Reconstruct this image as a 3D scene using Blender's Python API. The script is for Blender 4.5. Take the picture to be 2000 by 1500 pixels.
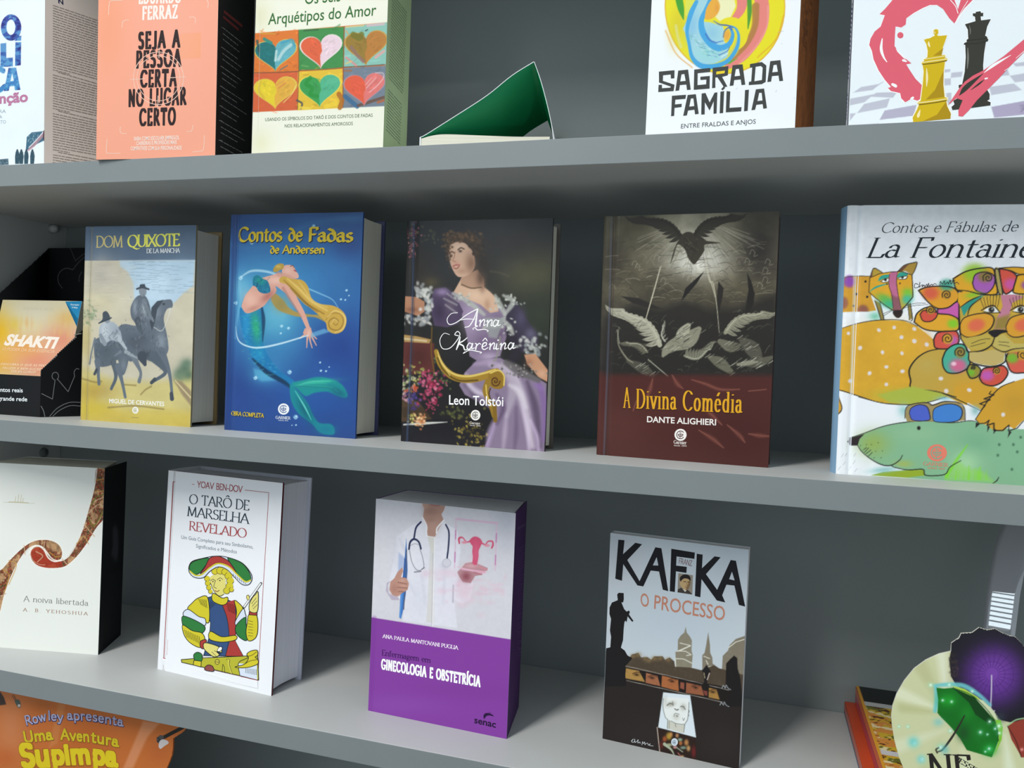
import bpy, bmesh, math, random
import numpy as np
from mathutils import Vector, Matrix
from mathutils.geometry import tessellate_polygon, delaunay_2d_cdt

for o in list(bpy.data.objects):
    bpy.data.objects.remove(o)
SC = bpy.context.scene
COL = SC.collection
PI = math.pi
random.seed(7)
RNG = np.random.default_rng(11)

# ------------------------------------------------------------------ camera
FPX = 1560.5                                   # focal length in pixels of the 2000 wide frame
CAM = np.array([0.0, -0.7023, 1.45])
CR = np.array([[0.9557, 0.2919, 0.0388],       # right
               [0.0433, -0.0089, -0.9990],     # down
               [-0.2913, 0.9564, -0.0212]])    # forward
cam_data = bpy.data.cameras.new('camera')
cam_data.sensor_fit = 'HORIZONTAL'
cam_data.sensor_width = 36.0
cam_data.lens = FPX * 36.0 / 2000.0
cam_data.clip_start = 0.01
cam = bpy.data.objects.new('camera', cam_data)
COL.objects.link(cam)
M = Matrix.Identity(4)
for i in range(3):
    M[i][0], M[i][1], M[i][2], M[i][3] = CR[0][i], -CR[1][i], -CR[2][i], CAM[i]
cam.matrix_world = M
SC.camera = cam

# ------------------------------------------------------------------ world, lights, exposure
SC.view_settings.view_transform = 'Standard'
SC.view_settings.look = 'None'
SC.view_settings.gamma = 1.0
SC.view_settings.use_curve_mapping = False
SC.view_settings.exposure = 0.0
world = bpy.data.worlds.new('shop_ambient')
SC.world = world
world.use_nodes = True
bg = world.node_tree.nodes['Background']
bg.inputs[0].default_value = (0.80, 0.92, 1.0, 1)
bg.inputs[1].default_value = 0.74

def area_light(name, loc, target, sx, sy, power, color):
    d = bpy.data.lights.new(name, 'AREA')
    d.shape = 'RECTANGLE'
    d.size, d.size_y = sx, sy
    d.energy = power
    d.color = color
    o = bpy.data.objects.new(name, d)
    COL.objects.link(o)
    o.location = loc
    o.rotation_euler = (Vector(target) - Vector(loc)).to_track_quat('-Z', 'Y').to_euler()
    return o
# daylight entering by the tall high window on the left, in front of the shelves
W_POS, W_AIM = Vector((-1.02, -1.86, 1.45 + 2.06)), Vector((-0.45, 0.05, 1.45 - 0.30))
area_light('window_daylight', W_POS, W_AIM, 0.46, 1.60, 103.0, (1.0, 0.985, 0.95))

# ------------------------------------------------------------------ helpers
T_Z, M_Z, L_Z = 1.45 + 0.2070, 1.45 - 0.0831, 1.45 - 0.3702   # upper faces of the three shelves in view
TH, DEPTH = 0.0240, 0.2537                                     # shelf thickness and depth

def lin(c):
    c = np.asarray(c, float)
    return np.where(c <= 0.04045, c / 12.92, ((c + 0.055) / 1.055) ** 2.4)

def hexc(s):
    if isinstance(s, str):
        s = s.lstrip('#')
        if len(s) == 3: s = s[0] * 2 + s[1] * 2 + s[2] * 2
        return np.array([int(s[i:i + 2], 16) / 255 for i in (0, 2, 4)])
    return np.asarray(s, float)

def material(name, color, rough=0.5, spec=0.3, coat=0.0, noise=0.0, nscale=40.0, stripes=None):
    m = bpy.data.materials.new(name)
    m.use_nodes = True
    nt = m.node_tree
    b = nt.nodes['Principled BSDF']
    c = list(lin(hexc(color))) + [1]
    b.inputs['Base Color'].default_value = c
    b.inputs['Roughness'].default_value = rough
    b.inputs['Specular IOR Level'].default_value = spec
    b.inputs['Coat Weight'].default_value = coat
    b.inputs['Coat Roughness'].default_value = 0.12
    if noise or stripes:
        tc = nt.nodes.new('ShaderNodeTexCoord')
        mx = nt.nodes.new('ShaderNodeMix'); mx.data_type = 'RGBA'; mx.blend_type = 'MULTIPLY'
        mx.inputs[0].default_value = 1.0
        mx.inputs[6].default_value = c
        rp = nt.nodes.new('ShaderNodeMapRange')
        if stripes:
            axis, freq = stripes
            t = nt.nodes.new('ShaderNodeTexNoise')
            mp = nt.nodes.new('ShaderNodeMapping')
            sc = [2.0, 2.0, 2.0]; sc[axis] = freq
            mp.inputs['Scale'].default_value = sc
            nt.links.new(tc.outputs['Object'], mp.inputs[0]); nt.links.new(mp.outputs[0], t.inputs[0])
            t.inputs['Scale'].default_value = 1.0
            t.inputs['Detail'].default_value = 3.0
        else:
            t = nt.nodes.new('ShaderNodeTexNoise')
            nt.links.new(tc.outputs['Object'], t.inputs[0])
            t.inputs['Scale'].default_value = nscale
            t.inputs['Detail'].default_value = 4.0
        nt.links.new(t.outputs[0], rp.inputs[0])
        rp.inputs[1].default_value, rp.inputs[2].default_value = 0.3, 0.7
        rp.inputs[3].default_value, rp.inputs[4].default_value = 1 - noise, 1.0
        nt.links.new(rp.outputs[0], mx.inputs[7])
        nt.links.new(mx.outputs[2], b.inputs['Base Color'])
    return m

def print_material(name, rough, spec, coat=0.0):
    m = bpy.data.materials.new(name)
    m.use_nodes = True
    nt = m.node_tree
    b = nt.nodes['Principled BSDF']
    a = nt.nodes.new('ShaderNodeVertexColor'); a.layer_name = 'Ink'
    nt.links.new(a.outputs[0], b.inputs['Base Color'])
    b.inputs['Roughness'].default_value = rough
    b.inputs['Specular IOR Level'].default_value = spec
    b.inputs['Coat Weight'].default_value = coat
    b.inputs['Coat Roughness'].default_value = 0.15
    return m

M_SHELF = material('grey_laminate', '#b8bab8', 0.42, 0.35, noise=0.06, nscale=9)
M_EDGE_SHADED = material('grey_laminate_shaded_edge', '#7b8284', 0.45, 0.3, noise=0.05, nscale=12)  # same laminate, darkened in colour for the weaker light on shelf fronts
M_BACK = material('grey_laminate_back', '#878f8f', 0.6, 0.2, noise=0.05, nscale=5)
M_PIN = material('nickel_pin', '#b9bab8', 0.3, 0.6)
M_PAGE = material('paper_pages', '#e0dccc', 0.85, 0.1, noise=0.14, stripes=(1, 900.0))
M_PAGEW = material('white_paper_pages', '#e6e7ec', 0.85, 0.1, noise=0.12, stripes=(1, 900.0))
M_PRINT = print_material('printed_cover', 0.45, 0.2)
M_GLOSS = print_material('glossy_printed_cover', 0.30, 0.24, 0.04)
M_MATT = print_material('matt_printed_card', 0.6, 0.2)

def link(name, me, mats, parent=None):
    for m in mats: me.materials.append(m)
    o = bpy.data.objects.new(name, me)
    COL.objects.link(o)
    if parent is not None:
        o.parent = parent
    return o

def thing(name, label, cat, loc=(0, 0, 0), rotz=0.0, group=None):
    o = bpy.data.objects.new(name, None)
    o.empty_display_size = 0.05
    COL.objects.link(o)
    o.location = loc; o.rotation_euler = (0, 0, rotz)
    o['label'] = label; o['category'] = cat
    if group: o['group'] = group
    return o

def local(o):
    """world matrix of an unparented empty, without a depsgraph update"""
    return Matrix.Translation(o.location) @ o.rotation_euler.to_matrix().to_4x4()

def box_bm(bm, lo, hi, bev=0.0, mi=0):
    r = bmesh.ops.create_cube(bm, size=1.0)
    vs = r['verts']
    for v in vs:
        v.co = Vector([lo[i] + (v.co[i] + 0.5) * (hi[i] - lo[i]) for i in range(3)])
    fs = list({f for v in vs for f in v.link_faces})
    for f in fs: f.material_index = mi
    if bev:
        es = list({e for v in vs for e in v.link_edges})
        bmesh.ops.bevel(bm, geom=es, offset=bev, segments=2, affect='EDGES', profile=0.6)

def prism_bm(bm, foot, z0, z1, mi=0, bulge=None):
    """vertical prism over a footprint polygon (counter-clockwise); z0/z1 may be per vertex"""
    n = len(foot)
    zz0 = z0 if isinstance(z0, (list, tuple)) else [z0] * n
    zz1 = z1 if isinstance(z1, (list, tuple)) else [z1] * n
    lo = [bm.verts.new((p[0], p[1], a)) for p, a in zip(foot, zz0)]
    hi = [bm.verts.new((p[0], p[1], a)) for p, a in zip(foot, zz1)]
    fs = [bm.faces.new(lo[::-1]), bm.faces.new(hi)]
    for i in range(n):
        j = (i + 1) % n
        fs.append(bm.faces.new((lo[i], lo[j], hi[j], hi[i])))
    for f in fs: f.material_index = mi

def bm_obj(name, bm, mats, parent=None, smooth=False):
    bmesh.ops.recalc_face_normals(bm, faces=bm.faces[:])
    me = bpy.data.meshes.new(name)
    bm.to_mesh(me); bm.free()
    if smooth:
        for p in me.polygons: p.use_smooth = True
    return link(name, me, mats if isinstance(mats, (list, tuple)) else [mats], parent)
# ------------------------------------------------------------------ lettering
def arc(cx, cy, rx, ry, a0, a1, n=14):
    return [(cx + rx * math.cos(math.radians(a0 + (a1 - a0) * i / n)), cy + ry * math.sin(math.radians(a0 + (a1 - a0) * i / n))) for i in range(n + 1)]
XH = 0.64
GL = {}
def g(ch, w, *strokes): GL[ch] = (w, [(s if isinstance(s, tuple) else (s, '')) for s in strokes])
g('A', .74, ([(0, 0), (.37, 1)], 'b'), ([(.37, 1), (.74, 0)], 'b'), [(.14, .35), (.6, .35)])
g('B', .56, ([(.06, 0), (.06, 1)], 'bt'), [(.06, 1), (.25, 1)] + arc(.25, .76, .23, .24, 90, -90) + [(.06, .52)], [(.25, .52)] + arc(.27, .26, .27, .26, 90, -90) + [(.06, 0)])
g('C', .74, arc(.42, .5, .42, .5, 42, 318, 22))
g('D', .72, ([(.06, 0), (.06, 1)], 'bt'), [(.06, 1), (.26, 1)] + arc(.26, .5, .44, .5, 90, -90, 18) + [(.06, 0)])
g('E', .5, ([(.06, 0), (.06, 1)], 'bt'), [(.06, 1), (.47, 1), (.48, .86)], [(.06, .52), (.38, .52)], [(.06, 0), (.49, 0), (.51, .15)])
g('F', .48, ([(.06, 0), (.06, 1)], 'bt'), [(.06, 1), (.47, 1), (.48, .86)], [(.06, .5), (.37, .5)])
g('G', .78, arc(.42, .5, .42, .5, 42, 320, 22) + [(.74, .42)], [(.52, .42), (.78, .42)])
g('H', .74, ([(.06, 0), (.06, 1)], 'bt'), ([(.68, 0), (.68, 1)], 'bt'), [(.06, .52), (.68, .52)])
g('I', .12, ([(.06, 0), (.06, 1)], 'bt'))
g('J', .34, ([(.3, .2), (.3, 1)], 't'), [(.3, .2)] + arc(.12, .12, .18, .17, 0, -130))
g('K', .68, ([(.06, 0), (.06, 1)], 'bt'), ([(.6, 1), (.08, .45)], 't'), ([(.22, .58), (.66, 0)], 'b'))
g('L', .52, ([(.06, 0), (.06, 1)], 'bt'), [(.06, 0), (.5, 0), (.53, .17)])
g('M', .92, ([(.08, 0), (.13, 1)], 'bl'), [(.13, 1), (.46, .05)], [(.46, .05), (.79, 1)], ([(.79, 1), (.86, 0)], 'b'))
g('N', .76, ([(.08, 0), (.08, 1)], 'bl'), [(.08, 1), (.68, 0)], ([(.68, 0), (.68, 1)], 't'))
g('O', .84, arc(.42, .5, .42, .5, 0, 360, 28))
g('P', .56, ([(.06, 0), (.06, 1)], 'bt'), [(.06, 1), (.26, 1)] + arc(.26, .73, .27, .27, 90, -90) + [(.06, .46)])
g('Q', .84, arc(.42, .5, .42, .5, 0, 360, 28), [(.42, .02), (.6, -.12), (.85, -.2), (1.0, -.16)])
g('R', .64, ([(.06, 0), (.06, 1)], 'bt'), [(.06, 1), (.26, 1)] + arc(.26, .74, .25, .26, 90, -90) + [(.06, .48)], ([(.26, .48), (.64, 0)], 'b'))
g('S', .5, arc(.25, .75, .22, .24, 35, 255, 14) + arc(.24, .26, .24, .26, 75, -145, 14))
g('T', .64, ([(.32, 0), (.32, 1)], 'b'), [(0, .86), (.02, 1), (.62, 1), (.64, .86)])
g('U', .74, ([(.07, 1), (.07, .34)], 't'), [(.07, .34)] + arc(.37, .32, .3, .32, 180, 360) + [(.67, .34)], ([(.67, .34), (.67, 1)], 't'))
g('V', .72, ([(0, 1), (.36, 0)], 't'), ([(.36, 0), (.72, 1)], 't'))
g('X', .68, ([(0, 1), (.68, 0)], 'bt'), ([(.66, 1), (.02, 0)], 'bt'))
g('Y', .66, ([(0, 1), (.33, .45)], 't'), ([(.33, .45), (.66, 1)], 't'), ([(.33, .45), (.33, 0)], 'b'))
g('Z', .6, [(.03, .86), (.04, 1), (.58, 1), (.02, 0), (.58, 0), (.6, .15)])
h = XH
g('a', .46, [(.06, .5)] + arc(.2, .46, .16, .18, 150, 20, 8) + [(.36, .12)] + [(.4, .02), (.47, .04)], arc(.18, .19, .17, .19, 55, 330, 14) + [(.36, .15)])
g('b', .5, ([(.07, 0), (.07, 1)], 'l'), arc(.25, h / 2, .23, h / 2, 150, -150, 18))
g('c', .44, arc(.25, h / 2, .23, h / 2, 45, 315, 18))
g('d', .52, ([(.44, 0), (.44, 1)], 'l'), arc(.25, h / 2, .23, h / 2, 30, 330, 18))
g('e', .46, [(.04, .35), (.44, .35)] + arc(.24, h / 2, .21, h / 2, 8, 318, 18))
g('f', .32, ([(.12, 0), (.12, .78)], 'b'), [(.12, .78)] + arc(.26, .8, .14, .2, 180, 50, 8), [(.02, h), (.3, h)])
g('g', .48, arc(.22, .42, .18, .22, 0, 360, 16), [(.36, .56), (.48, .62)], [(.12, .24), (.06, .12), (.18, .06), (.36, .03)] + arc(.24, -.13, .22, .16, 60, -250, 14) + [(.12, .04)])
g('h', .54, ([(.07, 0), (.07, 1)], 'bl'), [(.07, .44)] + arc(.28, .42, .19, .22, 160, 0, 10) + [(.47, .4)], ([(.47, .4), (.47, 0)], 'b'))
g('i', .14, ([(.07, 0), (.07, h)], 'bl'), [(.065, .86), (.075, .88)])
g('l', .14, ([(.07, 0), (.07, 1)], 'bl'))
g('m', .86, ([(.07, 0), (.07, h)], 'bl'), [(.07, .44)] + arc(.26, .42, .17, .22, 160, 0, 10) + [(.43, .4)], ([(.43, .4), (.43, 0)], 'b'), [(.43, .44)] + arc(.62, .42, .17, .22, 160, 0, 10) + [(.79, .4)], ([(.79, .4), (.79, 0)], 'b'))
g('n', .54, ([(.07, 0), (.07, h)], 'bl'), [(.07, .44)] + arc(.28, .42, .19, .22, 160, 0, 10) + [(.47, .4)], ([(.47, .4), (.47, 0)], 'b'))
g('o', .5, arc(.25, h / 2, .23, h / 2, 0, 360, 20))
g('p', .5, ([(.07, -.3), (.07, h)], 'bl'), arc(.25, h / 2, .23, h / 2, 150, -150, 18))
g('r', .36, ([(.07, 0), (.07, h)], 'bl'), [(.07, .42)] + arc(.24, .42, .16, .22, 150, 45, 8))
g('s', .36, arc(.18, .48, .14, .155, 35, 255, 10) + arc(.17, .165, .16, .165, 75, -145, 10))
g('t', .32, [(.13, .84), (.13, .16)] + arc(.24, .14, .11, .14, 180, 310, 8), [(.02, h), (.3, h)])
g('u', .54, ([(.07, h), (.07, .22)], 'l'), [(.07, .22)] + arc(.25, .22, .18, .22, 180, 350, 10), ([(.46, h), (.46, 0)], 'l'))
g('v', .5, ([(0, h), (.25, 0)], 't'), ([(.25, 0), (.5, h)], 't'))
g('w', .74, [(0, h), (.2, 0), (.37, h), (.54, 0), (.74, h)])
g('y', .5, ([(0, h), (.26, 0)], 't'), ([(.5, h), (.2, -.2)], 't'), [(.2, -.2), (.1, -.28), (.03, -.24)])
# rounded d of the fairy tale lettering
g('ð', .5, arc(.24, .3, .22, .3, 0, 360, 18), [(.46, .34), (.42, .62), (.28, .82), (.05, .92)])
g('-', .3, [(.03, .32), (.27, .32)])
g('.', .16, [(.07, 0), (.08, .01)])
g(',', .16, [(.08, 0), (.09, -.02), (.04, -.16)])
g('1', .3, ([(.16, 0), (.16, 1)], 'b'), [(.16, 1), (.04, .86)])
g('8', .5, arc(.25, .75, .19, .24, 0, 360, 14), arc(.25, .26, .23, .26, 0, 360, 14))
g('4', .5, [(.36, 0), (.36, 1), (.02, .3), (.48, .3)])
g(' ', .3)
for base, mark, chs in (('a', '~', 'ã'), ('o', '~', 'õ'), ('e', '^', 'ê'), ('O', '^', 'Ô'), ('e', "'", 'é'), ('o', "'", 'ó'), ('a', "'", 'á'), ('i', "'", 'í'), ('I', "'", 'Í'), ('c', ',', 'ç')):
    w, st = GL[base]
    top = .8 if base.islower() else 1.14
    st = [s for s in st if not (base == 'i' and s[0][0][1] > .8)]
    c = w / 2
    ex = {'~': [(c - .14, top), (c - .05, top + .06), (c + .05, top), (c + .14, top + .06)], '^': [(c - .15, top), (c, top + .14), (c + .15, top)],
          "'": [(c - .03, top), (c + .1, top + .15)], ',': [(c, 0), (c + .06, -.1), (c - .06, -.2)]}[mark]
    GL[chs] = (w, st + [(ex, '')])

def hull(pts):
    pts = sorted(set((round(p[0], 6), round(p[1], 6)) for p in pts))
    if len(pts) < 3: return pts
    def half(ps):
        r = []
        for p in ps:
            while len(r) > 1 and (r[-1][0] - r[-2][0]) * (p[1] - r[-2][1]) - (r[-1][1] - r[-2][1]) * (p[0] - r[-2][0]) <= 0: r.pop()
            r.append(p)
        return r
    a = half(pts); b = half(pts[::-1])
    return a[:-1] + b[:-1]

def pen_text(s, pen=(.13, .035, 15), serif=.1, space=.16, xs=1.0, slant=0.0):
    """list of convex polygons of a string drawn with a broad pen; cap height 1"""
    w, t, ang = pen
    ca, sa = math.cos(math.radians(ang)), math.sin(math.radians(ang))
    nib = [(x * w / 2 * ca - y * t / 2 * sa, x * w / 2 * sa + y * t / 2 * ca) for x, y in ((1, .5), (.8, 1), (-.8, 1), (-1, .5), (-1, -.5), (-.8, -1), (.8, -1), (1, -.5))]
    out = []; X = 0.0
    for ch in s:
        gw, strokes = GL.get(ch, GL.get(ch.upper(), (.3, [])))
        for pts, fl in strokes:
            P = [((p[0] * xs), p[1]) for p in pts]
            for a, b in zip(P, P[1:]):
                out.append([(X + x, y) for x, y in hull([(a[0] + n[0], a[1] + n[1]) for n in nib] + [(b[0] + n[0], b[1] + n[1]) for n in nib])])
            if serif and fl:
                lo, hi = (P[0], P[-1]) if P[0][1] < P[-1][1] else (P[-1], P[0])
                hw = w / 2
                if 'b' in fl: out.append([(X + lo[0] - hw - serif, lo[1] - t / 2), (X + lo[0] + hw + serif, lo[1] - t / 2), (X + lo[0] + hw + serif, lo[1] + t / 2), (X + lo[0] - hw - serif, lo[1] + t / 2)])
                if 't' in fl: out.append([(X + hi[0] - hw - serif, hi[1] - t / 2), (X + hi[0] + hw + serif, hi[1] - t / 2), (X + hi[0] + hw + serif, hi[1] + t / 2), (X + hi[0] - hw - serif, hi[1] + t / 2)])
                if 'l' in fl: out.append([(X + hi[0] - hw - serif, hi[1] - t), (X + hi[0], hi[1] - t * .6), (X + hi[0], hi[1] + t / 2), (X + hi[0] - hw - serif * .8, hi[1] + t * .1)])
        X += gw * xs + space
    if slant:
        out = [[(x + y * slant, y) for x, y in p] for p in out]
    return out

_sans = {}
def sans_text(s, bold=0.0, space=1.0, slant=0.0):
    """triangles of a string in Blender's built-in sans face; cap height 1"""
    key = (s, bold, space, slant)
    if key in _sans: return _sans[key]
    cu = bpy.data.curves.new('lettering', 'FONT')
    cu.body = s; cu.size = 1.0; cu.resolution_u = 3; cu.offset = bold; cu.space_character = space; cu.shear = slant
    ob = bpy.data.objects.new('lettering', cu)
    COL.objects.link(ob)
    dg = bpy.context.evaluated_depsgraph_get()
    me = bpy.data.meshes.new_from_object(ob.evaluated_get(dg))
    me.calc_loop_triangles()
    co = [(v.co.x, v.co.y) for v in me.vertices]
    k = 1 / 0.729
    out = [[(co[i][0] * k, co[i][1] * k) for i in t.vertices] for t in me.loop_triangles]
    bpy.data.meshes.remove(me); bpy.data.objects.remove(ob); bpy.data.curves.remove(cu)
    _sans[key] = out
    return out

# ------------------------------------------------------------------ printing on flat faces
def spline(P, closed, n=6):
    P = np.asarray(P, float); m = len(P)
    if m < 3: return P
    out = []
    rng = range(m) if closed else range(m - 1)
    for i in rng:
        p1, p2 = P[i], P[(i + 1) % m]
        p0 = P[i - 1] if (closed or i > 0) else 2 * p1 - p2
        p3 = P[(i + 2) % m] if (closed or i + 2 < m) else 2 * p2 - p1
        for k in range(n):
            t = k / n
            out.append(.5 * (2 * p1 + (p2 - p0) * t + (2 * p0 - 5 * p1 + 4 * p2 - p3) * t * t + (3 * p1 - p0 - 3 * p2 + p3) * t ** 3))
    if not closed: out.append(P[-1])
    return np.array(out)

def vnoise(x, y, seed=0):
    xi, yi = np.floor(x).astype(int), np.floor(y).astype(int)
    fx, fy = x - xi, y - yi
    fx = fx * fx * (3 - 2 * fx); fy = fy * fy * (3 - 2 * fy)
    def hsh(a, b):
        n = (a * 374761393 + b * 668265263 + seed * 974711) & 0x7fffffff
        n = ((n ^ (n >> 13)) * 1274126177) & 0x7fffffff
        return ((n ^ (n >> 16)) & 0xffff) / 65535.0
    return (hsh(xi, yi) * (1 - fx) + hsh(xi + 1, yi) * fx) * (1 - fy) + (hsh(xi, yi + 1) * (1 - fx) + hsh(xi + 1, yi + 1) * fx) * fy

def fbm(x, y, seed=0, o=4):
    r = 0; a = .5
    for i in range(o):
        r = r + a * vnoise(x, y, seed + i); x = x * 2.03; y = y * 2.03; a *= .5
    return r / (1 - .5 ** o)

def flat_union(ps):
    """the shapes of one colour merged into triangles that do not overlap"""
    k = 1000.0
    vs, fs = [], []
    for P in ps:
        Q = [P[0]]
        for q in P[1:]:
            if np.abs(q - Q[-1]).max() > 2e-7: Q.append(q)
        if len(Q) > 2 and np.abs(Q[0] - Q[-1]).max() <= 2e-7: Q.pop()
        if len(Q) < 3: continue
        A = sum(Q[i - 1][0] * Q[i][1] - Q[i][0] * Q[i - 1][1] for i in range(len(Q)))
        if abs(A) < 1e-12: continue
        if A < 0: Q = Q[::-1]
        fs.append(list(range(len(vs), len(vs) + len(Q)))); vs += [Vector((float(q[0] * k), float(q[1] * k))) for q in Q]
    if not fs: return []
    try:
        r = delaunay_2d_cdt(vs, [], fs, 0, 1e-5)
        return [np.array([[r[0][i].x / k, r[0][i].y / k] for i in f]) for f, src in zip(r[2], r[5]) if src]
    except Exception:
        return ps

class Face:
    """A flat printed face: a raster of ink (vertex colours on a fine grid) under crisp shapes and lettering.
    Artwork is given in coordinates measured on the photograph and carried onto the face's own plane."""
    def __init__(s, o, ex, ez, w, h, base='#ffffff', white='#ebeef0', res=.0006):
        s.o = np.array(o, float); s.ex = np.array(ex, float); s.ez = np.array(ez, float)
        s.n = np.cross(s.ex, s.ez); s.n /= np.linalg.norm(s.n)
        s.w, s.h, s.res = w, h, res
        s.pinv = np.linalg.pinv(np.column_stack([s.ex, s.ez]))
        s.nu, s.nv = max(2, int(round(w / res)) + 1), max(2, int(round(h / res)) + 1)
        s.U, s.V = np.meshgrid(np.linspace(0, w, s.nu), np.linspace(0, h, s.nv))
        s.gain = .86 / lin(hexc(white))
        s.img = np.empty((s.nv, s.nu, 3)); s.img[:] = hexc(base)
        s.vec = []; s.vo = (0, 0, 1)
        s.disp = None; s.mask = None
    def view(s, ox, oy, sc): s.vo = (ox, oy, sc); return s
    def uv(s, pts):
        p = np.atleast_2d(np.asarray(pts, float))
        px = s.vo[0] + p[:, 0] / s.vo[2]; py = s.vo[1] + p[:, 1] / s.vo[2]
        d = np.stack([(px - 1000) / FPX, (py - 750) / FPX, np.ones(len(p))], 1) @ CR
        t = ((s.o - CAM) @ s.n) / (d @ s.n)
        q = CAM + d * t[:, None] - s.o
        return q @ s.pinv.T
    def jac(s, p):
        a = s.uv([p, (p[0] + 1, p[1]), (p[0], p[1] + 1)])
        return a[0], a[1] - a[0], a[2] - a[0]
    def mpp(s, p=None):
        if p is None: p = ((1000 - s.vo[0]) * s.vo[2], (700 - s.vo[1]) * s.vo[2])
        a, b, c = s.jac(p); return float(np.hypot(*c)), float(np.hypot(*b))
    # --- raster
    def _box(s, lo, hi):
        i0 = max(0, int(math.floor(lo[0] / s.w * (s.nu - 1))) - 1); i1 = min(s.nu, int(math.ceil(hi[0] / s.w * (s.nu - 1))) + 2)
        j0 = max(0, int(math.floor(lo[1] / s.h * (s.nv - 1))) - 1); j1 = min(s.nv, int(math.ceil(hi[1] / s.h * (s.nv - 1))) + 2)
        return (slice(j0, j1), slice(i0, i1)) if i1 > i0 and j1 > j0 else None
    def _mix(s, bx, a, col):
        col = hexc(col) if not callable(col) else col(s.U[bx], s.V[bx])
        a = a[..., None]
        s.img[bx] = s.img[bx] * (1 - a) + col * a
    def poly(s, pts, col, f=1.0, a=1.0, sm=False, tex=0.0, ts=400, seed=0):
        P = s.uv(spline(pts, True) if sm else pts)
        fm = f * s.mpp(pts[0])[0]
        fm = max(fm, s.res)
        bx = s._box(P.min(0) - fm, P.max(0) + fm)
        if bx is None: return
        U, V = s.U[bx], s.V[bx]
        d2 = np.full(U.shape, 1e9); ins = np.zeros(U.shape, bool)
        for p, q in zip(P, np.roll(P, -1, 0)):
            e = q - p; L = e @ e
            if L < 1e-14: continue
            t = np.clip(((U - p[0]) * e[0] + (V - p[1]) * e[1]) / L, 0, 1)
            d2 = np.minimum(d2, (U - p[0] - t * e[0]) ** 2 + (V - p[1] - t * e[1]) ** 2)
            c = (p[1] > V) != (q[1] > V)
            if abs(e[1]) > 1e-12:
                ins ^= c & (U < p[0] + (V - p[1]) / e[1] * e[0])
        sd = np.sqrt(d2) * np.where(ins, 1, -1)
        al = np.clip(.5 + sd / fm, 0, 1) * a
        if tex: al = al * np.clip(1 - tex + tex * 2 * fbm(U * ts, V * ts, seed), 0, 1)
        s._mix(bx, al, col)
    def stroke(s, pts, wd, col, f=1.0, a=1.0, sm=True):
        n0 = len(pts)
        P = np.asarray(pts, float)
        wd = np.atleast_1d(np.asarray(wd, float))
        if len(wd) == 1: wd = np.repeat(wd, n0)
        else: wd = np.interp(np.linspace(0, 1, n0), np.linspace(0, 1, len(wd)), wd)
        Q = spline(np.column_stack([P, wd]), False) if sm else np.column_stack([P, wd])
        m = s.mpp(pts[n0 // 2])[0]
        R = Q[:, 2] * m / 2; P = s.uv(Q[:, :2]); fm = max(f * m, s.res)
        pad = R.max() + fm
        bx = s._box(P.min(0) - pad, P.max(0) + pad)
        if bx is None: return
        U, V = s.U[bx], s.V[bx]; sd = np.full(U.shape, -1e9)
        for i in range(len(P) - 1):
            p, e = P[i], P[i + 1] - P[i]; L = e @ e
            if L < 1e-14: continue
            t = np.clip(((U - p[0]) * e[0] + (V - p[1]) * e[1]) / L, 0, 1)
            d = np.sqrt((U - p[0] - t * e[0]) ** 2 + (V - p[1] - t * e[1]) ** 2)
            sd = np.maximum(sd, R[i] + (R[i + 1] - R[i]) * t - d)
        s._mix(bx, np.clip(.5 + sd / fm, 0, 1) * a, col)
    def blob(s, cx, cy, rx, ry, col, a=1.0, ang=0.0, p=1.0):
        c, jx, jy = s.jac((cx, cy))
        J = np.linalg.inv(np.column_stack([jx, jy]))
        k = 2.2
        ext = k * (abs(jx) * max(rx, ry) + abs(jy) * max(rx, ry))
        bx = s._box(c - ext, c + ext)
        if bx is None: return
        dU, dV = s.U[bx] - c[0], s.V[bx] - c[1]
        X = J[0, 0] * dU + J[0, 1] * dV; Y = J[1, 0] * dU + J[1, 1] * dV
        ca, sa = math.cos(math.radians(ang)), math.sin(math.radians(ang))
        x = (X * ca + Y * sa) / rx; y = (-X * sa + Y * ca) / ry
        s._mix(bx, np.clip(np.exp(-((x * x + y * y) ** p) * 1.2), 0, 1) * a, col)
    def grade(s, stops):
        """vertical colour stops (v fraction from top, colour)"""
        t = 1 - s.V / s.h
        xs = [k for k, _ in stops]; cs = np.array([hexc(c) for _, c in stops])
        for k in range(3): s.img[..., k] = np.interp(t, xs, cs[:, k])
    def mottle(s, amt, sc=120, seed=3, sx=1.0):
        s.img *= (1 + amt * (fbm(s.U * sc * sx, s.V * sc, seed) - .5) * 2)[..., None]
    # --- crisp shapes
    def vpoly(s, pts, col, sm=False):
        P = s.uv(spline(pts, True) if sm else pts)
        tri = tessellate_polygon([[Vector((x, y, 0)) for x, y in P]])
        s.vec.append(([[P[i] for i in t] for t in tri], hexc(col), False))
    def vstroke(s, pts, wd, col, sm=True, closed=False):
        P = np.asarray(pts, float); n0 = len(P)
        wd = np.atleast_1d(np.asarray(wd, float))
        wd = np.repeat(wd, n0) if len(wd) == 1 else np.interp(np.linspace(0, 1, n0), np.linspace(0, 1, len(wd)), wd)
        Q = np.column_stack([P, wd])
        if closed: Q = np.vstack([Q, Q[:1]]) if not sm else Q
        Q = spline(Q, closed) if sm else Q
        if sm and closed: Q = np.vstack([Q, Q[:1]])
        oct_ = [(math.cos(a * PI / 4 + .3927) * 1.05, math.sin(a * PI / 4 + .3927) * 1.05) for a in range(8)]
        ps = []
        for a, b in zip(Q, Q[1:]):
            if np.hypot(*(b[:2] - a[:2])) < 1e-6: continue
            ps.append(s.uv(hull([(a[0] + x * a[2] / 2, a[1] + y * a[2] / 2) for x, y in oct_] + [(b[0] + x * b[2] / 2, b[1] + y * b[2] / 2) for x, y in oct_])))
        s.vec.append((ps, hexc(col), True))
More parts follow.
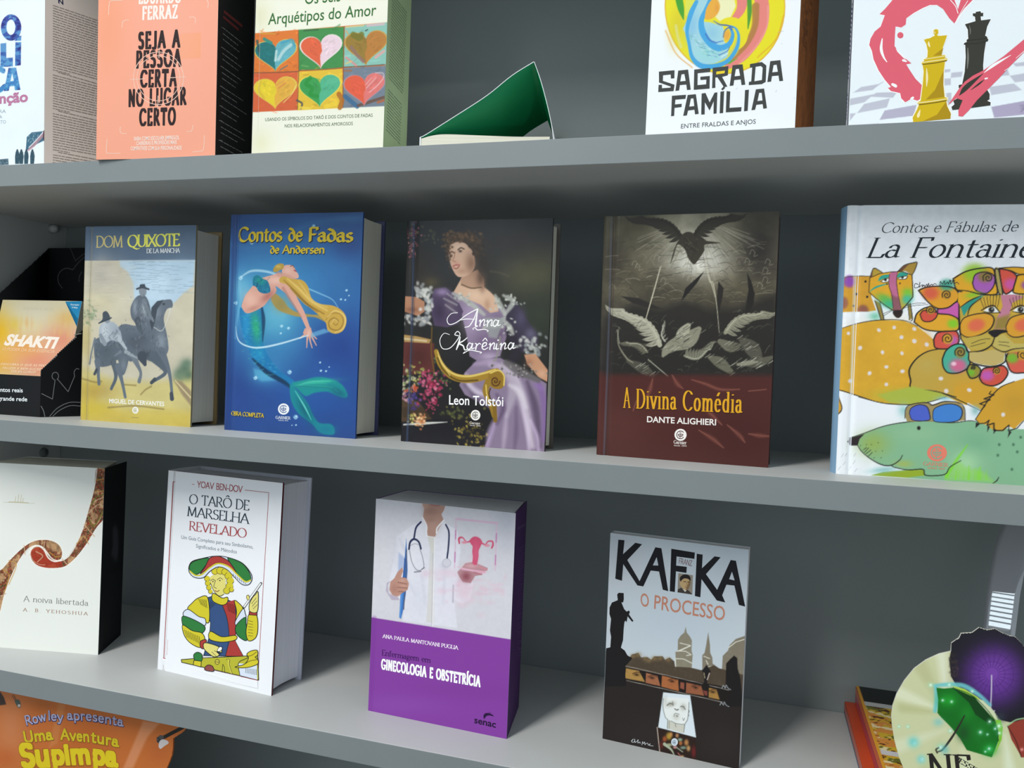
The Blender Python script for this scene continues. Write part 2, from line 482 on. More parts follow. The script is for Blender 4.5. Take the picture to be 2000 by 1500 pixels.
    def vdisc(s, cx, cy, r, col, ry=None, n=28):
        s.vpoly([(cx + r * math.cos(2 * PI * i / n), cy + (ry or r) * math.sin(2 * PI * i / n)) for i in range(n)], col)
    def text(s, st, p0, p1, cap, col, kind='sans', bold=0.0, slant=0.0, grow=None, rise=0.0, **kw):
        """lettering whose ink runs from p0 to p1 (baseline ends on the photo), cap height in the same units"""
        if 'pen' in kw: kind = 'pen'
        polys = sans_text(st, bold, kw.get('space', 1.0), slant) if kind == 'sans' else pen_text(st, slant=slant, **kw)
        if not polys: return
        xs = [x for p in polys for x, _ in p]; x0, x1 = min(xs), max(xs)
        a, b = s.uv([p0, p1]); d = b - a; L = np.hypot(*d)
        _, _, jy = s.jac(((p0[0] + p1[0]) / 2, (p0[1] + p1[1]) / 2))
        up = np.array([-d[1], d[0]]) / L * cap * np.hypot(*jy)
        def f(x, y): return a + d * ((x - x0) / (x1 - x0)) + up * (y + rise)
        s.vec.append(([[f(x, y) for x, y in p] for p in polys], hexc(col), kind != 'sans'))
    def lines(s, rows, col, wd, word=(10, 34), gap=5):
        """rows of unreadable small print as dashes: rows = [(x0,y0,x1,y1)]"""
        fs = []
        for x0, y0, x1, y1 in rows:
            L = math.hypot(x1 - x0, y1 - y0); t = 0.0
            while t < L:
                e = min(L, t + random.uniform(*word))
                q = [(x0 + (x1 - x0) * k / L, y0 + (y1 - y0) * k / L) for k in (t, e)]
                fs.append(s.uv([q[0], q[1], (q[1][0], q[1][1] + wd), (q[0][0], q[0][1] + wd)]))
                t = e + gap
        s.vec.append((fs, hexc(col), False))
    # --- output
    def emit(s, verts, faces, cols, mi_list, mi, inv, clip=True):
        """append the printed grid and shapes to mesh lists, in the parent's space"""
        base = len(verts)
        off = s.n * .00012
        W = s.o + off + s.U.ravel()[:, None] * s.ex + s.V.ravel()[:, None] * s.ez
        if s.disp is not None: W = W + s.n * s.disp(s.U.ravel(), s.V.ravel())[:, None]
        c = lin(np.clip(s.img, 0, 1)).reshape(-1, 3) * s.gain
        idx = np.arange(s.nu * s.nv).reshape(s.nv, s.nu) + base
        q = np.stack([idx[:-1, :-1], idx[:-1, 1:], idx[1:, 1:], idx[1:, :-1]], -1).reshape(-1, 4)
        verts.append(W @ inv[:3, :3].T + inv[:3, 3]); cols.append(c)
        nv = base + len(W)
        if s.mask is not None:
            cu = (s.U[:-1, :-1] + s.U[1:, 1:]).ravel() / 2; cw = (s.V[:-1, :-1] + s.V[1:, 1:]).ravel() / 2
            ins = np.zeros(len(cu), bool); Pm = np.array(s.mask)
            for p, q2 in zip(Pm, np.roll(Pm, -1, 0)):
                if abs(q2[1] - p[1]) > 1e-12: ins ^= ((p[1] > cw) != (q2[1] > cw)) & (cu < p[0] + (cw - p[1]) * (q2[0] - p[0]) / (q2[1] - p[1]))
            q = q[ins]
        loops = [q.ravel()]; sizes = [np.full(len(q), 4)]
        levels = []
        for polys, col, uni in s.vec:
            ps = []
            for p in polys:
                P = np.array(p, float)
                if P[:, 0].min() > s.w or P[:, 0].max() < 0 or P[:, 1].max() < 0 or P[:, 1].min() > s.h: continue
                ps.append(np.column_stack([np.clip(P[:, 0], 0, s.w), np.clip(P[:, 1], 0, s.h)]))
            if not ps: continue
            if uni and len(ps) > 1: ps = flat_union(ps)
            if not ps: continue
            allp = np.concatenate(ps); lo, hi = allp.min(0), allp.max(0)
            lev = 1 + max([l for l, a, b in levels if (a < hi).all() and (b > lo).all()] or [0])
            levels.append((lev, lo, hi))
            z = .00020 + .000012 * lev
            cc = lin(np.clip(col, 0, 1)) * s.gain
            for P in ps:
                W = s.o + s.n * z + P[:, :1] * s.ex + P[:, 1:] * s.ez
                if s.disp is not None: W = W + s.n * s.disp(P[:, 0], P[:, 1])[:, None]
                verts.append(W @ inv[:3, :3].T + inv[:3, 3]); cols.append(np.repeat(cc[None], len(P), 0))
                loops.append(np.arange(nv, nv + len(P))); sizes.append(np.array([len(P)])); nv += len(P)
        return nv, np.concatenate(loops), np.concatenate(sizes)
    def build(s, name, parent, mat, solid=None, solid_mat=None, label=None):
        """one mesh: the printed face plus an optional bmesh body (already in the parent's space)"""
        inv = np.array(local(parent).inverted()) if parent is not None else np.eye(4)
        verts, cols = [], []
        nv, loops, sizes = s.emit(verts, None, cols, None, 0, inv)
        vv = np.concatenate(verts); cc = np.concatenate(cols); mi = np.zeros(len(sizes), int)
        if solid is not None:
            bmesh.ops.recalc_face_normals(solid, faces=solid.faces[:])
            solid.verts.index_update()
            vv = np.concatenate([vv, np.array([v.co[:] for v in solid.verts])])
            cc = np.concatenate([cc, np.ones((len(solid.verts), 3)) * .5])
            loops = np.concatenate([loops, np.array([v.index + nv for f in solid.faces for v in f.verts])])
            sizes = np.concatenate([sizes, np.array([len(f.verts) for f in solid.faces])])
            mi = np.concatenate([mi, np.array([1 + f.material_index for f in solid.faces])])
            solid.free()
        me = bpy.data.meshes.new(name)
        me.vertices.add(len(vv)); me.vertices.foreach_set('co', vv.astype('f').ravel())
        me.loops.add(len(loops)); me.loops.foreach_set('vertex_index', loops.astype('i'))
        me.polygons.add(len(sizes))
        st = np.concatenate([[0], np.cumsum(sizes)[:-1]])
        me.polygons.foreach_set('loop_start', st.astype('i'))
        me.polygons.foreach_set('material_index', mi.astype('i'))
        if s.disp is not None:
            sm = np.zeros(len(sizes), bool); sm[:(s.nu - 1) * (s.nv - 1)] = True
            me.polygons.foreach_set('use_smooth', sm)
        me.update(calc_edges=True)
        at = me.color_attributes.new('Ink', 'FLOAT_COLOR', 'POINT')
        at.data.foreach_set('color', np.column_stack([np.clip(cc, 0, 1), np.ones(len(cc))]).astype('f').ravel())
        me.validate()
        mats = [mat] + (list(solid_mat) if isinstance(solid_mat, (list, tuple)) else [solid_mat] if solid_mat else [])
        o = link(name, me, mats, parent)
        if label: o['label'] = label
        return o
# ------------------------------------------------------------------ the bookcase
XL, XR = -1.0, 0.62
case = thing('bookcase', 'grey laminate bookcase whose open shelves carry all the books on display', 'bookcase', (-.19, .127, 0))
cinv = local(case).inverted()
def case_box(name, lo, hi, mat, bev=0.0012):
    bm = bmesh.new(); box_bm(bm, lo, hi, bev)
    bm.transform(cinv)
    return bm_obj(name, bm, mat, case)
TOPS = [0.115, 0.5, L_Z - 0.288, L_Z, M_Z, T_Z, T_Z + 0.29, T_Z + 0.58]
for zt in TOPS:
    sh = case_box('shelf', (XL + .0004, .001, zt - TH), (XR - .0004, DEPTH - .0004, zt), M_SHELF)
    eb = case_box('shaded_edge_band', (XL + .0004, 0, zt - TH), (XR - .0004, .00095, zt), M_EDGE_SHADED, .0003)  # thin added front strip that carries the painted shade
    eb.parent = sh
case_box('side_panel', (XL - .025, 0, 0), (XL, DEPTH, T_Z + 0.58), M_SHELF)
case_box('side_panel', (XR, 0, 0), (XR + .025, DEPTH, T_Z + 0.58), M_SHELF)
case_box('back_panel', (XL - .025, DEPTH, 0), (XR + .025, DEPTH + .015, T_Z + 0.58), M_BACK)
case_box('plinth', (XL, .03, 0), (XR, .05, 0.115 - TH - .0005), M_SHELF)
for zt in TOPS[3:6]:
    for yy in (.04, .226):
        bm = bmesh.new()
        bmesh.ops.create_cone(bm, cap_ends=True, segments=20, radius1=.0065, radius2=.0055, depth=.010)
        bmesh.ops.create_cone(bm, cap_ends=True, segments=16, radius1=.0035, radius2=.0035, depth=.0125)
        bm.transform(Matrix.Translation((XL + .005, yy, zt - TH - .006)) @ Matrix.Rotation(PI / 2, 4, 'Y'))
        bm.transform(cinv)
        bm_obj('shelf_pin', bm, M_PIN, case, True)
bm = bmesh.new()
bmesh.ops.create_cone(bm, cap_ends=True, segments=24, radius1=.0075, radius2=.0068, depth=.002)
bmesh.ops.create_cone(bm, cap_ends=True, segments=16, radius1=.0035, radius2=.003, depth=.0034)
bm.transform(cinv @ Matrix.Translation((XL + .001, .2229, 1.45 - .153)) @ Matrix.Rotation(PI / 2, 4, 'Y'))
bm_obj('cam_cap', bm, material('grey_plastic_cap', '#6d7374', .5, .3), case, True)
# the room around it
M_WALL = material('wall_paint', '#c9ccca', 0.8, 0.2, noise=0.04, nscale=6)
M_FLOOR = material('floor_tiles', '#9d9a94', 0.5, 0.3, noise=0.08, nscale=3)
def struct(name, lo, hi, mat):
    bm = bmesh.new(); box_bm(bm, lo, hi)
    o = bm_obj(name, bm, mat); o['kind'] = 'structure'; return o
struct('floor', (-3.0, -3.2, -.05), (3.0, DEPTH + .1, 0), M_FLOOR)
struct('wall_back', (-3.0, DEPTH + .016, 0), (3.0, DEPTH + .1, 2.7), M_WALL)

# the window in front of the shelves, with its blind half open
WX, WY, WZ0, WZ1 = -1.30, -2.55, 1.70, 4.30
struct('wall_front', (-1.9, WY - .10, 0), (-.1, WY, WZ0), M_WALL)
wf = bmesh.new()
for lo, hi in (((WX - .24, WY - .02, WZ0), (WX + .24, WY + .03, WZ0 + .05)), ((WX - .24, WY - .02, WZ1), (WX + .24, WY + .03, WZ1 + .05)), ((WX - .24, WY - .02, WZ0 + .05), (WX - .19, WY + .03, WZ1)), ((WX + .19, WY - .02, WZ0 + .05), (WX + .24, WY + .03, WZ1))): box_bm(wf, lo, hi)
w1 = bm_obj('window_1', wf, material('window_frame_paint', '#d4d6d8', .4, .3)); w1['kind'] = 'structure'
M_DAY = bpy.data.materials.new('daylit_pane'); M_DAY.use_nodes = True
p_ = M_DAY.node_tree.nodes['Principled BSDF']; p_.inputs['Base Color'].default_value = (.02, .02, .02, 1); p_.inputs['Emission Color'].default_value = (.80, .93, 1.0, 1); p_.inputs['Emission Strength'].default_value = 6.0
wp = bmesh.new(); box_bm(wp, (WX - .19, WY - .012, WZ0 + .05), (WX + .19, WY - .006, 2.78)); bm_obj('window_pane', wp, M_DAY, w1)
wp = bmesh.new()
for k in range(8): box_bm(wp, (WX - .19, WY + .006, WZ0 + .16 + k * .122), (WX + .19, WY + .012, WZ0 + .195 + k * .122))
bm_obj('blind_slats', wp, material('blind_slats_paint', '#8f979c', .5, .3), w1)
wb = bmesh.new()
for k in range(15): box_bm(wb, (-.30, -.80 + k * .1143 - .016, -.052), (.30, -.80 + k * .1143 + .016, -.048))
wb.transform(Matrix.Translation(W_POS) @ (W_AIM - W_POS).to_track_quat('-Z', 'Y').to_matrix().to_4x4())
bm_obj('blind_slats', wb, bpy.data.materials['blind_slats_paint'], w1)

# ------------------------------------------------------------------ books
def book_root(name, label, pose, group=None):
    x, y, yaw, lean, w, h, z = pose
    t = thing(name, label, 'book', (x, y, z), yaw, group)
    t['_lean'] = 0
    del t['_lean']
    return t
def axes(pose):
    x, y, yaw, lean, w, h, z = pose
    ex = np.array([math.cos(yaw), math.sin(yaw), 0]); n = np.array([-math.sin(yaw), math.cos(yaw), 0])
    ez = math.cos(lean) * np.array([0, 0, 1.0]) + math.sin(lean) * n
    return np.array([x, y, z]), ex, ez
def shear(bm, lean):
    s, c = math.sin(lean), math.cos(lean)
    for v in bm.verts: v.co = Vector((v.co.x, v.co.y + s * v.co.z, c * v.co.z))

def cover_face(pose, groove=True, **kw):
    o, ex, ez = axes(pose)
    F = Face(o, ex, ez, pose[4], pose[5], **kw)
    if groove:
        F.disp = lambda u, v: groove_depth(u)
    return F
def groove_depth(u):
    u = np.asarray(u, float)
    g1 = -.0013 * np.exp(-((u - .0105) / .0022) ** 2)
    r = -.0016 * np.clip(1 - u / .0035, 0, 1) ** 2
    return g1 + r

def hardcover(label, pose, t, face, mat, edge_col, back_col, page_mat, spine_face=None, inner=None, group=None, name='hardcover_book', spine_col=None, inset=.0038):
    x, y, yaw, lean, w, h, z = pose
    root = book_root(name, label, pose, group)
    B = .0026
    me = material('board_edge', edge_col, .45, .3)
    # front board, profiled with its hinge groove
    bm = bmesh.new()
    xs = [0, .0012, .0035, .006, .008, .0105, .013, .015, .02, w]
    fr = [(a, -float(groove_depth(np.array([a]))[0])) for a in xs]
    foot = fr + [(w, B), (.0135, B), (.0105, B + .0009), (.0075, B), (.001, B + .0002)]
    prism_bm(bm, foot, 0, h)
    shear(bm, lean)
    face.build('front_cover', root, mat, bm, me)
    bm = bmesh.new()
    box_bm(bm, (0.001, t - B, 0), (w, t, h), .0005)
    shear(bm, lean)
    bm_obj('back_cover', bm, material('back_board', back_col, .4, .35), root)
    bm = bmesh.new()
    n = 8
    out = [(-.0026 * math.sin(PI * i / n), B * .6 + (t - 1.2 * B) * i / n) for i in range(n + 1)]
    prism_bm(bm, out + [(.0018, t - B), (.0018, B)][0:2], 0, h)
    shear(bm, lean)
    sp = bm_obj('spine', bm, material('spine_board', spine_col or edge_col, .4, .35), root, False)
    bm = bmesh.new()
    n = 8
    fe = [(w - inset - .0022 * math.sin(PI * i / n), B + .0003 + (t - 2 * B - .0006) * i / n) for i in range(n + 1)]
    prism_bm(bm, [(.0025, B + .0003)] + fe + [(.0025, t - B - .0003)], inset, h - inset)
    shear(bm, lean)
    bm_obj('page_block', bm, page_mat, root)
    return root

def paperback(label, pose, face, mat, foot, page_mat, back_col, flap=None, spine_face=None, group=None, name='paperback_book', ztop=None, spine_col=None):
    """foot: page block footprint in the book's own frame (front edge first, counter-clockwise)"""
    x, y, yaw, lean, w, h, z = pose
    root = book_root(name, label, pose, group)
    bm = bmesh.new(); box_bm(bm, (0, .00005, 0), (w, .0005, h)); shear(bm, lean)
    face.build('front_cover', root, mat, bm, material('cover_edge', '#e6e6e2', .6, .2))
    bm = bmesh.new()
    prism_bm(bm, foot, .0005, ztop or h - .0005); shear(bm, lean)
    bm_obj('page_block', bm, page_mat, root)
    # wrap: spine at the left and back cover behind the block
    (x0, y0), (x1, y1), (x2, y2), (x3, y3) = foot[0], foot[1], foot[-2], foot[-1]
    mb = material('back_cover_card', back_col, .45, .3)
    bm = bmesh.new(); prism_bm(bm, [(x3 - .0006, y3), (x2, y2), (x2, y2 + .0006), (x3 - .0006, y3 + .0006)], 0, h); shear(bm, lean)
    bm_obj('back_cover', bm, mb, root)
    bm = bmesh.new(); prism_bm(bm, [(x0 - .0008, y0 - .0004), (x0 - .0001, y0 - .0004), (x3 - .0001, y3), (x3 - .0008, y3)], 0, h); shear(bm, lean)
    if spine_face is None:
        bm_obj('spine', bm, material('spine_card', spine_col or back_col, .45, .3), root)
    else:
        spine_face.build('spine', root, mat, bm, material('spine_card', spine_col or back_col, .45, .3))
    if flap is not None:
        fface, fcol = flap
        bm = bmesh.new()
        a = fface.o; b = a + fface.ex * fface.w; nn = -fface.n * .0005
        q = [a, b, b + fface.ez * fface.h, a + fface.ez * fface.h]
        inv = local(root).inverted()
        lo = [bm.verts.new(inv @ Vector(p - fface.n * .00004)) for p in q]; hi = [bm.verts.new(inv @ Vector(p + nn)) for p in q]
        bm.faces.new(lo); bm.faces.new(hi[::-1])
        for i in range(4): bm.faces.new((lo[i], hi[i], hi[(i + 1) % 4], lo[(i + 1) % 4]))
        fface.build('cover_flap', root, mat, bm, material('flap_card', fcol, .5, .3))
    return root
def flap_face(pose, az, length, h=None, **kw):
    """the folded-in end of a paperback's cover, running back from its right edge in the direction az (degrees from straight back)"""
    o, ex, ez = axes(pose)
    a = math.radians(az)
    d = np.array([math.sin(a), math.cos(a), 0])
    return Face(o + ex * pose[4] , d, ez, length, h or pose[5], **kw)
def art_ka(F):
    F.view(1160, 1020, 3.125)
    F.blob(880, 180, 420, 300, '#a9b6c2', .6); F.blob(500, 620, 420, 240, '#b4c3cf', .7); F.blob(150, 200, 160, 200, '#b0b5be', .6)
    F.view(1170, 1200, 6.667)
    # hazy buildings and tree line
    B = '#85806f'
    F.poly([(1000, 700), (995, 490), (1025, 470), (1028, 330), (1060, 280), (1110, 235), (1128, 160), (1142, 235), (1185, 290), (1210, 340), (1205, 470), (1220, 530), (1205, 720)], B, 5, tex=.12)
    F.poly([(1345, 730), (1345, 530), (1375, 500), (1395, 400), (1422, 230), (1445, 400), (1448, 500), (1475, 560), (1480, 640), (1560, 700), (1600, 720), (1610, 540), (1680, 470), (1700, 400), (1780, 320), (1910, 275), (1930, 900), (1345, 800)], '#7d7666', 5, tex=.12, seed=4)
    for p in ([(1055, 372), (1190, 405), (1030, 475)], [(1030, 475), (1130, 480), (1200, 525), (1140, 535)], [(990, 575), (1100, 580), (1210, 635)], [(995, 590), (1000, 690)], [(1365, 545), (1440, 575)], [(1395, 600), (1420, 650)], [(1430, 680), (1480, 675)], [(1690, 430), (1780, 360), (1890, 325)], [(1010, 480), (1060, 470), (1190, 410)]):
        F.stroke(p, 10, '#dcdccf', 8, sm=False)
    F.poly([(340, 1100), (340, 640), (430, 520), (510, 500), (550, 560), (630, 555), (680, 590), (720, 545), (830, 545), (860, 590), (920, 560), (980, 610), (990, 680), (1180, 690), (1330, 725), (1500, 660), (1560, 700), (1640, 720), (1930, 800), (1930, 1300), (340, 1200)], '#4b4034', 6, tex=.1)
    for x, y, r in ((440, 545, 40), (510, 525, 45), (600, 575, 40), (720, 575, 45), (800, 570, 40), (900, 590, 40), (650, 600, 35)): F.blob(x, y, r, r * .8, '#86704a', .7)
    F.poly([(60, 1200), (85, 480), (140, 430), (275, 430), (340, 530), (420, 570), (345, 660), (340, 850), (1600, 1130), (1920, 1180), (1920, 1300), (60, 1900)], '#242122', 5)
    F.view(1160, 1020, 3.125)
    F.poly([(40, 1330), (75, 850), (190, 870), (190, 960), (800, 1090), (920, 1120), (930, 1560), (880, 1540)], '#26211f', 2)
    F.blob(300, 1300, 260, 130, '#2f2828', .6); F.blob(780, 1350, 140, 140, '#302a29', .6)
    F.view(1170, 1200, 6.667)
    F.poly([(1640, 1200), (1655, 640), (1700, 590), (1760, 535), (1800, 570), (1805, 700), (1840, 830), (1880, 1200)], '#1c191a', 5)
    F.poly([(1345, 730), (1400, 655), (1455, 740), (1410, 870), (1400, 960), (1370, 960), (1368, 860)], '#1d1a1b', 4)
    F.stroke([(1365, 760), (1378, 830)], 9, '#b9ab8a', 4); F.stroke([(1438, 765), (1410, 850)], 12, '#c9b6ae', 5)
    # strip of watching eyes
    F.poly([(345, 690), (1720, 960), (1700, 1150), (330, 850)], '#1d1817', 3)
    for q, c in (([(352, 700), (520, 735), (600, 880), (335, 830)], '#a98448'), ([(612, 760), (760, 800), (800, 935), (606, 890)], '#9c6446'), ([(820, 795), (1030, 850), (1040, 1000), (812, 940)], '#a4653c'), ([(1135, 885), (1330, 930), (1370, 1060), (1132, 1020)], '#935a3e'), ([(1432, 955), (1530, 975), (1570, 1110), (1428, 1080)], '#a37c40'), ([(1060, 880), (1110, 890), (1110, 980), (1055, 960)], '#8d5240'), ([(1350, 985), (1410, 1000), (1412, 1060), (1380, 1050)], '#7d4038')):
        F.poly(q, c, 8, tex=.15)
    for x, y in ((490, 785), (690, 825), (950, 870), (1255, 950), (1480, 1010)):
        F.blob(x, y, 34, 17, '#2a1a14', .9, 10); F.stroke([(x - 50, y - 14), (x + 10, y - 34), (x + 60, y - 16)], 14, '#4a2f1e', 10, .7)
    for a, b in (((345, 670), (1345, 900)), ((1440, 925), (1690, 985)), ((360, 860), (1600, 1140))): F.stroke([a, b], 7, '#a8a29a', 5, sm=False)
    for x, y in ((1640, 940), (1615, 1160)):
        F.stroke([(x - 40, y + 20), (x - 20, y - 15), (x + 5, y + 20), (x + 15, y - 20), (x + 40, y + 20), (x + 75, y + 40)], 8, '#aeb4ba', 4)
    # white sheet with a drawn head, small crowded painting under it
    F.view(1220, 1330, 8.825)
    F.poly([(665, 195), (1130, 245), (1232, 975), (578, 800)], '#d6e2ea', 6)
    F.poly([(680, 280), (1100, 300), (1110, 480), (1085, 660), (1040, 750), (940, 750), (800, 690), (710, 640), (665, 460)], '#e4e9e8', 20)
    F.poly([(735, 660), (800, 690), (940, 750), (1040, 750), (1020, 900), (735, 820)], '#c9cabf', 12)
    F.blob(800, 400, 80, 45, '#9a988a', .8, -15); F.blob(1010, 450, 50, 60, '#a5a79c', .8); F.blob(890, 620, 60, 60, '#c2c3ba', .8)
    F.blob(700, 340, 40, 110, '#c6c8c2', .7)
    for p, w in (([(665, 300), (660, 450), (700, 620), (740, 670), (735, 820)], 9), ([(1110, 370), (1105, 480), (1085, 660), (1040, 745), (1020, 880)], 9), ([(730, 420), (780, 385), (830, 400)], 14), ([(965, 440), (1010, 440), (1045, 490)], 14), ([(865, 480), (900, 500), (925, 490)], 18), ([(850, 610), (870, 560), (940, 575)], 8), ([(890, 600), (915, 605)], 16), ([(800, 690), (900, 735), (1040, 750)], 8), ([(830, 350), (835, 430)], 8), ([(1000, 640), (1015, 680), (1035, 640)], 7), ([(1100, 490), (1115, 520), (1100, 560), (1110, 600)], 8), ([(770, 680), (765, 820)], 7), ([(870, 740), (885, 790)], 8)):
        F.stroke(p, w, '#5d625e', 6)
    F.poly([(575, 805), (1232, 985), (1240, 1400), (600, 1220)], '#2b1d18', 6)
    F.stroke([(560, 800), (605, 1215)], 14, '#c9b6a8', 5)
    for x, y, rx, ry, c in ((765, 950, 55, 70, '#b99a3c'), (800, 920, 30, 40, '#c28a55'), (690, 1000, 40, 55, '#a85630'), (905, 940, 32, 42, '#b98a62'), (965, 1070, 34, 44, '#b5703f'), (955, 1010, 45, 30, '#8fb09a'), (1065, 1060, 42, 60, '#c08a52'), (1100, 1160, 36, 55, '#c59a62'), (770, 1100, 70, 30, '#a9b290'), (1010, 1150, 60, 30, '#7f9a88'), (640, 1100, 40, 70, '#5c2320'), (1190, 1220, 40, 110, '#6a2224'), (870, 1140, 40, 30, '#c99a98'), (990, 1300, 36, 22, '#c8a070')):
        F.blob(x, y, rx, ry, c, .9, p=1.6)
    F.stroke([(690, 1090), (800, 1180), (860, 1285)], [60, 14], '#a7b19a', 10); F.stroke([(900, 1150), (1000, 1220)], 16, '#9fae9c', 8); F.stroke([(920, 1240), (960, 1290)], 16, '#b06a62', 8)
    F.vdisc(860, 1052, 58, '#cfdbe6', 66); emblem(F, 860, 1052, 48, '#5d7590', False)
    for k, p in enumerate(([(118, 1030), (150, 1000), (120, 1045), (165, 1050), (175, 1000), (180, 1055), (215, 1040)], [(215, 1040), (235, 1010), (228, 1065), (262, 1050), (268, 1075)], [(298, 1100), (310, 1045), (325, 1080), (345, 1050), (352, 1100)], [(352, 1090), (395, 1070), (410, 1105), (440, 1080), (432, 1110), (495, 1118)])): F.vstroke(p, 8, '#c3c8cc')
    # black capitals
    F.view(1180, 1040, 6.897)
    K = '#17171c'
    for p in ([(192, 96), (275, 103), (255, 292), (420, 138), (512, 158), (312, 370), (478, 655), (690, 198), (772, 212), (864, 790), (790, 770), (740, 525), (628, 512), (528, 726), (448, 712), (258, 425), (240, 650), (150, 622)],):
        F.vpoly(p, K)
    F.vpoly([(708, 332), (730, 444), (656, 442)], '#b3bec8')
    F.vpoly([(905, 218), (1222, 270), (1216, 355), (976, 322), (970, 445), (1114, 462), (1108, 545), (968, 522), (952, 802), (884, 790)], K)
    F.vpoly([(1248, 285), (1328, 297), (1318, 482), (1488, 320), (1570, 334), (1372, 560), (1522, 772), (1705, 370), (1775, 380), (1900, 998), (1815, 975), (1755, 715), (1648, 702), (1590, 845), (1632, 942), (1518, 915), (1312, 628), (1296, 872), (1222, 855)], K)
    F.vpoly([(1722, 528), (1758, 645), (1684, 628)], '#b3bec8')
    F.text('FRANZ', (1005, 415), (1180, 452), 72, '#6b3a40', pen=(.1, .09, 0), serif=0, space=.1)
    F.text('O', (497, 995), (608, 1000), 185, '#b97f6a', bold=.008); F.text('PROCESSO', (672, 1025), (1622, 1190), 200, '#b97f6a', bold=.006)
    # small framed portrait
    F.vpoly([(1000, 548), (1196, 575), (1188, 835), (988, 805)], '#8b8478')
    F.vpoly([(1020, 690), (1032, 620), (1090, 600), (1150, 640), (1160, 700), (1130, 760), (1100, 775), (1050, 740)], '#b59a70', True)
    F.vpoly([(1150, 640), (1165, 680), (1135, 765), (1100, 775), (1120, 720)], '#7d6549', True)
    F.vpoly([(1030, 660), (1020, 610), (1060, 570), (1120, 565), (1160, 600), (1162, 650), (1130, 625), (1080, 618), (1048, 640)], '#211d1b', True)
    F.vpoly([(988, 805), (995, 765), (1040, 740), (1090, 800), (1120, 770), (1150, 790), (1188, 835)], '#3d3833')
    F.vpoly([(1060, 760), (1090, 802), (1110, 778)], '#c9c6bd'); F.vstroke([(1072, 660), (1100, 662)], 10, '#3a2a1e'); F.vstroke([(1125, 664), (1145, 668)], 10, '#3a2a1e'); F.vstroke([(1092, 735), (1118, 738)], 7, '#6a4030'); F.vstroke([(1112, 670), (1118, 710), (1105, 714)], 5, '#6d5438')
    # statue
    F.view(1160, 1020, 3.125)
    F.vpoly([(142, 440), (152, 430), (182, 432), (183, 470), (178, 490), (168, 488), (185, 530), (200, 545), (214, 538), (220, 548), (214, 562), (242, 602), (234, 608), (206, 574), (200, 610), (192, 600), (186, 612), (182, 650), (178, 720), (165, 765), (188, 782), (205, 812), (235, 830), (190, 880), (195, 1000), (60, 1000), (75, 768), (100, 764), (105, 700), (98, 660), (105, 590), (95, 560), (96, 520), (110, 490), (146, 475)], '#1a181a')

def emblem(F, x, y, r, col, ring=True):
    """a round monogram: nested c and e shapes crossed by a small plus"""
    if ring: pass
    A = lambda k, a0, a1, q=1: [(x + k * r * math.cos(math.radians(a0 + (a1 - a0) * i / 14)), y - q * k * r * math.sin(math.radians(a0 + (a1 - a0) * i / 14))) for i in range(15)]
    F.vstroke(A(.72, 40, 320), r * .14, col)
    F.vstroke(A(.42, 150, 390, .8), r * .12, col)
    F.vstroke([(x - .1 * r, y - .62 * r), (x - .1 * r, y + .62 * r)], r * .11, col, sm=False)
    F.vstroke([(x - .5 * r, y - .02 * r), (x + .5 * r, y - .02 * r)], r * .11, col, sm=False)
    F.vstroke([(x + .1 * r, y - .45 * r), (x + .1 * r, y + .3 * r)], r * .1, col, sm=False)

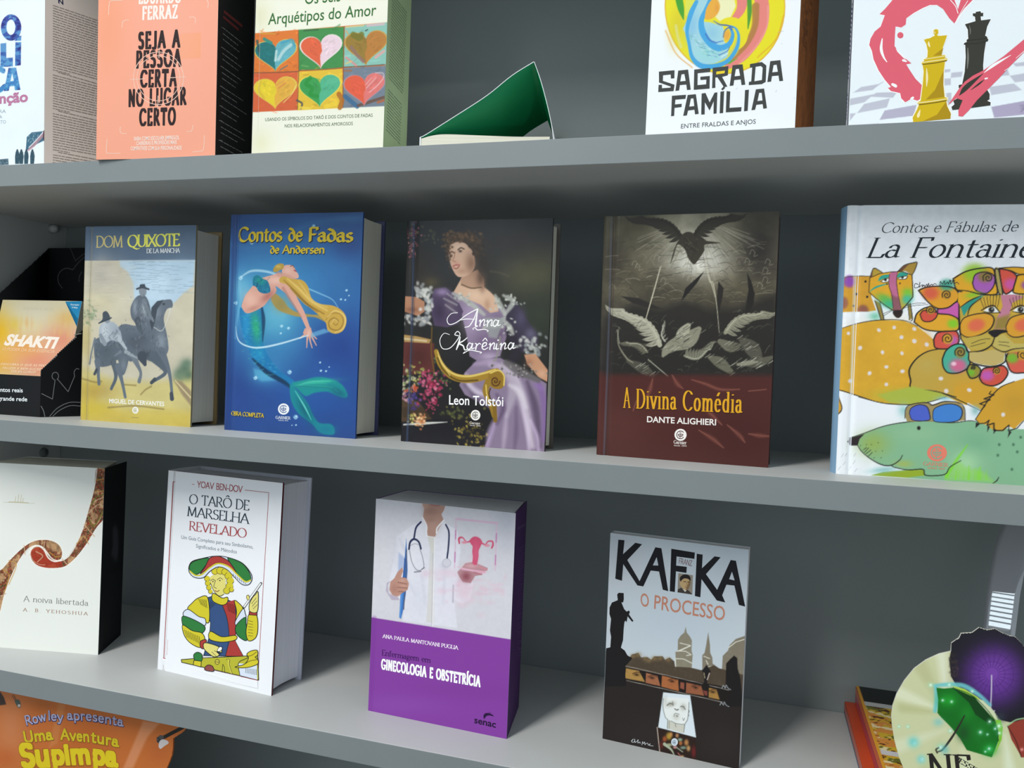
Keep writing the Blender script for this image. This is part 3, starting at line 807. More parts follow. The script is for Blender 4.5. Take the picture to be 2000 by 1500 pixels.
def art_gi(F):
    F.view(720, 970, 5.77)
    F.img[:] = hexc('#d0d0d9')
    F.blob(150, 700, 200, 500, '#d9d8e0', .7); F.blob(1550, 300, 180, 300, '#b4b8c6', .7); F.blob(1000, 300, 500, 200, '#c6c7d0', .5)
    # coat
    F.poly([(640, 255), (860, 290), (1000, 380), (1040, 600), (1000, 850), (1080, 950), (1180, 960), (1150, 1150), (1060, 1210), (960, 1160), (1000, 1480), (380, 1400), (420, 1150), (250, 1150), (230, 950), (300, 650), (320, 450), (480, 330)], '#dcdde8', 14)
    F.blob(480, 600, 160, 260, '#e6e7f0', .7); F.blob(860, 600, 130, 300, '#e4e4ee', .7); F.blob(880, 1100, 120, 300, '#dcdbe8', .7); F.blob(560, 1150, 110, 260, '#d4d6e4', .8); F.blob(300, 600, 60, 200, '#d0d1dd', .5)
    F.poly([(700, 460), (740, 450), (735, 1430), (650, 1410), (680, 900)], '#d2d2d2', 10)
    F.stroke([(745, 410), (735, 800), (722, 1460)], 9, '#f0f0f4', 6); F.stroke([(730, 500), (722, 900), (712, 1450)], 7, '#a9a9b4', 8, .8)
    F.stroke([(955, 1000), (950, 1190)], 16, '#a5a0b2', 14, .8)
    for p in ([(420, 900), (520, 1100)], [(860, 820), (840, 1200)], [(600, 900), (640, 1200)], [(350, 480), (420, 620)]): F.stroke(p, 30, '#c7c8d8', 40, .5)
    # pink dissolve
    for i in range(46):
        x, y = random.gauss(1180, 190), random.gauss(990, 110)
        F.blob(x, y, random.uniform(14, 70), random.uniform(12, 50), '#dcb4c8', random.uniform(.15, .45))
    F.blob(880, 860, 170, 60, '#dcc4d4', .6); F.blob(1080, 1080, 110, 110, '#d8bccb', .7)
    F.mottle(.02, 300)
    # neck and chin
    F.poly([(600, 75), (865, 100), (850, 150), (820, 200), (850, 270), (790, 360), (745, 460), (665, 440), (655, 340), (612, 235), (628, 130)], '#b08b7e', 8)
    F.blob(700, 170, 90, 60, '#8f6e64', .6); F.blob(735, 330, 60, 90, '#bb988c', .6); F.stroke([(690, 85), (740, 98), (800, 100)], 10, '#9c5a5c', 6); F.blob(640, 110, 40, 30, '#c19c8c', .6); F.blob(700, 260, 60, 30, '#94746a', .4)
    F.stroke([(608, 235), (655, 330), (655, 440), (740, 460)], 16, '#e8e8ef', 8); F.stroke([(850, 265), (775, 350), (765, 410)], 18, '#eaeaf0', 8)
    F.poly([(665, 450), (740, 462), (735, 640), (700, 620)], '#d3d3cf', 10)
    # clipboard
    F.poly([(425, 470), (432, 600), (440, 830), (420, 1100), (385, 1300), (365, 1378), (345, 1360), (360, 1100), (395, 820)], '#3f74bc', 5)
    F.poly([(340, 630), (410, 690), (400, 800), (330, 850)], '#8fa5d4', 25, .6); F.stroke([(352, 1350), (375, 1100)], 16, '#5a94d6', 8); F.stroke([(428, 600), (420, 900), (395, 1270)], 11, '#53505e', 5); F.stroke([(410, 700), (395, 910)], 14, '#2a4f96', 8)
    # hands
    F.poly([(325, 850), (380, 795), (390, 840), (365, 905), (430, 920), (455, 980), (440, 1050), (380, 1085), (340, 1120), (280, 1130), (235, 1050), (245, 960), (290, 920)], '#ba8e80', 7)
    for p in ([(330, 965), (430, 985)], [(325, 1020), (435, 1030)], [(335, 1070), (390, 1070)]): F.stroke(p, 10, '#8f6358', 8)
    F.blob(290, 1040, 45, 60, '#a4786c', .6); F.blob(380, 945, 40, 18, '#cda595', .7); F.blob(390, 1005, 40, 16, '#c99f90', .7)
    F.poly([(245, 950), (215, 1000), (225, 1090), (330, 1130), (350, 1165), (260, 1165), (195, 1060), (205, 970)], '#b6adc0', 10)
    F.poly([(1000, 850), (1050, 800), (1090, 750), (1180, 735), (1240, 760), (1345, 805), (1335, 835), (1280, 840), (1280, 880), (1200, 895), (1150, 975), (1060, 960), (1020, 900)], '#b58a92', 8)
    F.blob(1100, 900, 60, 60, '#8c4a58', .9); F.blob(1160, 780, 90, 30, '#d8a8b0', .8); F.stroke([(1050, 815), (1200, 835), (1310, 850)], 22, '#dca6bc', 8); F.stroke([(1190, 850), (1270, 870)], 26, '#b0707c', 8); F.stroke([(1255, 795), (1330, 822)], 24, '#c98d98', 8)
    # stethoscope
    N = '#262c50'
    F.stroke([(590, 285), (535, 350), (512, 470)], 20, N, 5); F.stroke([(455, 590), (470, 510), (515, 478), (565, 510), (590, 585)], 22, N, 5); F.stroke([(870, 315), (905, 400), (900, 560), (885, 690)], 19, N, 5)
    F.stroke([(460, 600), (490, 740), (550, 830), (620, 800), (610, 690), (580, 590)], 8, '#7d808c', 5); F.stroke([(475, 550), (520, 530), (570, 545)], 7, '#9a9caa', 5); F.stroke([(515, 850), (590, 842)], 11, '#70727e', 5); F.stroke([(600, 815), (632, 800)], 8, '#5d606c', 5)
    F.blob(860, 770, 50, 42, '#b9b9cc', .7); F.poly([(880 + 46 * math.cos(t * .3), 745 + 46 * math.sin(t * .3)) for t in range(21)], '#d3d3de', 6); F.stroke([(880 + 46 * math.cos(t * .3), 745 + 46 * math.sin(t * .3)) for t in range(22)], 6, '#b1b2c0', 4)
    # projected frame and emblem
    F.stroke([(985, 250), (1450, 300)], 22, '#d5b0cc', 10, .85)
    for x0, y0, x1, y1 in ((985, 260, 970, 800), (1445, 300, 1425, 830)):
        F.stroke([(x0, y0), (x1, y1)], 16, '#d8b6d0', 8, .7)
        for k in (.22, .3, .68, .78):
            F.stroke([(x0 + (x1 - x0) * k, y0 + (y1 - y0) * k), (x0 + (x1 - x0) * (k + .1), y0 + (y1 - y0) * (k + .1))], 14, '#c283b4', 8)
    F.stroke([(1000, 790), (1300, 870)], 12, '#e0bccf', 10, .8)
    P = '#cf5677'
    F.poly([(1140, 490), (1175, 455), (1215, 450), (1255, 470), (1280, 510), (1262, 560), (1240, 610), (1238, 680), (1218, 765), (1172, 755), (1175, 680), (1168, 620), (1172, 560), (1150, 530)], P, 5, sm=True)
    F.stroke([(1150, 500), (1105, 510), (1060, 462), (1020, 470), (1022, 525)], [22, 12, 16, 24, 20], P, 5); F.stroke([(1270, 520), (1315, 540), (1345, 505), (1395, 505), (1400, 550), (1385, 580)], [22, 12, 16, 24, 16], P, 5)
    F.blob(1080, 515, 36, 18, '#dd8ba2', .9, p=2); F.blob(1335, 550, 36, 18, '#dd8ba2', .9, p=2); F.blob(1210, 620, 30, 120, '#d8688a', .6)
    # purple band
    F.view(700, 950, 2.883)
    F.poly([(40, 736), (73, 737), (862, 862), (900, 870), (860, 1500), (20, 1300)], '#823f9e', 1.5)
    F.blob(560, 1160, 420, 60, '#7b3895', .5); F.blob(200, 1230, 300, 70, '#8a4daa', .5); F.stroke([(90, 745), (68, 1260)], 26, '#7a3796', 20, .5)
    F.view(720, 1220, 6.52)
    F.text('ANA PAULA MANTOVANI PUGLIA', (175, 165), (1145, 318), 46, '#f2e6f8', pen=(.17, .085, 0), serif=.07, space=.13)
    F.text('Enfermagem em', (168, 388), (790, 488), 72, '#3c1658', pen=(.13, .05, 10), serif=.06, space=.1)
    F.text('GINECOLOGIA E OBSTETRÍCIA', (158, 560), (1425, 790), 126, '#ffffff', pen=(.17, .14, 0), serif=0, space=.16, xs=.5)
    F.vpoly([(1465, 1150), (1500, 1122), (1550, 1118), (1592, 1165), (1540, 1155), (1500, 1165), (1470, 1200)], '#26103c', True)
    F.vstroke([(1500, 1120), (1545, 1125), (1590, 1150)], 7, '#823f9e')
    F.text('senac', (1345, 1250), (1620, 1312), 88, '#1f0c34', bold=.02, rise=0)
def art_gi_flap(F):
    F.view(700, 950, 2.883)
    F.lines([(892, 360 + k * 17, 945, 322 + k * 17) for k in range(36)], '#6b4b82', 3, (20, 50), 4)
    F.text('Senac', (895, 245), (940, 215), 14, '#7d6a90')
def art_ta(F):
    F.view(290, 890, 3.0606)
    R = '#a8494e'
    F.img[:] = hexc('#e9edf3')
    # thin red border, broken round the author's name
    for p in ([(145, 155), (274, 172)], [(578, 205), (720, 221)], [(720, 221), (654, 1342)], [(654, 1342), (88, 1212)], [(88, 1212), (145, 158)]): F.vstroke(p, 3.0, R, sm=False)
    F.text('YOAV BEN-DOV', (291, 188), (562, 219), 36, '#a4474e', pen=(.13, .12, 0), serif=0, space=.13)
    D = '#2c3a48'
    F.text('O TARÔ DE', (243, 286), (604, 327), 58, D, pen=(.12, .045, 12), serif=.07, space=.1)
    F.text('MARSELHA', (230, 359), (606, 408), 58, D, pen=(.12, .045, 12), serif=.07, space=.1)
    F.text('REVELADO', (242, 444), (587, 492), 54, '#a5444b', pen=(.12, .045, 12), serif=.07, space=.1)
    G = '#6a7886'
    F.text('Um Guia Completo para seu Simbolismo,', (197, 496), (626, 556), 23, G); F.text('Significados e Métodos', (284, 549), (529, 585), 23, G)
    F.text('Pensamento', (113, 1190), (118, 1100), 9, '#c79aa0')
    # the figure: broad hat, curls, parti-coloured tunic, full sleeves
    K = '#1d2220'; Y = '#cfc32e'; YL = '#d6cf5a'; GR = '#2f7a3c'; RD = '#a83a36'; BL = '#34507f'; SK = '#dcd47a'; LB = '#d3deee'
    W = 4.2
    def ol(p, c, w=W, sm=True): F.vpoly(p, c, sm); F.vstroke(p, w, K, sm, True)
    # tunic
    ol([(350, 850), (400, 835), (470, 860), (520, 880), (530, 960), (522, 1060), (520, 1110), (568, 1200), (330, 1195), (365, 1080), (372, 1000), (352, 930)], BL, sm=False)
    F.vpoly([(440, 885), (515, 862), (524, 960), (520, 1060), (520, 1110), (566, 1198), (462, 1196), (490, 1100), (472, 980)], RD)
    F.vstroke([(440, 885), (472, 980), (482, 1090), (462, 1196)], 3.5, K)
    for k in range(6): F.vstroke([(372 + k * 6, 870 + k * 4), (366 + k * 7, 920 - k * 6)], 2.5, K)
    for k in range(7): F.vstroke([(470 + k * 8, 880 + k * 2), (480 + k * 7, 930 + k * 3)], 2.5, '#4a1512')
    ol([(372, 1050), (440, 1082), (520, 1074), (522, 1100), (440, 1114), (366, 1096)], Y)
    # left sleeve
    ol([(355, 848), (300, 850), (262, 880), (236, 918), (300, 960), (362, 996)], Y)
    ol([(236, 918), (212, 958), (330, 1016), (340, 975), (300, 960)], LB)
    ol([(212, 958), (205, 1010), (218, 1020), (262, 1045), (318, 1062), (334, 1016)], GR)
    ol([(206, 1012), (214, 1070), (250, 1118), (312, 1146), (338, 1100), (320, 1060), (262, 1045)], Y)
    for k in range(9): F.vstroke([(216 + k * 11, 1040 + k * 5), (232 + k * 10, 1085 + k * 5)], 2.4, K)
    for k in range(6): F.vstroke([(300 + k * 9, 856 + k), (316 + k * 7, 890 + k * 4)], 2.4, K)
    ol([(312, 1110), (340, 1098), (348, 1110), (330, 1152), (312, 1142)], RD)
    ol([(338, 1118), (400, 1132), (430, 1150), (440, 1175), (410, 1170), (425, 1190), (395, 1202), (360, 1180), (332, 1150)], SK)
    for p in ([(395, 1165), (435, 1185)], [(380, 1172), (405, 1196)]): F.vstroke(p, 2.6, K)
    # right sleeve and raised hand
    ol([(515, 866), (545, 884), (566, 915), (545, 950), (522, 986), (528, 930)], Y)
    ol([(566, 915), (580, 945), (582, 968), (540, 1000), (522, 1012), (522, 986)], LB)
    ol([(582, 966), (545, 990), (520, 1030), (535, 1075), (585, 1105), (600, 1060), (585, 1010)], GR)
    ol([(602, 950), (648, 955), (655, 1040), (640, 1090), (600, 1106), (585, 1060), (592, 1000)], Y)
    for k in range(6): F.vstroke([(598, 985 + k * 18), (625, 992 + k * 17)], 2.4, K)
    ol([(604, 932), (650, 936), (650, 954), (602, 950)], RD, sm=False)
    ol([(608, 930), (604, 890), (622, 850), (640, 830), (656, 812), (658, 870), (650, 934)], SK)
    for p in ([(618, 885), (645, 850)], [(622, 900), (650, 868)], [(628, 915), (652, 890)]): F.vstroke(p, 2.6, K)
    # head, hair, hat
    ol([(388, 822), (440, 850), (474, 846), (470, 880), (436, 892), (384, 866)], Y)
    F.vpoly([(375, 720), (450, 700), (462, 770), (450, 830), (425, 838), (395, 810), (372, 760)], SK, True)
    for x, y, r in ((352, 735, 17), (356, 762, 16), (362, 788, 15), (372, 812, 13), (398, 690, 20), (430, 686, 22), (458, 694, 20), (480, 718, 22), (490, 748, 22), (486, 778, 22), (470, 806, 20), (498, 800, 14)):
        F.vdisc(x, y, r, Y); F.vstroke([(x + r * math.cos(a), y + r * math.sin(a)) for a in (0.3, 1.3, 2.3, 3.3, 4.3)], 2.6, K)
    F.vstroke([(402, 745), (392, 782), (408, 792)], 3, K); F.vstroke([(372, 748), (386, 738), (398, 746)], 3, K); F.vstroke([(412, 742), (430, 730), (445, 740)], 3, K); F.vdisc(387, 752, 4, K); F.vdisc(428, 746, 4, K); F.vstroke([(398, 806), (412, 812), (424, 804)], 4, '#7a2f2a')
    F.vstroke([(372, 760), (395, 812), (425, 838), (452, 828)], 3, K)
    ol([(242, 672), (262, 632), (330, 612), (400, 600), (470, 606), (560, 640), (612, 700), (620, 740), (600, 770), (560, 768), (510, 720), (470, 680), (420, 664), (370, 690), (330, 728), (280, 728), (250, 704)], LB)
    ol([(246, 670), (264, 636), (330, 614), (368, 616), (340, 660), (300, 706), (262, 704)], GR)
    ol([(478, 610), (560, 642), (606, 700), (612, 742), (580, 752), (530, 705), (496, 650)], GR)
    ol([(340, 664), (368, 612), (412, 600), (452, 612), (490, 640), (530, 706), (480, 660), (420, 640), (370, 664), (312, 706)], RD)
    F.vstroke([(250, 690), (282, 714), (320, 710), (370, 668), (420, 644), (480, 662), (530, 708), (580, 752), (612, 744)], 8, Y)
    for k in range(7): F.vstroke([(508 + k * 12, 706 + k * 9), (512 + k * 12, 726 + k * 7)], 2.6, K)
    # table edge cut by the border
    ol([(198, 1218), (330, 1208), (560, 1198), (655, 1192), (660, 1340), (200, 1234)], '#b4b234', sm=False)
    F.vpoly([(540, 1240), (650, 1250), (652, 1338), (548, 1312)], LB); F.vstroke([(548, 1310), (540, 1240), (590, 1210), (656, 1180)], 4, K)
    ol([(272, 1200), (276, 1184), (296, 1174), (318, 1184), (324, 1202), (318, 1228), (282, 1224)], GR); ol([(274, 1222), (318, 1228), (316, 1262), (270, 1250)], Y, sm=False)
    F.vdisc(413, 1232, 13, '#c8bc4a'); F.vstroke([(413 + 13 * math.cos(a * .6), 1232 + 15 * math.sin(a * .6)) for a in range(12)], 3, K); F.vstroke([(401, 1232), (425, 1233)], 3, K)
    ol([(340, 1280), (345, 1258), (366, 1250), (388, 1262), (390, 1288)], '#8c4a48'); F.vstroke([(442, 1292), (446, 1246), (456, 1262), (458, 1296)], 3, K, sm=False); F.vstroke([(472, 1216), (484, 1218), (480, 1240), (498, 1300)], 6, '#d6cf5a'); F.vstroke([(468, 1220), (476, 1214), (488, 1222), (486, 1250), (504, 1304)], 2.6, K)
    ol([(520, 1262), (575, 1246), (600, 1210), (590, 1186), (612, 1168), (650, 1162), (655, 1190), (640, 1204), (656, 1218), (655, 1244), (610, 1262), (560, 1268)], Y); F.vstroke([(590, 1200), (620, 1192), (648, 1172)], 3, K); F.vstroke([(575, 1246), (610, 1226), (656, 1218)], 3, K)
    for k in range(8): F.vstroke([(585 + k * 9, 1270 + k), (583 + k * 9, 1296 + k * 2)], 2.4, K)
    F.vpoly([(84, 1219), (88, 1212), (654, 1342), (656, 1390), (90, 1270)], '#e9edf3'); F.vstroke([(88, 1212), (654, 1342)], 3.4, R, sm=False)
    F.vstroke([(572, 906), (674, 762)], 13, K, sm=False); F.vstroke([(574, 903), (672, 765)], 8, '#f0f2f4', sm=False); ol([(592, 858), (588, 840), (598, 832), (606, 846), (602, 862)], SK, 3)
    ol([(414, 1160), (428, 1142), (442, 1146), (438, 1162), (420, 1170)], '#f4f4f2', 3)

def art_no(F):
    F.view(0, 860, 3.411)
    F.img[:] = hexc('#e4e8e4')
    # ribbon: two long s-curves that end in scrolls
    A = [(645, 185), (632, 300), (600, 430), (560, 560), (510, 690), (470, 760), (430, 795), (390, 800), (350, 790), (320, 760), (345, 735), (400, 735), (418, 742)]
    up = [(648, 180), (630, 310), (595, 445), (552, 590), (505, 700), (465, 765), (425, 797), (385, 803), (345, 785), (312, 742), (285, 712), (250, 700), (215, 722), (202, 755), (212, 800), (250, 835), (310, 852), (380, 853), (440, 838), (510, 780), (580, 690), (640, 590), (690, 530), (712, 500), (720, 180)]
    lo = [(-20, 1180), (0, 1150), (30, 1030), (70, 920), (120, 815), (175, 735), (225, 702), (262, 702), (295, 722), (320, 760), (350, 790), (385, 800), (410, 785), (416, 740), (395, 695), (350, 668), (290, 660), (225, 670), (155, 710), (80, 780), (20, 850), (-30, 910)]
    for ring, c in ((up, 'u'), (lo, 'l')):
        F.poly(ring, '#f6f4ee', 2, sm=True)
        big = F.uv(spline(ring, True))
        bx = F._box(big.min(0), big.max(0))
    def paisley(U, V):
        a = fbm(U * 95, V * 70, 5); b = fbm(U * 300 + 9, V * 300, 9, 2)
        t = np.clip((a - .35) * 4, 0, .999)
        pal = np.array([hexc(c) for c in ('#4c2a20', '#7a2c20', '#933a28', '#624a24', '#3c3a2a', '#86332a', '#6a4a2c', '#8c4a38')])
        k = (t * 8).astype(int)
        c = pal[k]
        edge = np.abs((t * 8) % 1 - .5) > .43
        c = np.where(edge[..., None], hexc('#a88460'), c)
        return np.clip(c * (.75 + .5 * b[..., None]), 0, 1)
    ins_u = [(p[0] + 3, p[1] + 3) for p in up]
    for ring in (up, lo):
        cx, cy = np.mean(ring, 0)
        F.poly([(x + (3 if x < cx else -3) * .6, y + (3 if y < cy else -3) * .9) for x, y in ring], paisley, 2, sm=True)
    F.poly([(205, 755), (225, 722), (265, 712), (300, 745), (330, 785), (400, 800), (412, 840), (310, 850), (240, 828)], '#a83420', 6, .8, True)
    for ring in (up, lo): F.stroke(ring + ring[:1], 5, '#f4f1ea', 2)
    F.stroke([(196, 752), (214, 716), (255, 704), (292, 728), (322, 782), (362, 806), (404, 800)], 9, '#f0ede6', 3); F.stroke([(200, 756), (222, 800), (262, 826), (300, 830)], 4, '#d8b89a', 3, .8)
    for p in ([(640, 265), (700, 258)], [(632, 345), (695, 335)], [(600, 430), (640, 400), (690, 380)], [(585, 490), (650, 430), (690, 440)], [(580, 500), (640, 560), (690, 470)], [(560, 560), (630, 640)], [(510, 690), (560, 640), (590, 690)], [(415, 790), (450, 830)], [(160, 700), (168, 760)], [(60, 800), (110, 830), (60, 960)], [(20, 860), (60, 900), (30, 1010)], [(0, 1040), (40, 1020)], [(300, 670), (290, 720)], [(330, 745), (370, 775), (410, 770)], [(240, 740), (285, 770), (250, 810)]):
        F.stroke(p, 6, random.choice(['#c9a05a', '#caa98a', '#b98a3a', '#d0b08a']), 3, .9)
    for p in ([(610, 430), (640, 380), (690, 360)], [(590, 510), (625, 570), (690, 470)]): F.stroke(p, 9, '#6c6a2a', 4, .9)
    # faint publisher's mark
    F.vstroke([(25, 412), (232, 420)], 2.5, '#c9c5ae'); F.vstroke([(60, 410), (130, 412), (190, 416)], 4, '#c4bd94')
    for x, yh in ((100, 375), (120, 360), (138, 362), (152, 385)): F.vstroke([(x, 408), (x + 6, yh)], 3, '#cbc29a')
    F.text('A noiva libertada', (155, 1072), (590, 1102), 37, '#6b6e6c', pen=(.085, .04, 15), serif=.05, space=.13)
    F.text('A. B. YEHOSHUA', (152, 1138), (588, 1166), 22, '#a07c66', pen=(.12, .06, 10), serif=.07, space=.42)
def art_no_flap(F):
    F.view(0, 860, 3.411)
    F.poly([(740, 760), (752, 700), (748, 640), (752, 575), (770, 560), (786, 600), (790, 700), (782, 800), (765, 805)], '#3b3d42', 10)
    F.lines([(712, 905 + k * 14, 830, 862 + k * 13) for k in range(32)], '#26282c', 3, (30, 120), 4)
def art_dq(F):
    F.view(0, 380, 3.125)
    F.poly([(470, 150), (1200, 150), (1200, 400), (480, 405)], '#56697f', 1.5)
    # landscape wash
    F.poly([(470, 404), (1200, 400), (1190, 1440), (460, 1400)], '#bcb7a4', 2)
    F.poly([(730, 403), (1190, 400), (1180, 560), (1120, 610), (1060, 660), (1000, 700), (900, 720), (820, 640), (815, 540), (780, 470), (735, 440)], '#abc5d8', 14)
    F.blob(960, 560, 140, 120, '#b6cddd', .8); F.blob(1120, 450, 80, 60, '#a3bed2', .6)
    F.blob(640, 520, 130, 130, '#b4b1a6', .7); F.blob(620, 480, 60, 120, '#a5a29a', .5); F.blob(600, 660, 120, 90, '#c0bb9c', .7)
    F.poly([(1180, 560), (1120, 600), (1060, 680), (1060, 900), (1170, 980)], '#beb9a4', 20)
    F.poly([(470, 1040), (700, 1130), (900, 1140), (1060, 1130), (1180, 1060), (1180, 1450), (460, 1400)], '#bdb378', 50)
    F.poly([(490, 1130), (620, 1150), (600, 1260), (760, 1320), (1170, 1330), (1170, 1440), (470, 1390)], '#b9a650', 60)
    F.blob(560, 1310, 110, 50, '#c0ae3e', .7); F.blob(950, 1360, 200, 60, '#c2b35c', .7); F.blob(610, 1200, 120, 60, '#a98f48', .6); F.blob(520, 900, 40, 160, '#b7a668', .7)
    F.stroke([(510, 410), (500, 800), (490, 1370)], 14, '#9a8c62', 14, .6)
    for k in range(70):
        x, y = random.uniform(760, 1160), random.uniform(405, 600)
        if x < 830 and y > 500: continue
        F.stroke([(x, y), (x + 20, y + random.uniform(-3, 3)), (x + random.uniform(40, 70), y)], 2.4, '#7e98ac', 2, .7)
    for k in range(40):
        x, y = random.uniform(500, 800), random.uniform(420, 780)
        F.stroke([(x, y), (x + random.uniform(20, 90), y + random.uniform(-4, 6))], 2.5, random.choice(['#a39f92', '#cfcab8', '#989488']), 3, .5)
    for k in range(40):
        x, y = random.gauss(545, 22), random.gauss(740, 34)
        F.blob(x, y, 9, 5, random.choice(['#6f8a6a', '#8aa080', '#5f7a5e']), .7, 50)
    for x, y, c in ((1100, 1090, '#566f5c'), (1130, 1060, '#4c6656'), (1150, 1100, '#4f6a58'), (1140, 1030, '#5a7562'), (1095, 1110, '#6a8068')): F.blob(x, y, 40, 34, c, .9)
    F.poly([(1060, 1130), (1110, 1140), (1168, 1200), (1166, 1290), (1110, 1220)], '#8f8064', 14); F.stroke([(1070, 1135), (1165, 1240)], 8, '#c9bf92', 6)
    for p in ([(490, 1120), (580, 1145), (620, 1140)], [(760, 1160), (830, 1165)], [(860, 1220), (890, 1190), (925, 1170)], [(660, 1300), (830, 1290), (1000, 1310)]): F.stroke(p, 9, '#7a6a3e', 8, .7)
    # two riders, engraved greys
    D, Mi, Li = '#3f4853', '#5d6874', '#a9b4be'
    def limb(p, w, c=Mi, f=4): F.stroke(p, w, c, f)
    # far legs, then the big horse
    limb([(800, 960), (840, 1040), (860, 1090), (850, 1140)], [60, 30, 20, 26], '#68727c')
    limb([(735, 900), (760, 980), (800, 1010)], [60, 40, 20], '#58636e')
    F.poly([(720, 820), (760, 790), (840, 800), (920, 760), (940, 690), (985, 650), (1040, 640), (1055, 665), (1050, 690), (1020, 700), (1000, 760), (1020, 860), (1028, 950), (990, 1000), (930, 1020), (860, 990), (790, 970), (740, 900)], Mi, 5, sm=True)
    F.blob(830, 900, 90, 60, '#4a545f', .9); F.blob(985, 900, 30, 60, '#7d8994', .9); F.blob(960, 720, 30, 50, '#7a858f', .8); F.blob(900, 980, 60, 30, D, .8)
    F.poly([(925, 690), (960, 650), (1000, 642), (960, 700), (945, 780), (928, 830), (915, 780)], D, 6)
    limb([(985, 960), (1020, 1040), (1040, 1120), (1052, 1235)], [60, 34, 22, 20]); limb([(1046, 1215), (1050, 1245)], [24, 30], D)
    limb([(940, 990), (1000, 1060), (1005, 1095), (935, 1140)], [70, 34, 24, 20], '#525d68'); limb([(945, 1128), (925, 1148)], [24, 22], D)
    limb([(868, 990), (885, 1035)], [70, 26], D)
    F.stroke([(1040, 690), (1030, 740), (990, 830), (940, 810)], 3, '#cfd4d2', 3)
    F.blob(1000, 668, 8, 6, '#20262c', .9)
    # tall rider with a plain round hat and cloak
    F.poly([(800, 740), (798, 690), (820, 640), (850, 615), (890, 622), (915, 680), (922, 760), (890, 790), (850, 800), (815, 770)], '#59636f', 5, sm=True)
    F.blob(880, 700, 20, 46, Li, .8); F.blob(825, 690, 16, 46, '#8d98a3', .8); F.blob(905, 740, 18, 30, '#7c8792', .7)
    limb([(840, 770), (850, 810), (868, 845)], [44, 34, 20], '#4d5762'); limb([(880, 650), (905, 720), (935, 770)], [30, 26, 16], '#6d7883')
    F.poly([(850, 600), (852, 570), (880, 560), (894, 580), (890, 612), (868, 622)], '#7b858f', 4, sm=True)
    F.stroke([(836, 576), (870, 566), (908, 578)], 12, D, 4); F.poly([(850, 572), (856, 548), (884, 546), (892, 572)], D, 4)
    # small rider on a donkey
    limb([(580, 880), (560, 960), (545, 1030)], [16, 10, 20], '#6b757f')
    F.poly([(578, 900), (620, 870), (720, 890), (780, 950), (785, 1010), (760, 1095), (735, 1090), (720, 1010), (680, 1040), (610, 1050), (580, 1000)], '#59646f', 5, sm=True)
    F.blob(650, 960, 60, 60, '#4a545e', .8); F.blob(755, 1040, 20, 40, '#727d87', .8); F.stroke([(770, 960), (815, 985), (840, 1000)], [26, 14, 6], '#8b959d', 4); F.stroke([(735, 960), (700, 985)], [20, 6], '#6b7580', 4)
    limb([(595, 1020), (600, 1090), (605, 1155)], [44, 24, 22]); limb([(690, 1010), (708, 1110), (680, 1185)], [44, 26, 20], '#525d67'); limb([(720, 1050), (745, 1140), (765, 1235)], [44, 24, 20]); limb([(590, 1070), (578, 1095)], [20, 18], D)
    F.poly([(605, 850), (612, 800), (640, 780), (690, 778), (730, 820), (745, 890), (720, 900), (680, 890), (640, 910), (615, 900)], '#9aa5b0', 5, sm=True)
    F.blob(640, 830, 24, 50, '#c1c9cf', .8); F.blob(710, 850, 20, 40, '#7d8893', .7); limb([(720, 870), (770, 940)], [34, 16], '#a2acb5'); limb([(615, 860), (640, 910)], [26, 30], '#7f8a94')
    F.poly([(636, 770), (640, 742), (668, 740), (672, 772), (655, 785)], '#808a93', 4, sm=True)
    F.poly([(604, 785), (626, 760), (628, 722), (650, 712), (668, 735), (672, 760), (650, 770)], '#414b56', 4, sm=True); F.stroke([(604, 785), (650, 766), (680, 752)], 8, '#35404a', 4)
    for k in range(150):
        x, y = random.choice([(random.gauss(840, 70), random.gauss(890, 60)), (random.gauss(960, 30), random.gauss(850, 90)), (random.gauss(670, 60), random.gauss(960, 40)), (random.gauss(865, 25), random.gauss(710, 50)), (random.gauss(680, 35), random.gauss(840, 30))])
        F.stroke([(x, y), (x + random.uniform(-14, 14), y + random.uniform(8, 22))], 2.4, random.choice(['#2e353d', '#2e353d', '#97a2ac']), 2, .6)
    F.mottle(.05, 90, 5, .6)
    # lettering
    F.text('DOM', (586, 322), (752, 320), 68, '#c4b87c', pen=(.13, .055, 15), serif=.07, space=.06)
    F.text('QUIXOTE', (778, 320), (1100, 312), 72, '#dcde62', pen=(.16, .06, 15), serif=.06, space=.05)
    F.text('DE LA MANCHA', (895, 357), (1100, 354), 26, '#dde2e4', pen=(.14, .07, 10), serif=.06, space=.08)
    F.text('MIGUEL DE CERVANTES', (667, 1271), (1003, 1291), 27, '#e6e8e4', bold=.016)
    F.vdisc(827, 1316, 19, '#e3e5e0', 21); emblem(F, 827, 1316, 17, '#a39a62')
    F.lines([(805, 1358, 848, 1361)], '#8a8250', 4, (8, 14), 3)

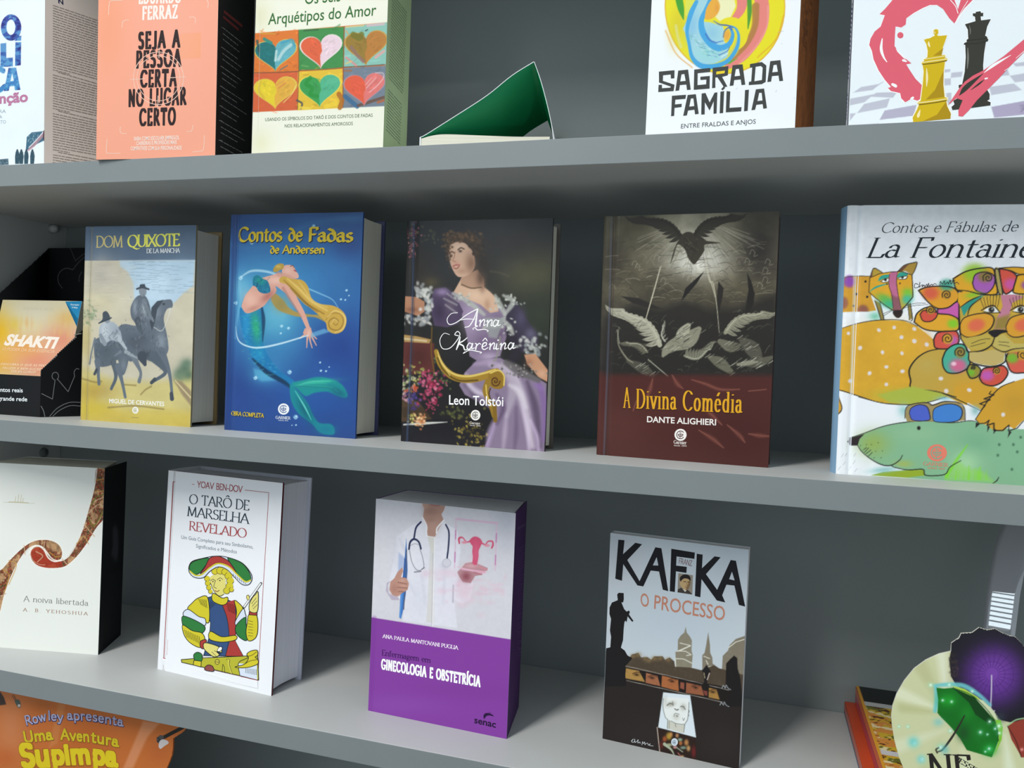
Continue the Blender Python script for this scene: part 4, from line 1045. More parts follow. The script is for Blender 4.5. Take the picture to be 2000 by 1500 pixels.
def art_co(F):
    F.view(420, 400, 3.1917)
    F.grade([(0, '#2a4c84'), (.25, '#2d5f9e'), (.5, '#2b5a9c'), (.8, '#284c92'), (1, '#294b8a')])
    for x, y, rx, ry, c, a in ((480, 470, 380, 330, '#3c86bb', .8), (230, 600, 200, 260, '#58abd0', .8), (400, 760, 230, 240, '#4a9cc4', .8), (300, 950, 230, 160, '#3a83b6', .8), (760, 480, 140, 200, '#3674ae', .6), (760, 900, 200, 220, '#25408a', .8), (830, 260, 120, 90, '#2b4580', .7), (640, 110, 260, 50, '#3b6ca8', .5), (850, 90, 140, 26, '#4478b0', .5), (130, 1150, 120, 220, '#27468a', .8), (650, 1120, 240, 160, '#2c62a8', .6), (170, 520, 60, 90, '#7cc4dc', .6), (400, 650, 80, 90, '#7fc3d8', .8), (370, 720, 120, 100, '#5fb2d0', .7), (310, 1060, 90, 60, '#4aa0c8', .7), (560, 1250, 160, 120, '#2656a0', .7)):
        F.blob(x, y, rx, ry, c, a)
    F.mottle(.06, 30, 8)
    F.stroke([(95, 250), (300, 262), (600, 120), (920, 70)], 22, '#4a86b8', 40, .35)
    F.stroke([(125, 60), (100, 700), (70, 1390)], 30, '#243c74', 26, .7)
    F.poly([(240, 1020), (250, 1075), (290, 1100), (380, 1095), (410, 1070), (330, 1040)], '#5fb4d6', 16, .6)
    # ribbon of light behind the figure
    F.stroke([(160, 450), (230, 412), (330, 418), (420, 450), (470, 470)], [8, 16, 14, 6], '#b6dcec', 8, .8)
    F.stroke([(580, 522), (660, 556), (730, 590), (768, 640)], [10, 7, 4], '#8cc4e0', 6, .8)
    F.stroke([(155, 480), (160, 600), (130, 740), (125, 830)], 12, '#86c6de', 22, .5)
    # tail
    T = [(158, 640), (205, 682), (290, 632), (305, 700), (300, 800), (306, 880), (350, 970), (410, 1040), (495, 1100), (478, 1145), (400, 1092), (300, 1030), (232, 945), (190, 850), (160, 740)]
    F.poly(T, '#1f78b0', 3, sm=True)
    F.blob(255, 760, 34, 110, '#2fae78', .9, -6); F.blob(195, 740, 26, 110, '#2a93c8', .8); F.blob(270, 930, 40, 50, '#2492c4', .8, 40); F.blob(350, 1020, 60, 24, '#1c74ae', .8, 40)
    F.stroke([(292, 640), (303, 720), (298, 850)], [14, 26, 6], '#173a5c', 8, .8); F.stroke([(235, 960), (320, 1040), (430, 1105), (475, 1140)], [10, 30, 26, 16], '#13304e', 10, .85)
    for k in range(120):
        t = random.random(); x = 165 + 120 * random.random() + (t > .62) * (t - .62) * 420; y = 680 + t * 380
        F.stroke([(x - 7, y), (x, y + 6), (x + 7, y)], 1.8, random.choice(['#5cc0de', '#175a88', '#58cfa0']), 2, .55)
    TE = '#1d8f92'
    F.poly([(480, 1112), (560, 1090), (640, 1073), (720, 1085), (790, 1120), (826, 1180), (812, 1202), (760, 1188), (700, 1165), (620, 1172), (565, 1192), (515, 1150)], TE, 10, sm=True)
    F.poly([(478, 1120), (530, 1175), (580, 1240), (612, 1312), (652, 1360), (722, 1368), (746, 1402), (735, 1432), (660, 1422), (600, 1362), (520, 1300), (476, 1222), (466, 1140)], '#1b8a96', 10, sm=True)
    F.blob(640, 1105, 120, 16, '#38b89c', .8, -6); F.blob(770, 1170, 60, 26, '#17607c', .8, 30); F.blob(560, 1280, 36, 100, '#0f5f72', .8, -30); F.stroke([(500, 1160), (560, 1260), (600, 1340)], [4, 12, 4], '#6fd8c8', 6, .8); F.stroke([(500, 1130), (600, 1100), (720, 1100)], [4, 10, 4], '#58d0b4', 8, .7); F.blob(690, 1400, 60, 30, '#1c7a94', .9)
    for k in range(9): F.stroke([(500, 1130), (580 + k * 22, 1100 + k * 6), (660 + k * 18, 1090 + k * 13)], 3, random.choice(['#127078', '#4cc4a8']), 4, .5)
    # hair behind, body, arm, hair in front
    H = '#c9a44a'
    F.poly([(350, 590), (372, 552), (420, 590), (460, 640), (520, 672), (600, 684), (660, 690), (690, 730), (620, 700), (520, 698), (430, 672), (382, 644)], '#a8924e', 8, sm=True)
    F.blob(410, 620, 50, 50, '#8e8450', .7)
    SK = '#d9a493'
    F.poly([(168, 640), (172, 610), (192, 562), (235, 506), (266, 468), (305, 452), (350, 440), (395, 428), (440, 440), (468, 470), (480, 520), (440, 545), (400, 520), (378, 508), (382, 540), (340, 585), (296, 636), (205, 676)], SK, 3, sm=True)
    F.blob(330, 570, 56, 26, '#a9675e', .8, -40); F.blob(220, 590, 40, 50, '#e6b9a6', .8, -30); F.blob(380, 470, 60, 24, '#ecc4b4', .8); F.blob(240, 645, 50, 16, '#bb8275', .7, -20)
    F.stroke([(440, 490), (490, 580), (545, 680), (586, 780)], [76, 44, 36, 24], SK, 3); F.stroke([(425, 520), (480, 610), (540, 700)], [20, 14, 8], '#b57f70', 10, .7)
    F.poly([(560, 770), (598, 765), (606, 800), (570, 815), (548, 800)], SK, 4)
    for p in ([(575, 800), (545, 820), (528, 834)], [(578, 810), (574, 850), (572, 890)], [(588, 812), (594, 850), (606, 892)], [(596, 808), (614, 842), (632, 876)], [(600, 800), (616, 818), (634, 836)]): F.stroke(p, [16, 10, 6], SK, 3)
    F.blob(585, 800, 12, 20, '#ecc7b8', .6)
    B = [(237, 500), (240, 452), (268, 440), (300, 462), (330, 478), (346, 538), (312, 553), (276, 542), (256, 512)]
    F.poly(B, '#1d6f92', 3, sm=True); F.blob(280, 475, 36, 22, '#25a088', .8, 30); F.stroke([(258, 512), (270, 485), (290, 470)], 4, '#123f5c', 4)
    for k in range(30): F.blob(random.uniform(250, 340), random.uniform(455, 545), 4, 3, random.choice(['#4ac0c0', '#134a70']), .6)
    F.poly([(420, 400), (440, 376), (480, 378), (498, 396), (502, 412), (518, 430), (520, 455), (480, 462), (440, 455), (420, 430)], '#dcab9a', 3, sm=True)
    F.stroke([(395, 430), (450, 450), (500, 462)], [30, 34, 8], '#cf9a88', 8, .7); F.blob(455, 410, 24, 20, '#e8bfb0', .7)
    F.stroke([(470, 384), (486, 378), (492, 388)], 4, '#6a3c34', 3); F.stroke([(494, 408), (506, 414)], 7, '#a8404a', 3); F.stroke([(490, 390), (500, 398)], 4, '#b37868', 3)
    F.poly([(362, 412), (372, 385), (400, 366), (430, 372), (424, 398), (400, 410), (378, 420)], '#b79644', 4, sm=True); F.blob(395, 385, 20, 10, '#d9bd6a', .8)
    F.poly([(402, 462), (430, 446), (480, 462), (540, 468), (578, 506), (602, 580), (652, 616), (740, 630), (800, 668), (820, 722), (800, 782), (752, 804), (704, 784), (690, 734), (650, 690), (590, 640), (560, 620), (500, 560), (450, 500), (408, 484)], H, 3, sm=True)
    for p, c, w in (([(430, 470), (500, 540), (580, 620), (680, 680)], '#8f6c28', 14), ([(450, 460), (520, 520), (600, 600), (700, 660)], '#e2c470', 18), ([(520, 475), (560, 530), (610, 600), (700, 640)], '#d9ba66', 14), ([(470, 520), (560, 610), (640, 670)], '#7d602a', 8), ([(690, 720), (720, 680), (780, 680), (800, 730), (770, 780), (720, 770), (710, 730), (740, 705), (770, 725), (755, 750), (738, 738)], '#8d6a2c', 8), ([(700, 700), (750, 660), (810, 700), (800, 770), (750, 795)], '#e6ca7c', 12), ([(722, 745), (745, 715), (770, 735)], '#dcc078', 6)):
        F.stroke(p, [w * .4, w, w * .5], c, 6, .8)
    # front of the ribbon, bubbles
    F.stroke([(125, 760), (150, 850), (220, 886), (300, 888), (420, 862), (540, 826), (580, 815)], [4, 10, 12, 10, 6], '#d3ecf4', 5, .85)
    F.poly([(600, 800), (680, 772), (720, 790), (600, 828)], '#6fb0d4', 10, .7)
    for x, y, r in ((160, 455, 13), (128, 610, 11), (415, 755, 9), (458, 768, 9), (465, 1042, 13), (252, 1078, 12), (503, 1322, 14), (820, 532, 7), (785, 588, 6), (655, 982, 6), (660, 1033, 7), (692, 1036, 6), (812, 592, 5), (835, 565, 4), (505, 1372, 5), (480, 1373, 3), (410, 800, 6), (230, 235, 11), (615, 130, 9), (712, 1010, 4)):
        F.blob(x, y, r, r, '#8ed0ec', .8, p=2); F.stroke([(x - r, y), (x, y + r), (x + r, y)], 2.2, '#d8f2fb', 2); F.blob(x + r * .3, y - r * .3, r * .4, r * .4, '#f2fcff', .9)
    # lettering in broad pen
    def w(st, a, b, cap, xs=1.0):
        F.text(st, (a[0] + 3, a[1] + 4), (b[0] + 3, b[1] + 4), cap, '#1c2a4c', pen=(.25, .1, 38), serif=0, space=.1, xs=xs)
        F.text(st, a, b, cap, '#d6bc2c', pen=(.2, .06, 38), serif=0, space=.1, xs=xs)
    w('Contos', (142, 228), (420, 226), 86); w('ðe', (455, 226), (548, 225), 86); w('Faðas', (584, 226), (862, 230), 84)
    w('ðe', (343, 303), (402, 302), 50); w('Anðersen', (418, 302), (682, 303), 50)
    w('OBRA COMPLETA', (98, 1311), (305, 1327), 25)
    F.vdisc(428, 1273, 35, '#eef1f4'); emblem(F, 428, 1273, 31, '#2d4f8c')
    F.text('GARNIER', (378, 1333), (472, 1338), 17, '#dfe6ee', pen=(.16, .07, 0), serif=.08); F.text('DESDE 1844', (396, 1346), (456, 1349), 7, '#cdd8e6', bold=.01)
def art_lf(F):
    F.view(1600, 380, 2.585)
    F.poly([(0, 0), (1800, 0), (1800, 1600), (0, 1600)], '#e4eaf0', 2)
    F.view(1620, 500, 5.263)
    K = '#1f1c1c'; O = '#d8a22a'; OD = '#c29a3c'; KH = '#8f7f3e'
    def sp(p, c, sm=True, f=3): F.poly(p, c, f, sm=sm)
    def li(p, w=7, c=K, sm=True): F.stroke(p, [w * .7, w * 1.2, w * .7], c, 3, sm=sm)
    # fox body and face
    sp([(100, 300), (150, 220), (300, 205), (420, 205), (430, 420), (480, 560), (400, 572), (250, 572), (95, 600)], '#c9952e', False)
    F.blob(205, 262, 62, 68, '#8a4aa8', 1, p=3); F.blob(150, 480, 45, 66, '#96604c', 1, p=3); F.blob(345, 560, 62, 62, '#8a5748', 1, p=3)
    for x, y in ((370, 262), (280, 390), (388, 420), (250, 512)): F.blob(x, y, 13, 13, K, 1, p=3)
    F.poly([(60, 578), (300, 572), (480, 574), (540, 690), (300, 680), (120, 735), (50, 760)], '#e4eaf0', 3); F.blob(470, 620, 70, 50, '#6fc0a8', .9); li([(150, 218), (290, 205), (420, 208)], 6)
    sp([(460, 450), (520, 480), (560, 650), (530, 660), (500, 560)], KH, False); sp([(800, 490), (835, 480), (850, 640), (822, 660)], KH, False)
    li([(465, 460), (510, 590), (535, 680)], 8); li([(520, 480), (558, 640), (560, 690)], 8); li([(805, 490), (822, 660)], 8); li([(832, 480), (852, 640), (835, 670)], 8)
    sp([(415, 225), (440, 150), (462, 125), (510, 150), (565, 185), (480, 210)], '#b3983a', False); li([(415, 225), (440, 150), (462, 125), (510, 148), (565, 185)], 8); F.poly([(415, 225), (445, 140), (440, 210)], '#6a4638', 3)
    sp([(700, 160), (760, 100), (850, 70), (900, 68), (880, 140), (850, 195), (780, 155)], '#a8893a', False); F.poly([(700, 160), (770, 100), (820, 80), (740, 160)], '#6a4638', 3); li([(700, 160), (770, 95), (860, 70), (900, 68), (880, 140), (850, 195)], 8)
    face = [(415, 225), (520, 180), (620, 165), (740, 158), (848, 195), (855, 300), (858, 420), (800, 490), (740, 560), (650, 560), (560, 500), (470, 430), (405, 370), (410, 290)]
    sp(face, O, False)
    F.blob(620, 490, 120, 60, '#35b08e', .95, 20, 1.5); F.blob(800, 440, 70, 60, '#42b49a', .95, -50, 1.5); F.blob(560, 430, 90, 44, '#5cb24a', .8, 20); F.blob(800, 370, 60, 44, '#6cc23a', .85)
    for p in ([(410, 370), (480, 310), (620, 280), (480, 330)], [(500, 260), (530, 205), (620, 190), (620, 215), (540, 240)], [(695, 220), (720, 170), (795, 175), (800, 200), (730, 215)]): sp(p, '#2f9c8c')
    for p in ([(525, 262), (570, 235), (615, 232), (610, 262), (560, 272)], [(700, 235), (740, 212), (800, 208), (785, 235), (740, 240)]): F.poly(p, '#e8eee6', 3); li(p + p[:1], 6); 
    F.blob(575, 245, 16, 15, K, 1, p=3); F.blob(750, 220, 14, 14, K, 1, p=3); F.blob(725, 282, 9, 9, K, 1, p=3); F.blob(590, 288, 9, 9, K, 1, p=3)
    sp([(612, 185), (650, 160), (700, 160), (690, 260), (710, 420), (738, 560), (660, 580), (640, 400), (608, 290)], '#b9688e', False); F.poly([(640, 400), (712, 430), (738, 560), (660, 580)], '#875660', 26)
    sp([(650, 575), (700, 560), (752, 560), (740, 615), (705, 638), (670, 620)], '#231b1c')
    li(face + face[:1], 8, sm=False); li([(615, 190), (610, 300), (640, 400), (660, 570)], 5); li([(700, 165), (690, 270), (712, 430), (740, 560)], 5)
    for p in ([(640, 555), (560, 590)], [(640, 565), (555, 615)], [(750, 530), (860, 490), (985, 485)], [(750, 540), (870, 510), (1010, 500)]): F.stroke(p, 3, K, 2)
    # lion body
    body = [(40, 1200), (60, 900), (120, 745), (300, 690), (520, 658), (760, 665), (900, 720), (1000, 800), (1120, 900), (1300, 1000), (1500, 1300), (1400, 1560), (1050, 1580), (800, 1530), (500, 1510), (300, 1440), (90, 1380), (30, 1420)]
    sp(body, '#cfa02e', False); F.blob(300, 1000, 260, 220, '#c99a2c', .7); F.blob(700, 900, 250, 200, '#d9a936', .7); F.blob(700, 1430, 260, 70, '#a8b23c', .8); F.blob(980, 880, 80, 120, '#d9a050', .6); F.blob(1000, 1440, 200, 60, '#9db450', .8)
    F.mottle(.03, 200)
    li([(120, 745), (300, 690), (520, 658), (760, 662), (900, 720)], 7); li([(60, 1375), (130, 1385), (300, 1440), (450, 1490)], 9)
    # front leg and paw
    sp([(820, 1170), (880, 1060), (1000, 980), (1150, 950), (1400, 1000), (1560, 1200), (1720, 1400), (1650, 1500), (1500, 1460), (1100, 1390), (850, 1360)], '#b99b42', False); F.blob(1400, 1330, 240, 110, '#c9992e', .8); F.blob(1000, 1120, 130, 100, '#b8a050', .8)
    li([(1150, 950), (1000, 985), (890, 1060), (820, 1170), (835, 1280), (850, 1360), (1100, 1395), (1300, 1450)], 13)
    F.view(1620, 760, 5.263)
    sp([(1280, 60), (1560, 215), (1640, 100), (1760, 0), (1500, -80), (1280, -20)], '#c9992e', False)
    li([(860, 0), (1100, 25), (1300, 100), (1555, 222)], 10)
    F.view(1620, 500, 5.263)
    for x, y in ((508, 762), (665, 735), (872, 750), (740, 835), (872, 875), (1000, 910), (315, 945), (545, 990), (745, 1000), (585, 1140), (750, 1185), (412, 1205), (215, 1285), (585, 1320), (770, 1420), (195, 795), (1145, 1260), (1200, 1388), (1437, 1378)): F.blob(x, y, random.uniform(20, 27), random.uniform(18, 25), '#d9d2d6', 1, random.uniform(0, 90), 3)
    # mane: lobes with spirals
    def lobe(p, cols, spi=None, w=13):
        sp(p, cols[0]); c = np.mean(p, 0); r = max(np.ptp([q[0] for q in p]), np.ptp([q[1] for q in p]))
        for (dx, dy, k, cc) in cols[1:]: F.blob(c[0] + dx * r, c[1] + dy * r, k * r, k * r * .8, cc, .95, 0, 2)
        F.stroke(spline(p + p[:1], False, 4).tolist(), w, K, 3, sm=False)
        if spi:
            x, y, q, cc = spi
            if cc: F.blob(x, y, q, q, cc, 1, p=4)
            F.stroke([(x + q * (1 - t / 16) * math.cos(t * .75 + 2.6), y + q * (1 - t / 16) * math.sin(t * .75 + 2.6)) for t in range(15)], 9, K, 3)
    lobe([(1270, 235), (1400, 160), (1560, 125), (1680, 130), (1705, 250), (1720, 390), (1560, 390), (1440, 380), (1310, 350)], [O, (-.05, -.2, .3, '#8fbf2e')])
    lobe([(1470, 280), (1500, 190), (1600, 165), (1690, 200), (1695, 290), (1650, 360), (1590, 385), (1500, 350)], ['#a25cb0', (.05, -.3, .36, '#857436')], (1630, 225, 55, None), 10)
    lobe([(1745, 130), (1850, 150), (1920, 200), (1930, 280), (1880, 350), (1810, 390), (1775, 330), (1755, 230)], ['#cf5444', (.12, .12, .3, '#c456a4')])
    lobe([(1740, 125), (1900, 115), (2060, 130), (2090, 180), (1960, 190), (1860, 150)], [O], None, 10)
    lobe([(1930, 200), (2000, 190), (2100, 230), (2100, 370), (1990, 390), (1900, 380), (1890, 340)], [O, (.2, 0, .3, '#8a4aa8')])
    lobe([(1740, 140), (1700, 145), (1735, 370), (1780, 390)], ['#a89a5a'], None, 12)
    lobe([(915, 355), (1000, 320), (1150, 310), (1280, 330), (1330, 400), (1300, 480), (1210, 540), (1100, 535), (1010, 470)], ['#d6992c', (-.25, -.08, .22, '#cf5a44'), (.15, -.28, .2, '#3f9c86')], (1205, 400, 50, '#b88a2c'))
    lobe([(1110, 545), (1220, 530), (1320, 470), (1345, 600), (1340, 680), (1240, 620), (1120, 600)], ['#bf5ba6'])
    lobe([(870, 680), (900, 590), (990, 530), (1080, 540), (1110, 590), (1240, 605), (1330, 660), (1320, 760), (1200, 775), (1060, 770), (960, 745)], ['#d6a02c', (.38, .08, .14, '#7cc02a')])
    lobe([(930, 600), (970, 560), (1060, 575), (1110, 585), (1090, 640), (1030, 675), (960, 665)], ['#c9503e'], (1040, 555, 46, '#b0882c'), 10)
    lobe([(1070, 860), (1110, 790), (1210, 775), (1310, 780), (1330, 880), (1270, 945), (1160, 955), (1085, 940)], ['#cb5244', (.25, 0, .26, '#b55cb0')], (1215, 850, 58, '#c9952c'))
    lobe([(1160, 1060), (1200, 970), (1290, 910), (1390, 920), (1440, 1040), (1430, 1140), (1330, 1200), (1220, 1200), (1170, 1140)], ['#46a890', (.1, .22, .34, '#cf5f88'), (-.05, .15, .1, '#e8c4d4')], (1345, 990, 60, '#8d7a38'))
    lobe([(1410, 1180), (1440, 1120), (1520, 1130), (1555, 1180), (1520, 1240), (1450, 1255)], ['#8d8a34', (-.2, .1, .3, '#6eae2c')], (1480, 1150, 24, None))
    lobe([(1540, 1250), (1580, 1160), (1700, 1140), (1790, 1130), (1835, 1200), (1780, 1290), (1680, 1335), (1580, 1310)], ['#c8503e', (-.22, 0, .26, '#b858b0')], (1720, 1180, 40, '#c2922c'))
    lobe([(1810, 1060), (1850, 980), (1980, 960), (2140, 1000), (2140, 1180), (2000, 1200), (1870, 1190)], ['#cf5a4a', (-.28, -.1, .22, '#6fb030')], (1990, 1015, 60, '#c2922c'))
    # lion face
    sp([(1330, 520), (1420, 440), (1590, 400), (1760, 400), (1990, 400), (2200, 420), (2200, 950), (1980, 980), (1800, 1000), (1450, 980), (1350, 850), (1330, 700)], '#b79a3c', False)
    sp([(1320, 380), (1420, 355), (1560, 390), (1440, 470), (1350, 530), (1320, 470)], O, False); F.blob(1480, 400, 90, 34, '#7cbf2e', .9, -10); sp([(1350, 530), (1470, 440), (1600, 400), (1520, 450), (1430, 540), (1380, 620)], '#2f8f80', False)
    li([(1310, 350), (1420, 360), (1560, 395), (1680, 400), (1760, 395)], 10); li([(1340, 530), (1440, 460), (1560, 405)], 9); li([(1420, 610), (1450, 520), (1560, 430)], 9)
    sp([(1430, 600), (1490, 500), (1620, 410), (1740, 420), (1780, 500), (1740, 600), (1560, 590)], '#c8a238', False)
    sp([(1760, 400), (1900, 395), (2000, 420), (1880, 480), (1850, 600), (1830, 750), (1690, 760), (1720, 640), (1780, 520)], '#bb7a90', False); F.poly([(1720, 640), (1850, 600), (1830, 750), (1690, 760)], '#8f7a3a', 40)
    sp([(1880, 480), (2000, 450), (2150, 500), (2150, 600), (1870, 600)], '#c8a238', False)
    for ex in (1660, 1960):
        F.poly([(ex - 80, 565), (ex - 30, 530), (ex + 30, 520), (ex + 90, 580), (ex, 580)], '#dde4e4', 3); F.blob(ex + 5, 552, 32, 30, K, 1, p=4); F.blob(ex + 12, 545, 9, 9, '#c9d0d0', 1)
        li([(ex - 100, 560), (ex - 40, 525), (ex + 30, 512), (ex + 95, 585)], 12); li([(ex - 80, 570), (ex, 585), (ex + 90, 582)], 8)
        for k in range(7): F.stroke([(ex - 75 + k * 24, 530 - 10 * (k > 1)), (ex - 110 + k * 34, 440 - 12 * min(k, 4))], 4, K, 2)
    for cx in (1510, 1990):
        sp([(cx - 175, 720), (cx - 130, 640), (cx - 20, 600), (cx + 110, 590), (cx + 180, 640), (cx + 150, 740), (cx + 40, 810), (cx - 90, 835), (cx - 165, 790)], '#d0972e'); F.blob(cx, 710, 95, 68, '#d4674a', 1, -15, 3)
        li([(cx - 175, 720), (cx - 130, 640), (cx - 20, 600), (cx + 110, 590), (cx + 180, 640), (cx + 150, 740), (cx + 40, 810), (cx - 90, 835), (cx - 165, 790), (cx - 175, 720)], 11)
    sp([(1630, 790), (1680, 760), (1800, 760), (1830, 780), (1760, 800), (1700, 840)], K)
    sp([(1360, 850), (1640, 800), (1690, 850), (1660, 920), (1560, 970), (1450, 960)], '#b7a248', False); sp([(1700, 840), (1790, 800), (1900, 900), (2150, 900), (2150, 960), (1880, 965), (1780, 980), (1680, 930)], '#b9aa5c', False)
    li([(1350, 850), (1400, 930), (1430, 985), (1560, 975), (1660, 920), (1700, 830)], 14); li([(1660, 915), (1720, 960), (1800, 985), (1900, 955), (2100, 940)], 10); li([(1330, 500), (1335, 700), (1350, 850)], 15)
    for p in ([(1460, 900), (1560, 860), (1650, 850)], [(1450, 930), (1600, 890)], [(1740, 880), (1840, 890)], [(1740, 910), (1850, 930)]): F.stroke(p, 4, K, 2)
    sp([(1430, 990), (1560, 985), (1700, 960), (1800, 1000), (1790, 1090), (1690, 1130), (1560, 1115), (1440, 1080)], '#bba868', False); li([(1430, 990), (1440, 1080), (1560, 1125), (1690, 1135), (1800, 1090), (1810, 1000)], 14)
    # lower half: sunglasses, sleeping mouse, paw with claws
    F.view(1620, 760, 5.263)
    F.poly([(60, 20), (300, 90), (560, 150), (850, 160), (1100, 100), (1200, 80), (1560, 230), (1500, 330), (600, 380), (200, 500), (60, 900)], '#e4eaf0', 3)
    F.poly([(500, 60), (850, -30), (1150, 40), (1200, 80), (1020, 130), (850, 158), (620, 140)], '#a5b044', 20); li([(300, 80), (560, 145), (850, 160), (1030, 130), (1200, 80)], 9)
    F.blob(760, 220, 60, 70, '#8fc4c4', .8); F.blob(1180, 95, 80, 24, '#7fb8c8', .8); F.blob(1500, 220, 50, 60, '#7fb0b0', .8)
    sp([(90, 30), (130, 180), (110, 240), (60, 270), (40, 150)], '#c9982e', False); li([(95, 80), (128, 190), (100, 250), (50, 275)], 9)
    m = [(195, 505), (350, 455), (560, 380), (780, 340), (1000, 325), (1250, 345), (1430, 325), (1500, 330), (1700, 400), (2150, 420), (2150, 1000), (1800, 990), (430, 885), (560, 850), (800, 830), (660, 800), (540, 780), (420, 710), (320, 630), (290, 575)]
    sp(m, '#7fb08c', False); F.blob(450, 560, 180, 140, '#8fa856', .9); F.blob(900, 450, 250, 100, '#8cb890', .7); F.blob(1500, 560, 180, 120, '#6fa682', .7); F.blob(1400, 760, 160, 140, '#a3d0a2', .8); F.blob(760, 770, 100, 40, '#a0ae50', .8)
    F.poly([(430, 885), (560, 850), (900, 830), (960, 830), (990, 885), (800, 910)], '#8fa62e', 6); F.blob(560, 830, 160, 36, '#7fb8b8', .8, -6); F.poly([(1180, 880), (1330, 740), (1400, 800), (1600, 860), (1700, 960), (1200, 930)], '#8ccf5a', 40, .6)
    for k in range(26):
        x = random.uniform(1180, 1650); F.stroke([(x, 930), (x + 10, random.uniform(780, 890))], 8, '#7fd03a', 6, .5)
    F.stroke([(1200, 900), (1300, 740), (1420, 570)], [20, 26, 8], '#78cf2c', 14, .8)
    sp([(185, 540), (210, 505), (360, 462), (310, 510), (290, 580), (215, 580)], '#2b2224', False)
    li([(200, 505), (350, 455), (560, 380), (780, 340), (1000, 325), (1250, 345), (1430, 325), (1500, 330)], 8); li([(290, 580), (330, 640), (420, 715), (540, 778), (640, 780), (720, 730), (750, 680)], 9); li([(640, 780), (660, 800), (800, 830), (960, 825), (990, 885), (1180, 878), (1240, 800), (1350, 735)], 9)
    F.blob(918, 400, 20, 22, K, 1, 0, 3)
    for p in ([(350, 625), (380, 600)], [(360, 650), (400, 605)], [(375, 665), (425, 625)], [(400, 690), (440, 650)]): F.stroke(p, 5, K, 2)
    for x, y in ((320, 580), (380, 570), (430, 570), (475, 640), (545, 635), (460, 705), (530, 705), (500, 550)): F.blob(x, y, 5, 5, K, .9)
    for x, y in ((1965, 495), (1745, 570), (1930, 645), (1730, 680), (1890, 570), (1875, 825)): F.blob(x, y, 15, 17, '#3f6a50', .9, 0, 2)
    for x, y in ((200, 830), (140, 780), (240, 770), (90, 830), (250, 690), (120, 700), (160, 690), (260, 850)): F.stroke([(x, y), (x + 24, y - 34)], 3.5, '#a6adb4', 2)
    li([(1680, 968), (1720, 940), (1740, 905)], 8)
    sp([(775, 280), (790, 190), (880, 145), (1010, 140), (1060, 160), (1180, 125), (1330, 140), (1385, 190), (1395, 320), (1200, 345), (1000, 330), (800, 335)], '#9a8a5c', False)
    li([(775, 300), (790, 190), (880, 148), (1010, 140), (1060, 165), (1180, 128), (1330, 140), (1388, 200), (1395, 320)], 9)
    sp([(820, 250), (840, 195), (920, 160), (1000, 180), (1030, 260), (1010, 320), (860, 318)], '#4a5fc0'); sp([(1060, 290), (1080, 200), (1200, 155), (1310, 165), (1365, 220), (1340, 310), (1240, 340), (1090, 335)], '#3f7cc8')
    li([(820, 250), (840, 195), (920, 160), (1000, 180), (1030, 260), (1020, 320), (860, 320), (820, 250)], 8); li([(1060, 290), (1080, 200), (1200, 155), (1310, 165), (1365, 220), (1340, 310), (1240, 340), (1090, 335), (1060, 290)], 8)
    sp([(1500, 310), (1560, 220), (1650, 90), (1760, -30), (2150, -160), (2150, 340), (1990, 320), (1900, 410), (1840, 380), (1790, 430), (1690, 430), (1620, 370), (1540, 350)], '#c9992e', False); F.blob(1900, 150, 160, 130, '#b98f30', .7); F.blob(1785, 262, 22, 24, '#d9d2d6', 1, 0, 3)
    li([(1500, 310), (1560, 220), (1650, 90), (1760, -20), (1900, -80)], 9); li([(1500, 310), (1540, 355), (1600, 350), (1640, 320), (1620, 372), (1690, 350), (1690, 425), (1780, 425), (1845, 370), (1840, 430), (1930, 400), (1995, 325)], 11, sm=False)
    for p in ([(1505, 340), (1500, 400), (1545, 360)], [(1625, 375), (1622, 440), (1650, 385)], [(1695, 405), (1685, 460), (1720, 420)], [(1845, 430), (1832, 500), (1872, 440)]): sp(p, K, False)
    li([(1660, 20), (1640, 50), (1690, 60), (1590, 100), (1650, 110), (1545, 150), (1600, 170), (1560, 215)], 11, sm=False)
    # wordmark and title
    F.vdisc(1105, 655, 102, '#dc7a66', 88); emblem(F, 1105, 655, 84, '#7fa088')
    F.text('GARNIER', (962, 782), (1222, 800), 38, '#d27a66', pen=(.14, .06, 0), serif=.08); F.text('DESDE 1844', (1010, 818), (1182, 828), 18, '#d27a66', bold=.01)
    F.view(1620, 500, 5.263)
    for p in ([(912, 292), (880, 285), (875, 325), (915, 318), (930, 270), (922, 320), (945, 300), (962, 298), (950, 318), (975, 300), (980, 315), (1000, 290), (1005, 312), (1020, 280), (1022, 308), (1050, 290), (1060, 300), (1080, 285), (1100, 292)], [(1135, 300), (1140, 262), (1160, 290), (1180, 255), (1188, 292), (1215, 268), (1222, 290), (1240, 245), (1250, 288), (1275, 250), (1280, 282)], [(1235, 260), (1290, 250)], [(1290, 280), (1310, 270), (1330, 290)]): F.vstroke(p, 6, '#2a2a2a')
    F.view(1600, 380, 2.585)
    F.text('Contos e Fábulas de', (316, 193), (1006, 186), 52, '#3a4248', pen=(.085, .035, 20), serif=.05, space=.1, slant=.28)
    F.text('La Fontaine', (236, 318), (1092, 317), 100, '#1f2830', pen=(.1, .035, 20), serif=.06, space=.1, slant=.28)
    F.stroke([(190, 60), (150, 1405)], 14, '#f0f5fa', 8, .5)

